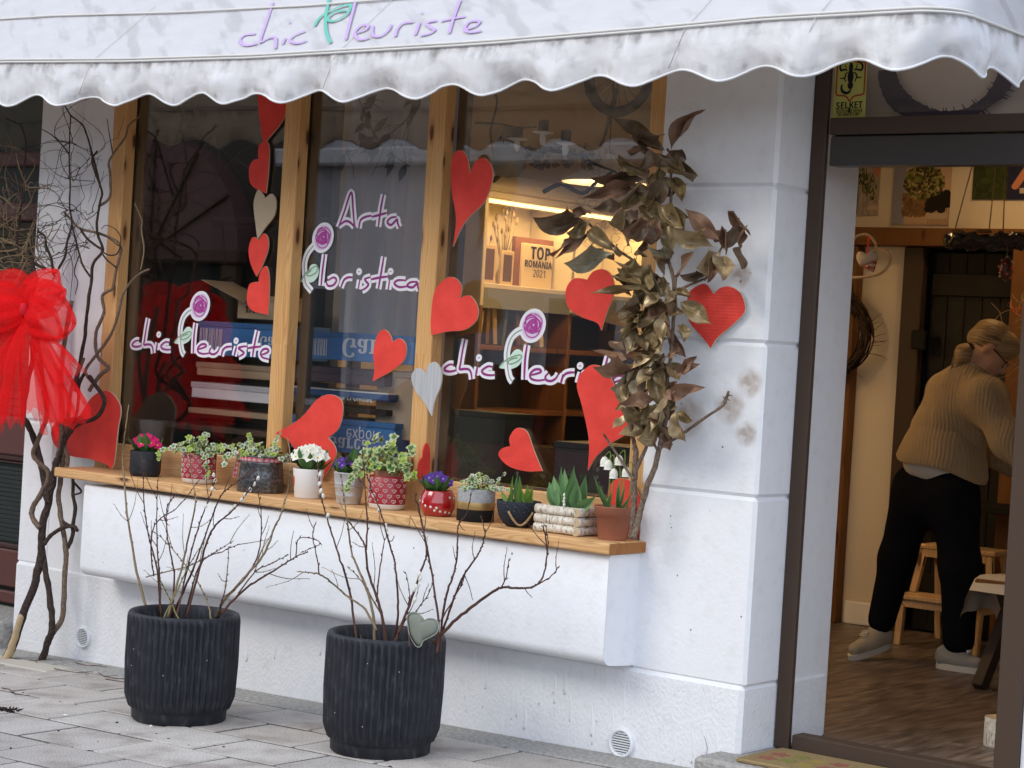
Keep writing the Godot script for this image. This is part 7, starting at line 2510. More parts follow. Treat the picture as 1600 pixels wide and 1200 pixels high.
# ---------------------------------------------------------------- contorted willow with the bow
func limb(t: Node3D, q: Array, r0: float, r1: float, m: Material, called := "branch") -> PackedVector3Array:
	var p := cat3(pts3(q), 6)
	for i in range(1, p.size() - 1):
		p[i] += Vector3(ng.get_noise_2d(p[i].y * 900.0, p[i].x * 300.0), 0, ng.get_noise_2d(p[i].y * 700.0, 50.0)) * r0 * 0.5
	var st := begin(SMOOTH)
	tube(st, p, r0, r1, 9, 0.09)
	add(called, st, m, t)
	return p

func curl(t: Node3D, at: Vector3, d: Vector3, l: float, r: float, m: Material, depth: int, wild: float) -> void:
	var p := PackedVector3Array([at])
	var n := int(l / 0.02)
	var q := at
	var ax := Vector3(rng.randf_range(-1, 1), rng.randf_range(-1, 1), rng.randf_range(-1, 1)).normalized()
	for i in n:
		if i % 4 == 0:
			ax = (ax + Vector3(rng.randf_range(-1, 1), rng.randf_range(-1, 1), rng.randf_range(-1, 1)) * 1.4).normalized()
		d = d.rotated(ax, wild * rng.randf_range(-0.25, 1.0)).normalized()
		q += d * 0.02
		if q.z < 0.03 or (q.z < 0.06 and d.z < 0):
			d.z = absf(d.z)
			q.z = maxf(q.z, 0.03)
		p.append(q)
		if depth > 0 and i > 2 and i % 5 == 0 and rng.randf() < 0.7:
			curl(t, q, d.rotated(Vector3(0, 0, 1), rng.randf_range(-1.2, 1.2)), l * rng.randf_range(0.35, 0.6), r * 0.6, m, depth - 1, wild)
	var st := begin(SMOOTH)
	tube(st, cat3(p, 2), r, maxf(0.0008, r * 0.4), 5)
	add("twig", st, m, t)

func build_willow() -> void:
	var t := thing("contorted_willow", "tall bundle of twisted dark willow branches leaning on the white pillar", "branches", Vector3(-3.68, ground_y(-3.68), 0.15))
	var B := M.bark as Material
	var C := M.bark_brown as Material
	rng.seed = 404
	limb(t, [-3.757, -0.184, 0.24, -3.73, -0.097, 0.22, -3.702, 0.019, 0.2, -3.659, 0.195, 0.17, -3.646, 0.31, 0.16, -3.646, 0.418, 0.16, -3.616, 0.546, 0.16, -3.587, 0.671, 0.16, -3.579, 0.753, 0.15], 0.021, 0.016, B)
	limb(t, [-3.746, -0.179, 0.245, -3.719, -0.129, 0.245, -3.696, -0.073, 0.245, -3.666, -0.002, 0.245, -3.651, 0.037, 0.245], 0.0195, 0.0135, M.peeled, "peeled_wood")
	limb(t, [-3.624, -0.177, 0.14, -3.579, -0.082, 0.15, -3.548, -0.023, 0.15, -3.566, 0.083, 0.15, -3.615, 0.231, 0.15, -3.663, 0.328, 0.14], 0.017, 0.013, B)
	limb(t, [-3.649, -0.187, 0.13, -3.603, -0.093, 0.13, -3.563, -0.035, 0.13, -3.507, 0.048, 0.13, -3.509, 0.222, 0.13, -3.511, 0.344, 0.13, -3.542, 0.451, 0.13, -3.577, 0.549, 0.13, -3.579, 0.622, 0.13, -3.578, 0.724, 0.12, -3.561, 0.833, 0.13], 0.0135, 0.011, C)
	limb(t, [-3.522, 0.342, 0.12, -3.495, 0.38, 0.12, -3.477, 0.428, 0.12, -3.484, 0.456, 0.12, -3.477, 0.535, 0.12, -3.496, 0.606, 0.12, -3.502, 0.669, 0.12], 0.010, 0.008, B)
	limb(t, [-3.603, 0.365, 0.18, -3.582, 0.407, 0.16, -3.505, 0.447, 0.16, -3.467, 0.458, 0.13, -3.404, 0.446, 0.16], 0.010, 0.008, B)
	limb(t, [-3.544, 0.471, 0.13, -3.507, 0.46, 0.13, -3.471, 0.452, 0.13], 0.008, 0.008, B)
	limb(t, [-3.505, 0.657, 0.12, -3.44, 0.617, 0.12, -3.487, 0.598, 0.12], 0.006, 0.004, B)
	limb(t, [-3.636, 0.434, 0.18, -3.694, 0.478, 0.18, -3.694, 0.531, 0.18, -3.637, 0.597, 0.18, -3.623, 0.68, 0.16, -3.666, 0.726, 0.18, -3.714, 0.763, 0.18, -3.692, 0.817, 0.18, -3.636, 0.879, 0.2, -3.64, 0.943, 0.18, -3.67, 1.087, 0.18, -3.721, 1.259, 0.18, -3.761, 1.403, 0.18], 0.013, 0.010, C)
	limb(t, [-3.604, 0.548, 0.17, -3.646, 0.666, 0.17, -3.713, 0.815, 0.17, -3.713, 0.903, 0.22, -3.81, 0.932, 0.17, -3.8, 1.079, 0.17, -3.774, 1.198, 0.17, -3.782, 1.403, 0.17], 0.016, 0.011, B)
	limb(t, [-3.632, 0.6, 0.14, -3.611, 0.669, 0.14, -3.584, 0.767, 0.14, -3.567, 0.832, 0.14, -3.584, 0.976, 0.14, -3.603, 1.091, 0.14, -3.591, 1.266, 0.14, -3.555, 1.471, 0.14], 0.015, 0.010, C)
	limb(t, [-3.583, 0.758, 0.14, -3.549, 0.834, 0.14, -3.514, 0.88, 0.14, -3.485, 0.911, 0.14, -3.409, 0.936, 0.14, -3.345, 0.958, 0.14, -3.306, 1, 0.14, -3.301, 1.046, 0.14, -3.357, 1.097, 0.14, -3.408, 1.137, 0.14], 0.0125, 0.009, B)
	limb(t, [-3.606, 0.742, 0.12, -3.636, 0.725, 0.12, -3.609, 0.677, 0.12, -3.566, 0.698, 0.12, -3.53, 0.684, 0.12], 0.012, 0.008, C)
	limb(t, [-3.537, 0.704, 0.13, -3.533, 0.762, 0.13, -3.556, 0.819, 0.13, -3.547, 0.921, 0.13, -3.508, 1.039, 0.16, -3.511, 1.126, 0.13, -3.462, 1.215, 0.13], 0.010, 0.008, C)
	# the long risers beside the window
	limb(t, [-3.423, 1.072, 0.2, -3.508, 1.155, 0.12, -3.48, 1.284, 0.12, -3.468, 1.408, 0.12, -3.452, 1.576, 0.12, -3.441, 1.648, 0.12, -3.413, 1.708, 0.1, -3.436, 1.792, 0.12, -3.428, 1.907, 0.12, -3.411, 1.964, 0.12, -3.462, 2.045, 0.12, -3.493, 2.109, 0.12, -3.462, 2.149, 0.12], 0.009, 0.004, B)
	limb(t, [-3.438, 1.07, 0.11, -3.399, 1.118, 0.11, -3.363, 1.152, 0.11, -3.318, 1.18, 0.11, -3.358, 1.204, 0.11, -3.391, 1.228, 0.11, -3.416, 1.319, 0.11, -3.39, 1.377, 0.11, -3.376, 1.427, 0.1, -3.383, 1.495, 0.11, -3.351, 1.522, 0.11, -3.318, 1.543, 0.11, -3.283, 1.681, 0.11, -3.277, 1.715, 0.11, -3.319, 1.751, 0.11, -3.429, 1.779, 0.11, -3.562, 1.8, 0.11, -3.632, 1.843, 0.11, -3.68, 1.872, 0.11], 0.0095, 0.005, C)
	limb(t, [-3.318, 1.048, 0.13, -3.369, 1.094, 0.13, -3.448, 1.155, 0.13, -3.389, 1.225, 0.13, -3.329, 1.282, 0.13, -3.279, 1.347, 0.13, -3.25, 1.408, 0.13, -3.237, 1.459, 0.13, -3.224, 1.508, 0.13, -3.183, 1.563, 0.13, -3.115, 1.607, 0.13, -3.059, 1.625, 0.13], 0.0075, 0.005, C)
	limb(t, [-3.46, 1.155, 0.12, -3.495, 1.098, 0.12, -3.498, 0.982, 0.12, -3.53, 0.899, 0.12], 0.008, 0.007, B)
	limb(t, [-3.116, 1.621, 0.13, -3.103, 1.711, 0.13, -3.127, 1.795, 0.13, -3.126, 1.837, 0.13, -3.155, 1.879, 0.13, -3.183, 1.916, 0.13], 0.0032, 0.002, M.twig_pale)
	limb(t, [-3.444, 1.902, 0.11, -3.37, 1.945, 0.11, -3.378, 2.046, 0.11, -3.391, 2.094, 0.11, -3.364, 2.137, 0.11, -3.313, 2.188, 0.11, -3.286, 2.221, 0.11, -3.276, 2.255, 0.11, -3.249, 2.277, 0.11, -3.212, 2.294, 0.11, -3.197, 2.319, 0.11], 0.0062, 0.003, C)
	limb(t, [-3.369, 2.137, 0.11, -3.398, 2.223, 0.11, -3.421, 2.293, 0.11], 0.003, 0.0016, B)
	limb(t, [-3.45, 1.989, 0.1, -3.488, 2.076, 0.1, -3.529, 2.155, 0.1, -3.562, 2.222, 0.1, -3.592, 2.266, 0.1, -3.638, 2.293, 0.1, -3.685, 2.317, 0.1, -3.715, 2.347, 0.1, -3.744, 2.377, 0.1], 0.005, 0.003, B)
	limb(t, [-3.389, 1.707, 0.12, -3.434, 1.723, 0.12, -3.503, 1.757, 0.12, -3.55, 1.799, 0.12], 0.006, 0.005, B)
	limb(t, [-3.452, 1.576, 0.12, -3.514, 1.632, 0.12, -3.544, 1.681, 0.12, -3.577, 1.747, 0.12, -3.609, 1.819, 0.12], 0.005, 0.004, B)
	limb(t, [-3.544, 1.681, 0.12, -3.573, 1.602, 0.12, -3.547, 1.559, 0.12, -3.555, 1.501, 0.12], 0.003, 0.002, B)
	limb(t, [-3.288, 1.629, 0.12, -3.36, 1.664, 0.12, -3.398, 1.701, 0.12, -3.353, 1.684, 0.12, -3.294, 1.688, 0.12, -3.271, 1.723, 0.12], 0.004, 0.003, B)
	limb(t, [-3.422, 1.781, 0.12, -3.351, 1.759, 0.12, -3.28, 1.726, 0.12, -3.274, 1.766, 0.12, -3.311, 1.799, 0.12, -3.373, 1.816, 0.12, -3.406, 1.798, 0.12], 0.003, 0.0016, B)
	limb(t, [-3.678, 1.583, 0.15, -3.702, 1.655, 0.15, -3.743, 1.713, 0.15, -3.756, 1.757, 0.15, -3.804, 1.78, 0.15], 0.007, 0.005, B)
	limb(t, [-3.645, 1.613, 0.15, -3.605, 1.672, 0.15, -3.601, 1.73, 0.15, -3.573, 1.817, 0.15, -3.598, 1.904, 0.15, -3.597, 1.991, 0.15, -3.655, 2.139, 0.12, -3.624, 2.309, 0.15], 0.006, 0.003, B)
	limb(t, [-3.618, 2.13, 0.15, -3.666, 2.171, 0.15, -3.742, 2.219, 0.15, -3.817, 2.249, 0.15], 0.004, 0.002, B)
	limb(t, [-3.682, 1.609, 0.2, -3.797, 1.632, 0.16, -3.881, 1.66, 0.16, -3.931, 1.694, 0.16, -3.945, 1.753, 0.16, -3.933, 1.827, 0.16, -3.875, 1.904, 0.2, -3.922, 2.02, 0.16, -3.914, 2.138, 0.16, -3.93, 2.221, 0.16, -3.962, 2.269, 0.16, -4.02, 2.288, 0.16, -4.078, 2.307, 0.16], 0.008, 0.003, B)
	limb(t, [-3.779, 1.425, 0.2, -3.753, 1.49, 0.2, -3.74, 1.549, 0.2, -3.765, 1.636, 0.2], 0.011, 0.009, B)
	# curls on the pillar
	for q in [[112, 330, 8, 0.45], [108, 280, 7, 0.42], [105, 395, 8, 0.40], [110, 225, 6, 0.36], [95, 350, 6, 0.4], [75, 395, 5, 0.36], [148, 330, 3, 0.25]]:
		for i in q[2]:
			var st_ := Vector3(0, 0, 0)
			st_ = lerp(Vector3(-3.614, 1.877, 0.12), Vector3(-3.614, 1.874, 0.12), 0.0) + Vector3((q[0] - 112.0) * 0.0038, -(q[1] - 330.0) * 0.0029, rng.randf_range(-0.03, 0.05))
			curl(t, st_, Vector3(rng.randf_range(-1.2, 0.8), rng.randf_range(-0.5, 1.0), rng.randf_range(-0.3, 0.5)).normalized(), q[3] * rng.randf_range(0.5, 1.0), 0.0021, B, 1, 0.5)
	# pale curls in front of the neighbour's door
	for i in 64:
		var st_ := Vector3(-3.929, 1.783, 0.16) + Vector3(rng.randf_range(-0.30, 0.14), rng.randf_range(-0.26, 0.2), rng.randf_range(-0.05, 0.1))
		curl(t, st_, Vector3(rng.randf_range(-1, 0.8), rng.randf_range(-0.6, 1.0), rng.randf_range(-0.3, 0.3)).normalized(), rng.randf_range(0.2, 0.42), rng.randf_range(0.0024, 0.0042), M.twig_pale if i % 4 else C, 1, 0.42)
	# fallen twigs at the foot
	# ---- bow of red tulle, tied to the branches
	var bc := Vector3(-3.607, 1.419, 0.33)
	var w := thing("tulle_bow", "big red tulle bow with long tails tied to the willow branches", "bow", bc)
	rng.seed = 808
	var px := 0.0029 * 0.97
	# puffed loops and hanging tails, gathered at the knot
	for lp in [[0, 0.275, 0.12, 0.03, 0], [-14, 0.24, 0.085, 0.06, 0], [58, 0.265, 0.085, 0.0, 0], [32, 0.26, 0.085, 0.04, 0], [178, 0.32, 0.12, 0.03, 0], [146, 0.30, 0.11, 0.0, 0], [188, 0.28, 0.08, 0.06, 0],
		[-76, 0.47, 0.075, 0.05, 1], [-58, 0.56, 0.10, 0.03, 1], [-94, 0.50, 0.07, 0.06, 1], [-110, 0.54, 0.09, 0.03, 1], [-46, 0.40, 0.08, 0.05, 1], [-68, 0.53, 0.09, 0.0, 1], [-126, 0.52, 0.10, 0.03, 1]]:
		var st := begin(SMOOTH)
		var an := deg_to_rad(lp[0])
		var d := Vector3(cos(an), sin(an), 0)
		var sv := Vector3(-sin(an), cos(an), 0)
		var prev := []
		var hang: bool = lp[4] == 1
		var sd := rng.randf() * 20.0
		for i in 25:
			var f := i / 24.0
			var r: float = lp[2] * (pow(sin(PI * pow(f, 0.8)), 0.62) if not hang else pow(f, 0.75))
			var col := []
			for k in 37:
				var a := TAU * k / 36.0
				var ple := 1.0 + 0.16 * sin(a * 7.0 + sd + f * 1.5) + 0.07 * sin(a * 13.0 + sd * 2.0 - f * 3.0)
				var rag: float = (0.05 * sin(a * 3.0 + sd) + 0.03 * sin(a * 8.0)) * f if hang else 0.0
				var q: Vector3 = bc + d * (lp[1] * (f + rag) + 0.012 * sin(a * 5.0 + sd) * f) + sv * r * ple * cos(a) + Vector3(0, 0, 1) * (r * 0.42 * ple * sin(a) + lp[3] * sin(PI * minf(f, 0.7)))
				q.x = bc.x + (q.x - bc.x) * 1.22
				q.y -= 0.05 * f * f if not hang else 0.0
				col.append(q)
			if prev.size():
				for k in 36:
					quad(st, prev[k], col[k], col[k + 1], prev[k + 1])
			prev = col
		add("tail" if hang else "loop", st, M.tulle, w)
	var kn := begin(SMOOTH)
	lathe(kn, [0.0, -0.03, 0.018, -0.026, 0.024, 0.0, 0.018, 0.026, 0.0, 0.03], bc + Vector3(0, 0, 0.03), 14, [7, 0.003, -1.0, 1.0])
	var kt: StandardMaterial3D = mat(lin(0.62, 0.02, 0.035), 0.8, 0.2)
	add("knot", kn, kt, w)

# ---------------------------------------------------------------- dried magnolia branch
func build_magnolia() -> void:
	var t := thing("magnolia_branch", "tall dried magnolia branch with curled gold brown leaves standing on the sill", "dried branch", Vector3(-0.45, sill_y(-0.45), 0.1))
	rng.seed = 2024
	var C := M.bark_brown as Material
	limb(t, [-0.422, 0.724, 0.14, -0.42, 0.816, 0.14, -0.424, 0.908, 0.14, -0.425, 0.954, 0.14, -0.423, 1, 0.14, -0.424, 1.027, 0.14, -0.432, 1.045, 0.14], 0.0125, 0.0105, C)
	limb(t, [-0.393, 0.724, 0.17, -0.393, 0.819, 0.14, -0.367, 0.913, 0.14, -0.339, 0.993, 0.14, -0.32, 1.049, 0.15], 0.0125, 0.0095, C)
	limb(t, [-0.425, 0.963, 0.14, -0.411, 0.987, 0.14, -0.387, 1.039, 0.14, -0.379, 1.077, 0.14, -0.371, 1.118, 0.14], 0.008, 0.006, C)
	limb(t, [-0.424, 1.027, 0.14, -0.439, 1.067, 0.14, -0.456, 1.112, 0.14, -0.465, 1.153, 0.14, -0.484, 1.198, 0.13], 0.0085, 0.005, C)
	limb(t, [-0.32, 1.049, 0.15, -0.313, 1.1, 0.15, -0.301, 1.155, 0.15, -0.294, 1.21, 0.15], 0.0085, 0.007, C)
	limb(t, [-0.32, 1.049, 0.15, -0.295, 1.069, 0.15, -0.243, 1.1, 0.15, -0.141, 1.171, 0.15, -0.071, 1.22, 0.15, -0.069, 1.242, 0.13, -0.048, 1.27, 0.15], 0.0062, 0.0042, C)
	limb(t, [-0.322, 1.049, 0.16, -0.354, 1.083, 0.16, -0.413, 1.129, 0.16, -0.466, 1.162, 0.16, -0.496, 1.188, 0.16], 0.005, 0.003, C)
	limb(t, [-0.406, 0.933, 0.17, -0.432, 0.958, 0.17, -0.487, 1.018, 0.17, -0.536, 1.069, 0.17, -0.53, 1.088, 0.2], 0.006, 0.0035, C)
	limb(t, [-0.309, 1.108, 0.15, -0.308, 1.18, 0.15, -0.303, 1.282, 0.15, -0.294, 1.405, 0.15, -0.294, 1.486, 0.15, -0.291, 1.568, 0.15, -0.301, 1.66, 0.14], 0.008, 0.006, C)
	limb(t, [-0.299, 1.594, 0.14, -0.314, 1.665, 0.14, -0.358, 1.767, 0.14, -0.349, 1.849, 0.14, -0.342, 1.931, 0.14, -0.346, 2.018, 0.14, -0.367, 2.092, 0.12, -0.371, 2.115, 0.14], 0.007, 0.0045, C)
	limb(t, [-0.423, 1.642, 0.14, -0.471, 1.707, 0.15, -0.55, 1.752, 0.15, -0.611, 1.793, 0.15, -0.672, 1.834, 0.15, -0.67, 1.848, 0.18], 0.006, 0.004, C)
	limb(t, [-0.348, 1.839, 0.14, -0.401, 1.925, 0.14, -0.429, 1.972, 0.14, -0.437, 2.011, 0.16], 0.004, 0.003, C)
	limb(t, [-0.193, 1.655, 0.12, -0.148, 1.7, 0.14, -0.129, 1.761, 0.13, -0.091, 1.821, 0.14, -0.054, 1.872, 0.14], 0.0045, 0.003, C)
	limb(t, [-0.297, 1.609, 0.14, -0.239, 1.636, 0.14, -0.182, 1.664, 0.12], 0.005, 0.0042, C)
	limb(t, [-0.078, 1.23, 0.13, -0.068, 1.251, 0.13, -0.057, 1.262, 0.13], 0.006, 0.003, C)
	for q in [[-0.074, 1.243, 0.125, -0.086, 1.252, 0.125], [-0.063, 1.256, 0.13, -0.044, 1.257, 0.13], [-0.062, 1.246, 0.135, -0.049, 1.239, 0.135]]:
		limb(t, q, 0.003, 0.0015, C, "bud_stub")
	var shapes := []
	for k in 8:
		shapes.append(leaf_mesh([0.35, 0.5, 0.25, 0.6, 0.2, 0.45, 0.7, 0.3][k], [0.9, 1.5, -0.8, 1.2, 0.6, -1.1, 1.8, 0.4][k], [0.4, -0.8, 0.9, -0.5, 1.1, 0.2, -1.0, 0.3][k], 12, 1.0, [0.16, 0.24, 0.12, 0.28, 0.18, 0.2, 0.26, 0.14][k], k * 1.3))
	var kinds := [M.leaf_olive, M.leaf_tan, M.leaf_rust, M.leaf_dark, M.leaf_grey]
	var rows := [
		[-0.38, 2.11, 0.14, -0.563, 2.18, 0.14, 0.061, 3, -0.389, 2.105, 0.14, -0.523, 2.151, 0.14, 0.036, 3, -0.352, 2.11, 0.14, -0.265, 2.24, 0.14, 0.024, 2, -0.35, 2.079, 0.14, -0.285, 2.109, 0.14, 0.051, 3, -0.367, 2.1, 0.14, -0.353, 2.028, 0.14, 0.056, 3, -0.327, 2.058, 0.14, -0.189, 1.989, 0.14, 0.059, 0, -0.314, 2.043, 0.14, -0.165, 1.944, 0.14, 0.041, 0, -0.336, 2.015, 0.14, -0.266, 1.89, 0.14, 0.051, 0, -0.388, 2.09, 0.14, -0.445, 2.018, 0.14, 0.051, 3, -0.439, 2.111, 0.14, -0.491, 2.06, 0.14, 0.021, 2, -0.457, 2.018, 0.14, -0.563, 2.086, 0.14, 0.046, 0, -0.463, 2.008, 0.14, -0.641, 2.014, 0.14, 0.052, 3, -0.447, 2.013, 0.14, -0.453, 2.059, 0.14, 0.021, 2, -0.474, 1.992, 0.14, -0.654, 1.93, 0.14, 0.041, 2, -0.454, 1.982, 0.14, -0.558, 1.889, 0.14, 0.046, 0, -0.373, 2.054, 0.14, -0.418, 1.997, 0.14, 0.036, 0, -0.364, 2.018, 0.14, -0.4, 1.92, 0.14, 0.061, 3, -0.48, 1.91, 0.14, -0.366, 1.869, 0.14, 0.052, 0, -0.4, 1.92, 0.14, -0.288, 1.809, 0.14, 0.046, 0, -0.332, 1.91, 0.14, -0.282, 1.814, 0.14, 0.041, 0, -0.352, 1.849, 0.14, -0.303, 1.768, 0.14, 0.046, 0],
		[-0.67, 1.848, 0.18, -0.862, 1.814, 0.18, 0.063, 3, -0.664, 1.848, 0.18, -0.745, 1.8, 0.18, 0.047, 0, -0.685, 1.874, 0.18, -0.709, 1.923, 0.18, 0.052, 2, -0.661, 1.806, 0.18, -0.772, 1.725, 0.18, 0.05, 2, -0.712, 1.789, 0.18, -0.819, 1.735, 0.18, 0.035, 2, -0.671, 1.816, 0.18, -0.569, 1.781, 0.18, 0.044, 0, -0.521, 1.901, 0.18, -0.53, 1.771, 0.18, 0.083, 0, -0.483, 1.896, 0.18, -0.489, 1.813, 0.18, 0.041, 3, -0.516, 1.911, 0.18, -0.608, 1.874, 0.18, 0.034, 3, -0.387, 1.855, 0.18, -0.494, 1.787, 0.18, 0.046, 2, -0.356, 1.856, 0.18, -0.424, 1.773, 0.18, 0.056, 2, -0.346, 1.805, 0.18, -0.416, 1.747, 0.18, 0.056, 3, -0.553, 1.74, 0.18, -0.702, 1.658, 0.18, 0.054, 4, -0.593, 1.755, 0.18, -0.628, 1.712, 0.18, 0.034, 0, -0.552, 1.714, 0.18, -0.501, 1.71, 0.18, 0.023, 3, -0.549, 1.761, 0.18, -0.503, 1.736, 0.18, 0.034, 3, -0.452, 1.896, 0.18, -0.471, 1.813, 0.18, 0.031, 3, -0.495, 1.978, 0.18, -0.426, 1.968, 0.18, 0.026, 3],
		[-0.137, 1.796, 0.13, -0.227, 1.886, 0.13, 0.05, 2, -0.159, 1.771, 0.13, -0.314, 1.789, 0.13, 0.053, 1, -0.128, 1.751, 0.13, -0.206, 1.679, 0.13, 0.065, 1, -0.115, 1.741, 0.13, -0.08, 1.617, 0.13, 0.063, 1, -0.123, 1.766, 0.13, -0.07, 1.847, 0.13, 0.055, 3, -0.112, 1.772, 0.13, -0.091, 1.887, 0.13, 0.028, 2, -0.058, 1.838, 0.13, -0.073, 1.927, 0.13, 0.035, 2, -0.04, 1.833, 0.13, -0.022, 1.868, 0.13, 0.03, 2, -0.034, 1.828, 0.13, -0.069, 1.757, 0.13, 0.028, 2, -0.048, 1.788, 0.13, 0.01, 1.699, 0.13, 0.025, 3, -0.236, 1.754, 0.13, -0.315, 1.671, 0.13, 0.043, 2, -0.138, 1.731, 0.13, -0.148, 1.615, 0.13, 0.035, 2, -0.176, 1.67, 0.13, -0.271, 1.657, 0.13, 0.028, 3, -0.154, 1.786, 0.13, -0.139, 1.827, 0.13, 0.035, 2],
		[-0.356, 1.619, 0.2, -0.584, 1.488, 0.2, 0.066, 1, -0.362, 1.624, 0.2, -0.583, 1.561, 0.2, 0.036, 0, -0.369, 1.624, 0.2, -0.528, 1.671, 0.2, 0.061, 0, -0.418, 1.628, 0.2, -0.524, 1.614, 0.2, 0.031, 2, -0.258, 1.612, 0.2, -0.135, 1.566, 0.2, 0.04, 0, -0.237, 1.572, 0.2, -0.13, 1.491, 0.2, 0.063, 0, -0.407, 1.48, 0.2, -0.499, 1.453, 0.2, 0.036, 2, -0.301, 1.535, 0.2, -0.299, 1.423, 0.2, 0.061, 0, -0.448, 1.36, 0.2, -0.576, 1.374, 0.2, 0.056, 2, -0.463, 1.395, 0.2, -0.548, 1.432, 0.2, 0.041, 3, -0.338, 1.376, 0.2, -0.466, 1.343, 0.2, 0.046, 1, -0.396, 1.332, 0.2, -0.548, 1.261, 0.2, 0.029, 2, -0.219, 1.326, 0.2, -0.147, 1.4, 0.2, 0.038, 2, -0.236, 1.315, 0.2, -0.156, 1.36, 0.2, 0.03, 2, -0.245, 1.269, 0.2, -0.189, 1.323, 0.2, 0.033, 2, -0.248, 1.223, 0.2, -0.142, 1.29, 0.2, 0.043, 2, -0.474, 1.281, 0.2, -0.434, 1.165, 0.2, 0.046, 0, -0.315, 1.229, 0.2, -0.428, 1.166, 0.2, 0.049, 2, -0.267, 1.242, 0.2, -0.3, 1.103, 0.2, 0.056, 1, -0.325, 1.198, 0.2, -0.415, 1.162, 0.2, 0.041, 0, -0.227, 1.189, 0.2, -0.19, 1.091, 0.2, 0.058, 0, -0.221, 1.185, 0.2, -0.168, 1.161, 0.2, 0.045, 0, -0.36, 1.17, 0.2, -0.343, 1.105, 0.2, 0.046, 1, -0.219, 1.497, 0.2, -0.201, 1.407, 0.2, 0.045, 0, -0.23, 1.401, 0.2, -0.171, 1.401, 0.2, 0.025, 2, -0.319, 1.615, 0.2, -0.388, 1.552, 0.2, 0.046, 0, -0.318, 1.605, 0.2, -0.362, 1.532, 0.2, 0.041, 1, -0.27, 1.612, 0.2, -0.289, 1.54, 0.2, 0.04, 1, -0.263, 1.597, 0.2, -0.266, 1.511, 0.2, 0.028, 2, -0.398, 1.516, 0.2, -0.44, 1.417, 0.2, 0.051, 0, -0.344, 1.462, 0.2, -0.352, 1.4, 0.2, 0.051, 0, -0.364, 1.395, 0.2, -0.406, 1.464, 0.2, 0.041, 0, -0.284, 1.474, 0.2, -0.223, 1.462, 0.2, 0.046, 3, -0.41, 1.439, 0.2, -0.437, 1.381, 0.2, 0.041, 1, -0.341, 1.335, 0.2, -0.366, 1.262, 0.2, 0.046, 0, -0.322, 1.331, 0.2, -0.27, 1.283, 0.2, 0.041, 0, -0.303, 1.403, 0.2, -0.349, 1.36, 0.2, 0.035, 1, -0.408, 1.326, 0.2, -0.44, 1.242, 0.2, 0.041, 1, -0.277, 1.374, 0.2, -0.243, 1.406, 0.2, 0.025, 2, -0.459, 1.508, 0.2, -0.498, 1.527, 0.2, 0.036, 1, -0.334, 1.655, 0.2, -0.258, 1.607, 0.2, 0.046, 1, -0.384, 1.664, 0.2, -0.306, 1.61, 0.2, 0.046, 0, -0.269, 1.263, 0.2, -0.23, 1.225, 0.2, 0.035, 2, -0.387, 1.204, 0.2, -0.42, 1.151, 0.2, 0.036, 0, -0.293, 1.18, 0.2, -0.32, 1.127, 0.2, 0.041, 2]]
	for q in rows:
		for i in range(0, q.size() - 7, 8):
			var z := rng.randf_range(-0.03, 0.05)
			var b := Vector3(q[i], q[i + 1], q[i + 2])
			var e := Vector3(q[i + 3], q[i + 4], q[i + 5] + z)
			place_leaf("leaf", shapes[rng.randi() % 8], kinds[q[i + 7]], t, b, b + (e - b) * (1.22 if q[i + 2] < 0.19 else 1.08), q[i + 6] * (1.28 if q[i + 2] < 0.19 else 1.1), Vector3(rng.randf_range(-0.3, 0.9), rng.randf_range(-0.2, 0.7), 1).normalized())
	# the thick middle of the spray
	for i in 66:
		var f := rng.randf()
		var c = lerp(Vector3(-0.426, 1.734, 0.13), Vector3(-0.354, 1.12, 0.14), f) + Vector3(rng.randf_range(-0.075, 0.06), 0, rng.randf_range(-0.05, 0.05))
		var d := Vector3(rng.randf_range(-1, 1), rng.randf_range(-1.3, 0.35), rng.randf_range(-0.1, 0.7)).normalized() * rng.randf_range(0.10, 0.165)
		place_leaf("leaf", shapes[rng.randi() % 8], kinds[[0, 0, 1, 2, 3, 0, 1, 4, 0][rng.randi() % 9]], t, c, c + d, rng.randf_range(0.042, 0.068), Vector3(rng.randf_range(-0.3, 1.0), rng.randf_range(-0.3, 0.8), 0.8).normalized())
	for i in 12:
		var f := rng.randf()
		var c = lerp(Vector3(-0.423, 2.08, 0.11), Vector3(-0.426, 1.734, 0.13), f) + Vector3(rng.randf_range(-0.04, 0.04), 0, rng.randf_range(-0.03, 0.03))
		var d := Vector3(rng.randf_range(-1, 1), rng.randf_range(-1.2, 0.2), rng.randf_range(0, 0.6)).normalized() * rng.randf_range(0.07, 0.11)
		place_leaf("leaf", shapes[rng.randi() % 8], kinds[[0, 3, 2, 0][rng.randi() % 4]], t, c, c + d, rng.randf_range(0.03, 0.05), Vector3(rng.randf_range(-0.3, 1.0), 0.2, 0.8).normalized())

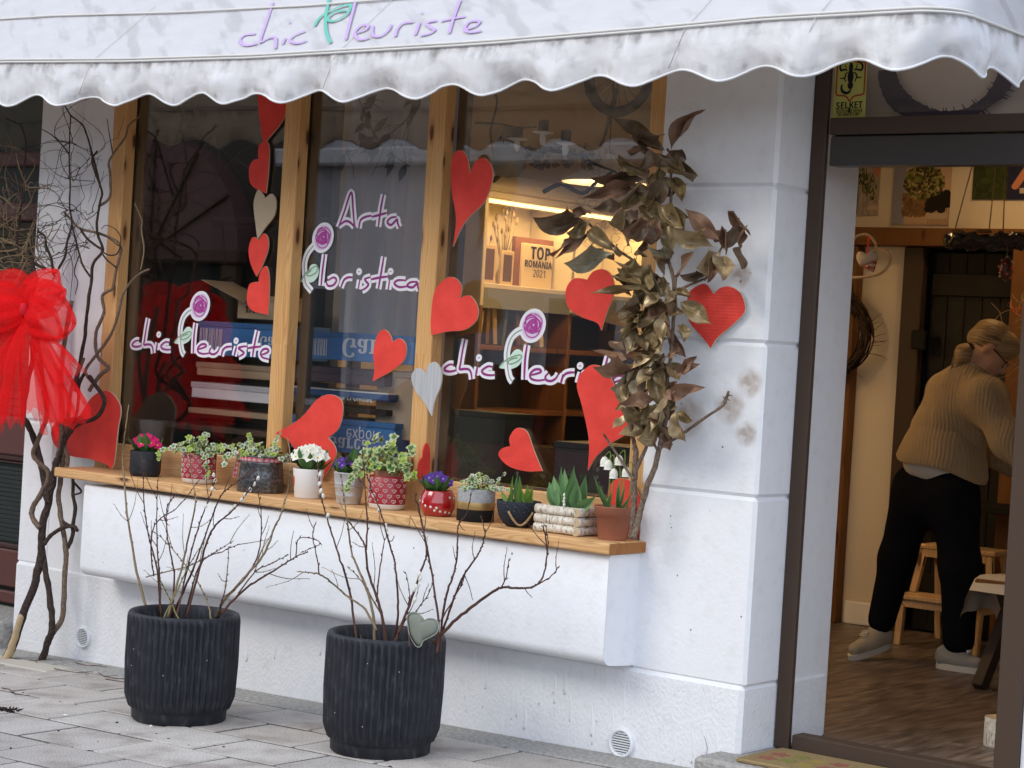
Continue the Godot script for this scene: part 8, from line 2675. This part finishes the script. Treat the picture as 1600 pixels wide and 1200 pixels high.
# ---------------------------------------------------------------- vents, sticker, mat, litter
func vent(label: String, c: Vector3, r: float) -> void:
	var t := thing("wall_vent", label, "vent", c, "round white wall vents")
	var bs := Basis(Vector3.RIGHT, PI / 2)
	var st := begin(SMOOTH)
	lathe(st, [r, -0.004, r, 0.006, r * 0.97, 0.012, r * 0.90, 0.0145, r * 0.80, 0.013, r * 0.765, 0.008, r * 0.76, -0.004], c, 48, [], 1.0, bs)
	add("rim", st, M.vent_white, t)
	st = begin()
	lathe(st, [r * 0.76, 0.0, 0.0, 0.0001], c, 32, [], 1.0, bs)
	add("opening", st, M.vent_dark, t)
	for i in 9:
		var y := (i - 4) * r * 0.165
		var hw := sqrt(maxf(0.0, pow(r * 0.76, 2) - y * y))
		st = begin()
		box(st, Vector3(-hw, -r * 0.055, -0.001), Vector3(hw, r * 0.055, 0.002), 0.001, Basis(Vector3.RIGHT, 0.35), c + Vector3(0, y, 0.007))
		add("slat", st, M.vent_white, t)

func build_small_things() -> void:
	vent("round white slatted vent in the plinth left of the planters", Vector3(-3.495, -0.058, 0.01), 0.048)
	vent("round white slatted vent low on the wall near the entrance step", Vector3(-0.498, -0.043, 0.01), 0.055)
	# alarm sticker on the fanlight
	var z := -0.246
	var p := [0.0668, 2.4799, 0.1956, 2.4747, 0.2006, 2.2589, 0.0688, 2.2572]
	var yel := mat(lin(0.42, 0.40, 0.09), 0.4, 0.4)
	var t := thing("alarm_sticker", "yellow alarm company sticker with black scorpion in a red shield on the fanlight", "sticker", Vector3(p[6], p[7], z))
	var st := begin()
	prism(st, pts2(p), z, z + 0.001)
	add("sheet", st, yel, t)
	var red := mat(lin(0.30, 0.03, 0.02), 0.4, 0.4)
	st = begin()
	var sh := PackedVector3Array()
	var q := [0.0767, 2.475, 0.077, 2.4453, 0.0773, 2.4111, 0.0778, 2.3746, 0.0781, 2.3563, 0.0846, 2.3447, 0.1028, 2.343, 0.1211, 2.338, 0.1339, 2.3233, 0.1468, 2.3372, 0.1643, 2.3424, 0.1819, 2.3441, 0.1891, 2.3507, 0.1897, 2.371, 0.1892, 2.4072, 0.1888, 2.4411, 0.1883, 2.4705]
	for i in range(0, q.size() - 1, 2):
		sh.append(Vector3(q[i], q[i + 1], z))
	stroke(st, cat3(sh, 4), 0.006, Vector3.BACK, 0.0016)
	add("shield_line", st, red, t)
	var arch := PackedVector3Array()
	q = [0.0791, 2.4589, 0.1024, 2.458, 0.1197, 2.4664, 0.1319, 2.475, 0.1428, 2.4655, 0.1612, 2.458, 0.187, 2.4593]
	for i in range(0, q.size() - 1, 2):
		arch.append(Vector3(q[i], q[i + 1], z))
	st = begin()
	stroke(st, cat3(arch, 4), 0.005, Vector3.BACK, 0.0018)
	add("shield_line", st, red, t)
	for s in [
		[[0.1318, 2.4592, 0.1323, 2.441, 0.1324, 2.4251], 0.017],
		[[0.1319, 2.4319, 0.1325, 2.4092, 0.1331, 2.3865], 0.024],
		[[0.1327, 2.391, 0.1337, 2.3773, 0.1335, 2.366], 0.022],
		[[0.1371, 2.3659, 0.1302, 2.3547, 0.1176, 2.3517, 0.1043, 2.3578, 0.0988, 2.3694, 0.1005, 2.383], 0.011],
		[[0.1196, 2.4324, 0.104, 2.4352, 0.0925, 2.4333, 0.0882, 2.4472, 0.0948, 2.456, 0.1096, 2.4646], 0.008],
		[[0.1439, 2.4326, 0.1578, 2.4344, 0.1732, 2.4315, 0.1787, 2.4438, 0.1716, 2.4553, 0.1582, 2.4649], 0.008],
		[[0.1201, 2.4255, 0.1128, 2.419, 0.1086, 2.4055, 0.0907, 2.4049], 0.006],
		[[0.1431, 2.4247, 0.1538, 2.4186, 0.1598, 2.406, 0.1775, 2.4065], 0.006],
		[[0.1107, 2.4122, 0.1102, 2.4008, 0.116, 2.3916], 0.005],
		[[0.1582, 2.4106, 0.1539, 2.3994, 0.1519, 2.3915], 0.005],
		[[0.1143, 2.4348, 0.1104, 2.4463, 0.1066, 2.4522], 0.004],
		[[0.1501, 2.4346, 0.155, 2.4447, 0.1564, 2.4537], 0.004],
		[[0.1218, 2.3823, 0.1338, 2.3762, 0.1448, 2.3827], 0.006]]:
		var l := PackedVector3Array()
		for i in range(0, s[0].size() - 1, 2):
			l.append(Vector3(s[0][i], s[0][i + 1], z))
		st = begin()
		stroke(st, cat3(l, 5), s[1], Vector3.BACK, 0.0020, 0.55)
		add("scorpion_mark", st, M.black_matt, t)
	var a := [0.134, 2.3081, 0.1354, 2.2876, 0.1332, 2.2751]
	text("word", "SELKET", 0.0235, Vector3(a[0], a[1] - 0.0, z + 0.0018), Basis(Vector3.BACK, 0.02), M.black_matt, t, true, 0.0006, "Droid Sans", 0.105)
	text("word", "INTERVENȚIE RAPIDĂ", 0.013, Vector3(a[2], a[3], z + 0.0018), Basis(Vector3.BACK, 0.01), M.black_matt, t, false, 0.0006, "Droid Sans", 0.105)
	text("word", "TEL 0244 511 201", 0.0105, Vector3(a[4], a[5], z + 0.0018), Basis(Vector3.BACK, 0.01), M.black_matt, t, true, 0.0006, "Droid Sans", 0.085)
	# dark brushed ring behind the fanlight glass
	var rg := thing("painted_ring", "dark purple brushed ring with ragged edges on the fanlight", "painted ring", Vector3(0.471, 2.429, -0.315))
	st = begin()
	rng.seed = 61
	var rc := Vector3(0.469, 2.452, -0.315)
	var prev_a := Vector3.ZERO
	var prev_b := Vector3.ZERO
	for i in 61:
		var an := lerpf(PI * 1.02, TAU * 1.02, i / 60.0)
		var wd := 0.026 + 0.008 * sin(i * 0.13) + rng.randf_range(-0.003, 0.003)
		var d := Vector3(cos(an) * 1.26, sin(an), 0)
		var pa := rc + d * (0.185 - wd)
		var pb := rc + d * (0.185 + wd)
		if i:
			quad(st, prev_a, prev_b, pb, pa)
		prev_a = pa
		prev_b = pb
	add("brush_stroke", st, mat(lin(0.06, 0.045, 0.06), 0.8, 0.3), rg)
	for i in 22:
		var an := rng.randf_range(PI, TAU)
		var d := Vector3(cos(an) * 1.26, sin(an), 0)
		var b := begin()
		stroke(b, PackedVector3Array([rc + d * 0.15 + Vector3(0, 0, 0.002), rc + d * 0.18 + Vector3(0.01, -0.006, 0.002), rc + d * 0.215 + Vector3(0.018, -0.004, 0.002)]), rng.randf_range(0.006, 0.014), Vector3.BACK, 0.0, 0.8)
		add("bristle_mark", b, mat(lin(0.06, 0.045, 0.06), 0.8, 0.3), rg)
	# bronze overspray on the plaster beside the dried branch
	var im := Image.create(96, 96, false, Image.FORMAT_RGBA8)
	var sn := fine(77, 0.16, 3)
	for y in 96:
		for x in 96:
			var d := Vector2(x - 47.5, y - 47.5).length() / 47.5
			im.set_pixel(x, y, Color(0.60, 0.45, 0.27, clampf((1.0 - d) * (0.45 + sn.get_noise_2d(x * 0.12, y * 0.12) * 0.55), 0, 0.36)))
	var spray := mat(Color(1, 1, 1), 0.8, 0.3)
	spray.albedo_texture = ImageTexture.create_from_image(im)
	spray.transparency = BaseMaterial3D.TRANSPARENCY_ALPHA
	var shop := get_node("shop_building") as Node3D
	for s in [[Vector3(-0.305, 1.17, 0.001), 0.085], [Vector3(-0.132, 1.214, 0.001), 0.07], [Vector3(-0.054, 1.304, 0.001), 0.06], [Vector3(-0.057, 1.124, 0.001), 0.05], [Vector3(-0.118, 1.682, 0.001), 0.05]]:
		var c: Vector3 = s[0]
		var r: float = s[1]
		st = begin()
		quv(st, [c + Vector3(-r, -r, 0), c + Vector3(-r, r, 0), c + Vector3(r, r, 0), c + Vector3(r, -r, 0)], [Vector2(0, 1), Vector2(0, 0), Vector2(1, 0), Vector2(1, 1)])
		add("paint_stain", st, spray, shop)
	# coir mat with printed flowers
	var coir := mat(Color(1, 1, 1), 1.0, 0.1)
	coir.albedo_texture = noise_tex(141, 0.2, ramp([0.0, lin(0.16, 0.10, 0.045), 0.5, lin(0.33, 0.24, 0.12), 1.0, lin(0.5, 0.4, 0.22)]), 3, 256)
	coir.heightmap_enabled = true
	coir.heightmap_scale = 0.6
	coir.heightmap_texture = noise_tex(142, 0.2, null, 3, 256)
	tri_map(coir, Vector3.ONE * 4.0)
	var mt := thing("door_mat", "coir door mat with printed red and green flowers on the entrance step", "door mat", Vector3(0.45, 0, 0.03))
	var mats := begin()
	box(mats, Vector3(-0.36, 0, -0.2), Vector3(0.5, 0.014, 0.11), 0.004, Basis(), Vector3(0.42, -0.001, 0.02))
	add("mat", mats, coir, mt)
	for i in 12:
		var m2 := mat([lin(0.34, 0.13, 0.10), lin(0.25, 0.24, 0.08), lin(0.38, 0.28, 0.09)][i % 3], 1.0, 0.1)
		m2.heightmap_enabled = true
		m2.heightmap_scale = 0.6
		m2.heightmap_texture = coir.heightmap_texture
		tri_map(m2, Vector3.ONE * 4.0)
		var pl := PackedVector2Array()
		var c := Vector2(0.13 + 0.075 * (i % 6), -0.04 + 0.09 * (i / 6) + 0.02 * (i % 2))
		for k in 24:
			var an := TAU * k / 24.0
			pl.append(c + Vector2(cos(an), sin(an)) * 0.03 * (1.0 + 0.3 * sin(an * 5.0 + i)))
		st = begin()
		prism(st, pl, 0.0, 0.0012, Basis(Vector3.RIGHT, -PI / 2), Vector3(0, 0.0132, 0))
		add("printed_flower", st, m2, mt)
	# litter on the stones
	rng.seed = 17
	var spots := [Vector3(-3.354, -0.16, 0.089), Vector3(-3.232, -0.16, 0.282), Vector3(-3.607, -0.17, 0.226), Vector3(-2.879, -0.155, 0.316), Vector3(-2.964, -0.16, 0.823), Vector3(-3.054, -0.155, 0.236)]
	for i in 6:
		var c: Vector3 = spots[i]
		c.y = ground_y(c.x) + 0.006
		st = begin(SMOOTH)
		var ps := PackedVector3Array()
		for k in 5:
			ps.append(c + Vector3(-0.10 + 0.05 * k, 0.003 + 0.004 * sin(k * 2.0 + i), 0.03 * sin(k * 1.4 + i)))
		tube(st, ps, 0.0022, 0.001, 5)
		tube(st, PackedVector3Array([ps[2], ps[2] + Vector3(0.04, 0.006, -0.05)]), 0.0014, 0.0008, 4)
		tube(st, PackedVector3Array([ps[3], ps[3] + Vector3(0.03, 0.01, 0.03)]), 0.0012, 0.0008, 4)
		tag(add("fallen_twig", st, M.twig), ["thin fallen twig on the edging left of the left planter", "forked fallen twig lying nearest the wall vent", "fallen twig between the two willow trunks", "reddish twig against the foot of the left planter", "short twig at the far left of the pavement", "fallen twig on the pavers in front of the wall vent"][i], "twig", "twigs fallen on the pavement")
	var dirt := thing("dirt_clump", "dark clump of earth and needles on the pavers at the far left", "dirt", Vector3(-3.0, ground_y(-3.0), 0.8))
	var dc := Vector3(-2.631, -0.155, 1.101)
	for i in 40:
		var c := dc + Vector3(rng.randf_range(-0.07, 0.06), 0, rng.randf_range(-0.03, 0.03))
		c.y = ground_y(c.x) + 0.004
		st = begin(SMOOTH)
		tube(st, PackedVector3Array([c, c + Vector3(rng.randf_range(-0.02, 0.02), 0.006, rng.randf_range(-0.02, 0.02))]), 0.004, 0.001, 5)
		add("needle", st, M.soil, dirt)
	for i in 46:
		var c := Vector3(rng.randf_range(-3.2, -0.6), 0, rng.randf_range(0.75, 1.7))
		c.y = ground_y(c.x) + 0.001
		st = begin(SMOOTH)
		var r := rng.randf_range(0.003, 0.009)
		lathe(st, [r, 0.0, r * 0.8, r * 0.5, 0.0, r * 0.7], c, 6, [], rng.randf_range(0.4, 1.0))
		tag(add("pebble", st, [M.soil, M.soil, M.pot_white, M.bud][i % 4]), "tiny crumb of earth or leaf lying on the pavement stones", "crumb", "crumbs scattered on the pavement")
	var seed_ := Vector3(-2.412, -0.15, 1.008)
	st = begin(SMOOTH)
	lathe(st, [0.012, 0.0, 0.010, 0.002, 0.0, 0.003], Vector3(seed_.x, ground_y(seed_.x) + 0.004, seed_.z), 10, [], 0.5)
	tag(add("white_petal", st, M.petal_white), "single white petal on the pavers left of the left planter", "petal")

# ---------------------------------------------------------------- the person in the shop
func build_person() -> void:
	var t := thing("person", "person in a tan ribbed sweater and black trousers bending over a table, hair tied back", "person", Vector3(-0.7, 0, -2.6))
	var body := begin(SMOOTH)
	var head := Vector3(-0.392, 1.485, -2.645)
	var neck := Vector3(-0.436, 1.405, -2.635)
	var chest := Vector3(-0.508, 1.281, -2.614)
	var belly := Vector3(-0.575, 1.06, -2.595)
	var pelvis := Vector3(-0.589, 0.903, -2.58)
	var shl := Vector3(-0.641, 1.288, -2.751)
	var shr := Vector3(-0.34, 1.278, -2.529)
	var elr := Vector3(-0.205, 1.088, -2.503)
	var wrr := Vector3(-0.102, 0.992, -2.48)
	var ell := Vector3(-0.508, 1.035, -2.926)
	var wrl := Vector3(-0.347, 0.932, -2.947)
	var hipl := Vector3(-0.693, 0.834, -2.599)
	var hipr := Vector3(-0.492, 0.834, -2.578)
	var knl := Vector3(-0.773, 0.491, -2.605)
	var knr := Vector3(-0.44, 0.49, -2.586)
	var anl := Vector3(-0.857, 0.135, -2.608)
	var anr := Vector3(-0.454, 0.085, -2.667)
	# skin: neck, face, hands and all that the clothes cover
	nets(body, [
		[neck, head, 0.058, 0.062], [chest, neck, 0.10, 0.058], [belly, chest, 0.10, 0.11], [Vector3(-0.573, 0.79, -2.59), belly, 0.065, 0.085], [shl, shr, 0.065, 0.065],
		[shr, elr, 0.045, 0.038], [elr, wrr, 0.036, 0.026], [shl, ell, 0.045, 0.038], [ell, wrl, 0.036, 0.026],
		[hipl, knl, 0.08, 0.055], [knl, anl, 0.052, 0.034], [hipr, knr, 0.08, 0.055], [knr, anr, 0.052, 0.034]], 0.014, 0.03)
	# head: facing right and down in the picture
	var fwd := (Vector3(-0.297, 1.422, -2.655) - Vector3(-0.418, 1.534, -2.626)).normalized()
	var up := (Vector3(-0.366, 1.642, -2.669) - Vector3(-0.417, 1.504, -2.626)).normalized()
	up = (up - fwd * up.dot(fwd)).normalized()
	var sd := fwd.cross(up).normalized()
	var hc := Vector3(-0.389, 1.506, -2.648)
	var hp := func(f: float, u: float, s: float) -> Vector3: return hc + fwd * f + up * u + sd * s
	nets(body, [
		[hp.call(0.0, 0.02, 0), hp.call(-0.02, 0.03, 0), 0.088, 0.088], [hp.call(0.045, -0.01, 0), hp.call(0.05, -0.07, 0), 0.062, 0.045],
		[hp.call(0.078, -0.088, 0.0), hp.call(0.07, -0.09, 0), 0.026, 0.028], [hp.call(0.098, 0.0, 0), hp.call(0.118, -0.035, 0), 0.008, 0.014],
		[hp.call(0.098, -0.062, 0.012), hp.call(0.098, -0.062, -0.012), 0.010, 0.010],
		[hp.call(0.006, 0.01, 0.078), hp.call(0.0, -0.03, 0.078), 0.016, 0.010], [hp.call(0.006, 0.01, -0.078), hp.call(0.0, -0.03, -0.078), 0.016, 0.010],
		[hp.call(-0.02, -0.06, 0), neck, 0.058, 0.058]], 0.005, 0.02)
	# hands with five fingers closing on the table work
	for hd in [[elr, wrr, 1.0], [ell, wrl, -1.0]]:
		var w: Vector3 = hd[1]
		var d := (w - (hd[0] as Vector3)).normalized()
		var dn := Vector3(0.1, -0.9, 0.1)
		var sv = d.cross(Vector3.UP).normalized() * hd[2]
		var pm := w + d * 0.05 + dn * 0.02
		var bones := [[w, w + d * 0.03, 0.026, 0.028], [w + d * 0.03, pm + d * 0.03 + sv * 0.012, 0.026, 0.022], [w + d * 0.03, pm + d * 0.03 - sv * 0.012, 0.024, 0.02]]
		for k in 4:
			var off = sv * (0.028 - 0.019 * k)
			var l: float = [0.07, 0.08, 0.074, 0.058][k]
			var k0 = pm + d * 0.035 + off
			var k1 = k0 + (d * 0.8 + dn * 0.5).normalized() * l * 0.5
			var k2 = k1 + (d * 0.3 + dn).normalized() * l * 0.32
			var k3 = k2 + (dn - d * 0.2).normalized() * l * 0.25
			bones.append_array([[pm, k0, 0.012, 0.010], [k0, k1, 0.0095, 0.0088], [k1, k2, 0.0088, 0.0082], [k2, k3, 0.0082, 0.0075]])
		var t0 = w + d * 0.035 + sv * 0.026
		var t1 = t0 + (d * 0.6 + sv * 0.8 + dn * 0.4).normalized() * 0.035
		bones.append_array([[t0, t1, 0.013, 0.011], [t1, t1 + (d + dn * 0.8).normalized() * 0.032, 0.0105, 0.009]])
		nets(body, bones, 0.004, 0.008)
	add("body", body, M.skin, t)
	# sweater
	var sw := begin(SMOOTH)
	var hem := Vector3(-0.573, 0.947, -2.594)
	nets(sw, [
		[Vector3(-0.565, 1.139, -2.591), chest, 0.122, 0.132], [Vector3(-0.565, 1.236, -2.631), Vector3(-0.634, 1.11, -2.575), 0.105, 0.088], [Vector3(-0.435, 1.22, -2.606), Vector3(-0.458, 1.069, -2.635), 0.105, 0.085],
		[shl, shr, 0.095, 0.10], [chest, Vector3(-0.468, 1.349, -2.621), 0.135, 0.10], [shr, elr, 0.088, 0.072], [elr, Vector3(-0.116, 1.008, -2.482), 0.07, 0.05], [shl, ell, 0.085, 0.07], [ell, Vector3(-0.367, 0.948, -2.945), 0.068, 0.05]], 0.014, 0.06)
	# the loose lower part hangs as an open skirt of knit
	var ra := Vector3(-0.552, 1.152, -2.602)
	var rb := Vector3(-0.565, 0.929, -2.587)
	var ub := (Vector3(-0.359, 0.88, -2.658) - rb)
	var ua := (Vector3(-0.369, 1.142, -2.681) - ra)
	var vb := ub.cross(Vector3.UP).normalized() * 0.15
	var prev := []
	for i in 12:
		var f := i / 11.0
		var row := []
		for k in 41:
			var a := TAU * k / 40.0
			var r := 0.74 + 0.26 * pow(f, 0.7) + 0.02 * sin(PI * f) + 0.018 * f * sin(a * 5.0 + 1.0) + 0.012 * f * sin(a * 9.0)
			if i == 11:
				r -= 0.05
			var p: Vector3 = ra.lerp(rb, f) + ua.lerp(ub, f) * cos(a) * r + vb * sin(a) * r
			p.y -= 0.012 * sin(a * 3.0) * f
			row.append(p)
		if prev.size():
			for k in 40:
				quad(sw, prev[k], prev[k + 1], row[k + 1], row[k])
		prev = row
	add("sweater", sw, M.sweater, t)
	var cf := begin(SMOOTH)
	tube(cf, PackedVector3Array([elr.lerp(wrr, 0.80), elr.lerp(wrr, 0.93)]), 0.058, 0.05, 14)
	add("cuff", cf, M.sweater, t)
	# shirt tail under the sweater and its collar
	var sh := begin(SMOOTH)
	nets(sh, [[Vector3(-0.645, 0.968, -2.564), Vector3(-0.506, 0.916, -2.595), 0.100, 0.098]], 0.016, 0.04)
	add("shirt_tail", sh, M.shirt, t)
	var co := begin(SMOOTH)
	var ca := (head - chest).normalized()
	var cu := ca.cross(Vector3.UP).normalized()
	lathe(co, [0.082, -0.03, 0.074, 0.0, 0.068, 0.03, 0.072, 0.034, 0.09, 0.0], Vector3(-0.44, 1.39, -2.631), 24, [], 1.0, Basis(cu, ca, cu.cross(ca)))
	add("shirt_collar", co, M.shirt, t)
	# trousers
	var tr := begin(SMOOTH)
	nets(tr, [[Vector3(-0.642, 0.766, -2.586), Vector3(-0.501, 0.755, -2.595), 0.118, 0.118], [hipl, hipr, 0.09, 0.09], [hipl, knl, 0.112, 0.082], [knl, Vector3(-0.837, 0.19, -2.612), 0.082, 0.066], [hipr, knr, 0.115, 0.092], [knr, Vector3(-0.456, 0.14, -2.655), 0.09, 0.074]], 0.016, 0.05)
	add("trousers", tr, M.trousers, t)
	# hair: cap, ponytail and tie
	var ha := begin(SMOOTH)
	nets(ha, [[hp.call(0.0, 0.032, 0), hp.call(-0.03, 0.035, 0), 0.092, 0.092], [hp.call(0.045, 0.06, 0.02), hp.call(0.045, 0.06, -0.02), 0.064, 0.064], [hp.call(-0.075, -0.005, 0.0), hp.call(-0.06, 0.03, 0), 0.05, 0.07]], 0.006, 0.02)
	nets(ha, [[Vector3(-0.45, 1.51, -2.601), Vector3(-0.481, 1.478, -2.576), 0.026, 0.044], [Vector3(-0.481, 1.478, -2.576), Vector3(-0.515, 1.386, -2.547), 0.042, 0.014]], 0.006, 0.02)
	add("hair", ha, M.hair, t)
	var tones := [mat(lin(0.15, 0.092, 0.045), 0.45, 0.4), mat(lin(0.27, 0.18, 0.09), 0.45, 0.4), mat(lin(0.40, 0.28, 0.15), 0.45, 0.4)]
	var hctr: Vector3 = hp.call(-0.015, 0.033, 0)
	var kn := (hp.call(-0.10, -0.012, 0) as Vector3) - hctr
	rng.seed = 303
	for i in 90:
		var an := rng.randf_range(-2.0, 2.0)
		var sv := fwd * rng.randf_range(0.35, 0.8) + (up * cos(an) + sd * sin(an)) * 0.85
		var sn_ := sv.normalized()
		var line := PackedVector3Array()
		for k in 9:
			line.append(hctr + sn_.slerp(kn.normalized(), k / 8.0 * 0.97) * (0.0965 + 0.002 * sin(k * 1.1 + i)))
		var hs := begin(SMOOTH)
		tube(hs, line, 0.0026, 0.0016, 4)
		add("hair_strand", hs, tones[i % 3], t)
	for i in 26:
		var o := Vector3(rng.randf_range(-1, 1), rng.randf_range(-1, 1), rng.randf_range(-1, 1)).normalized() * 0.03
		var line := cat3(PackedVector3Array([Vector3(-0.456, 1.501, -2.595) + o * 0.5, Vector3(-0.481, 1.478, -2.576) + o * 1.35, Vector3(-0.515, 1.38, -2.547) + o * 0.6]), 4)
		var hs := begin(SMOOTH)
		tube(hs, line, 0.003, 0.0012, 4)
		add("hair_strand", hs, tones[i % 3], t)
	var ti := begin(SMOOTH)
	tube(ti, PackedVector3Array([Vector3(-0.452, 1.507, -2.599), Vector3(-0.461, 1.495, -2.592)]), 0.036, 0.036, 14)
	add("hair_tie", ti, M.black_matt, t)
	# eyes and glasses
	for s in [-1.0, 1.0]:
		var ey := begin(SMOOTH)
		lathe(ey, [0.0, -0.011, 0.011, 0.0, 0.0, 0.011], hp.call(0.084, -0.004, 0.031 * s), 10)
		add("eye", ey, M.pot_white, t)
		var gl := begin(SMOOTH)
		var gp := PackedVector3Array()
		for i in 14:
			var a := TAU * i / 14.0
			gp.append(hp.call(0.106, -0.006 + 0.019 * sin(a), 0.033 * s + 0.024 * cos(a)))
		tube(gl, gp, 0.0022, 0.0022, 5, 0.0, true)
		tube(gl, PackedVector3Array([hp.call(0.105, 0.002, 0.058 * s), hp.call(0.06, 0.004, 0.079 * s), hp.call(0.008, 0.006, 0.088 * s)]), 0.003, 0.003, 5)
		add("glasses", gl, M.black_matt, t)
	# shoes: upper, sole
	for k in 2:
		var an: Vector3 = anl if k == 0 else anr
		var toe: Vector3 = Vector3(-0.896, 0.046, -2.474) if k == 0 else Vector3(-0.357, 0.035, -2.641)
		var heel: Vector3 = Vector3(-0.844, 0.076, -2.642) if k == 0 else Vector3(-0.512, 0.025, -2.647)
		if k == 1:
			toe.y = 0.045
			heel.y = 0.045
		else:
			toe.y = 0.05
			heel.y = 0.095
		var m := (toe + heel) / 2.0
		var u := begin(SMOOTH)
		nets(u, [[heel, m, 0.040, 0.043], [m, toe, 0.042, 0.033], [heel + Vector3(0, 0.02, 0), an + Vector3(0, -0.02, 0), 0.048, 0.05]], 0.008, 0.03)
		var uo := add("shoe", u, M.sneaker if k == 0 else M.sneaker_grey, t)
		var ax := (toe - heel).normalized()
		var si := ax.cross(Vector3.UP).normalized()
		var sn := si.cross(ax)
		var so := begin()
		var ol := PackedVector2Array()
		var hl := (toe - heel).length() / 2.0 + 0.045
		for i in 28:
			var a := TAU * i / 28.0
			ol.append(Vector2(cos(a) * hl, sin(a) * (0.05 - 0.006 * cos(a) + 0.004 * cos(2.0 * a))))
		prism(so, ol, -0.046, -0.018, Basis(ax, si, -sn) if false else Basis(ax, -si, sn), m)
		add("sole", so, M.sole, uo)
		for i in 4:
			var la := begin(SMOOTH)
			var c := m.lerp(an, 0.25 + 0.12 * i) + ax * 0.045 + sn * 0.035
			tube(la, PackedVector3Array([c - si * 0.024, c + ax * 0.006 + sn * 0.006, c + si * 0.024]), 0.003, 0.003, 5)
			add("lace", la, M.pot_white, uo)
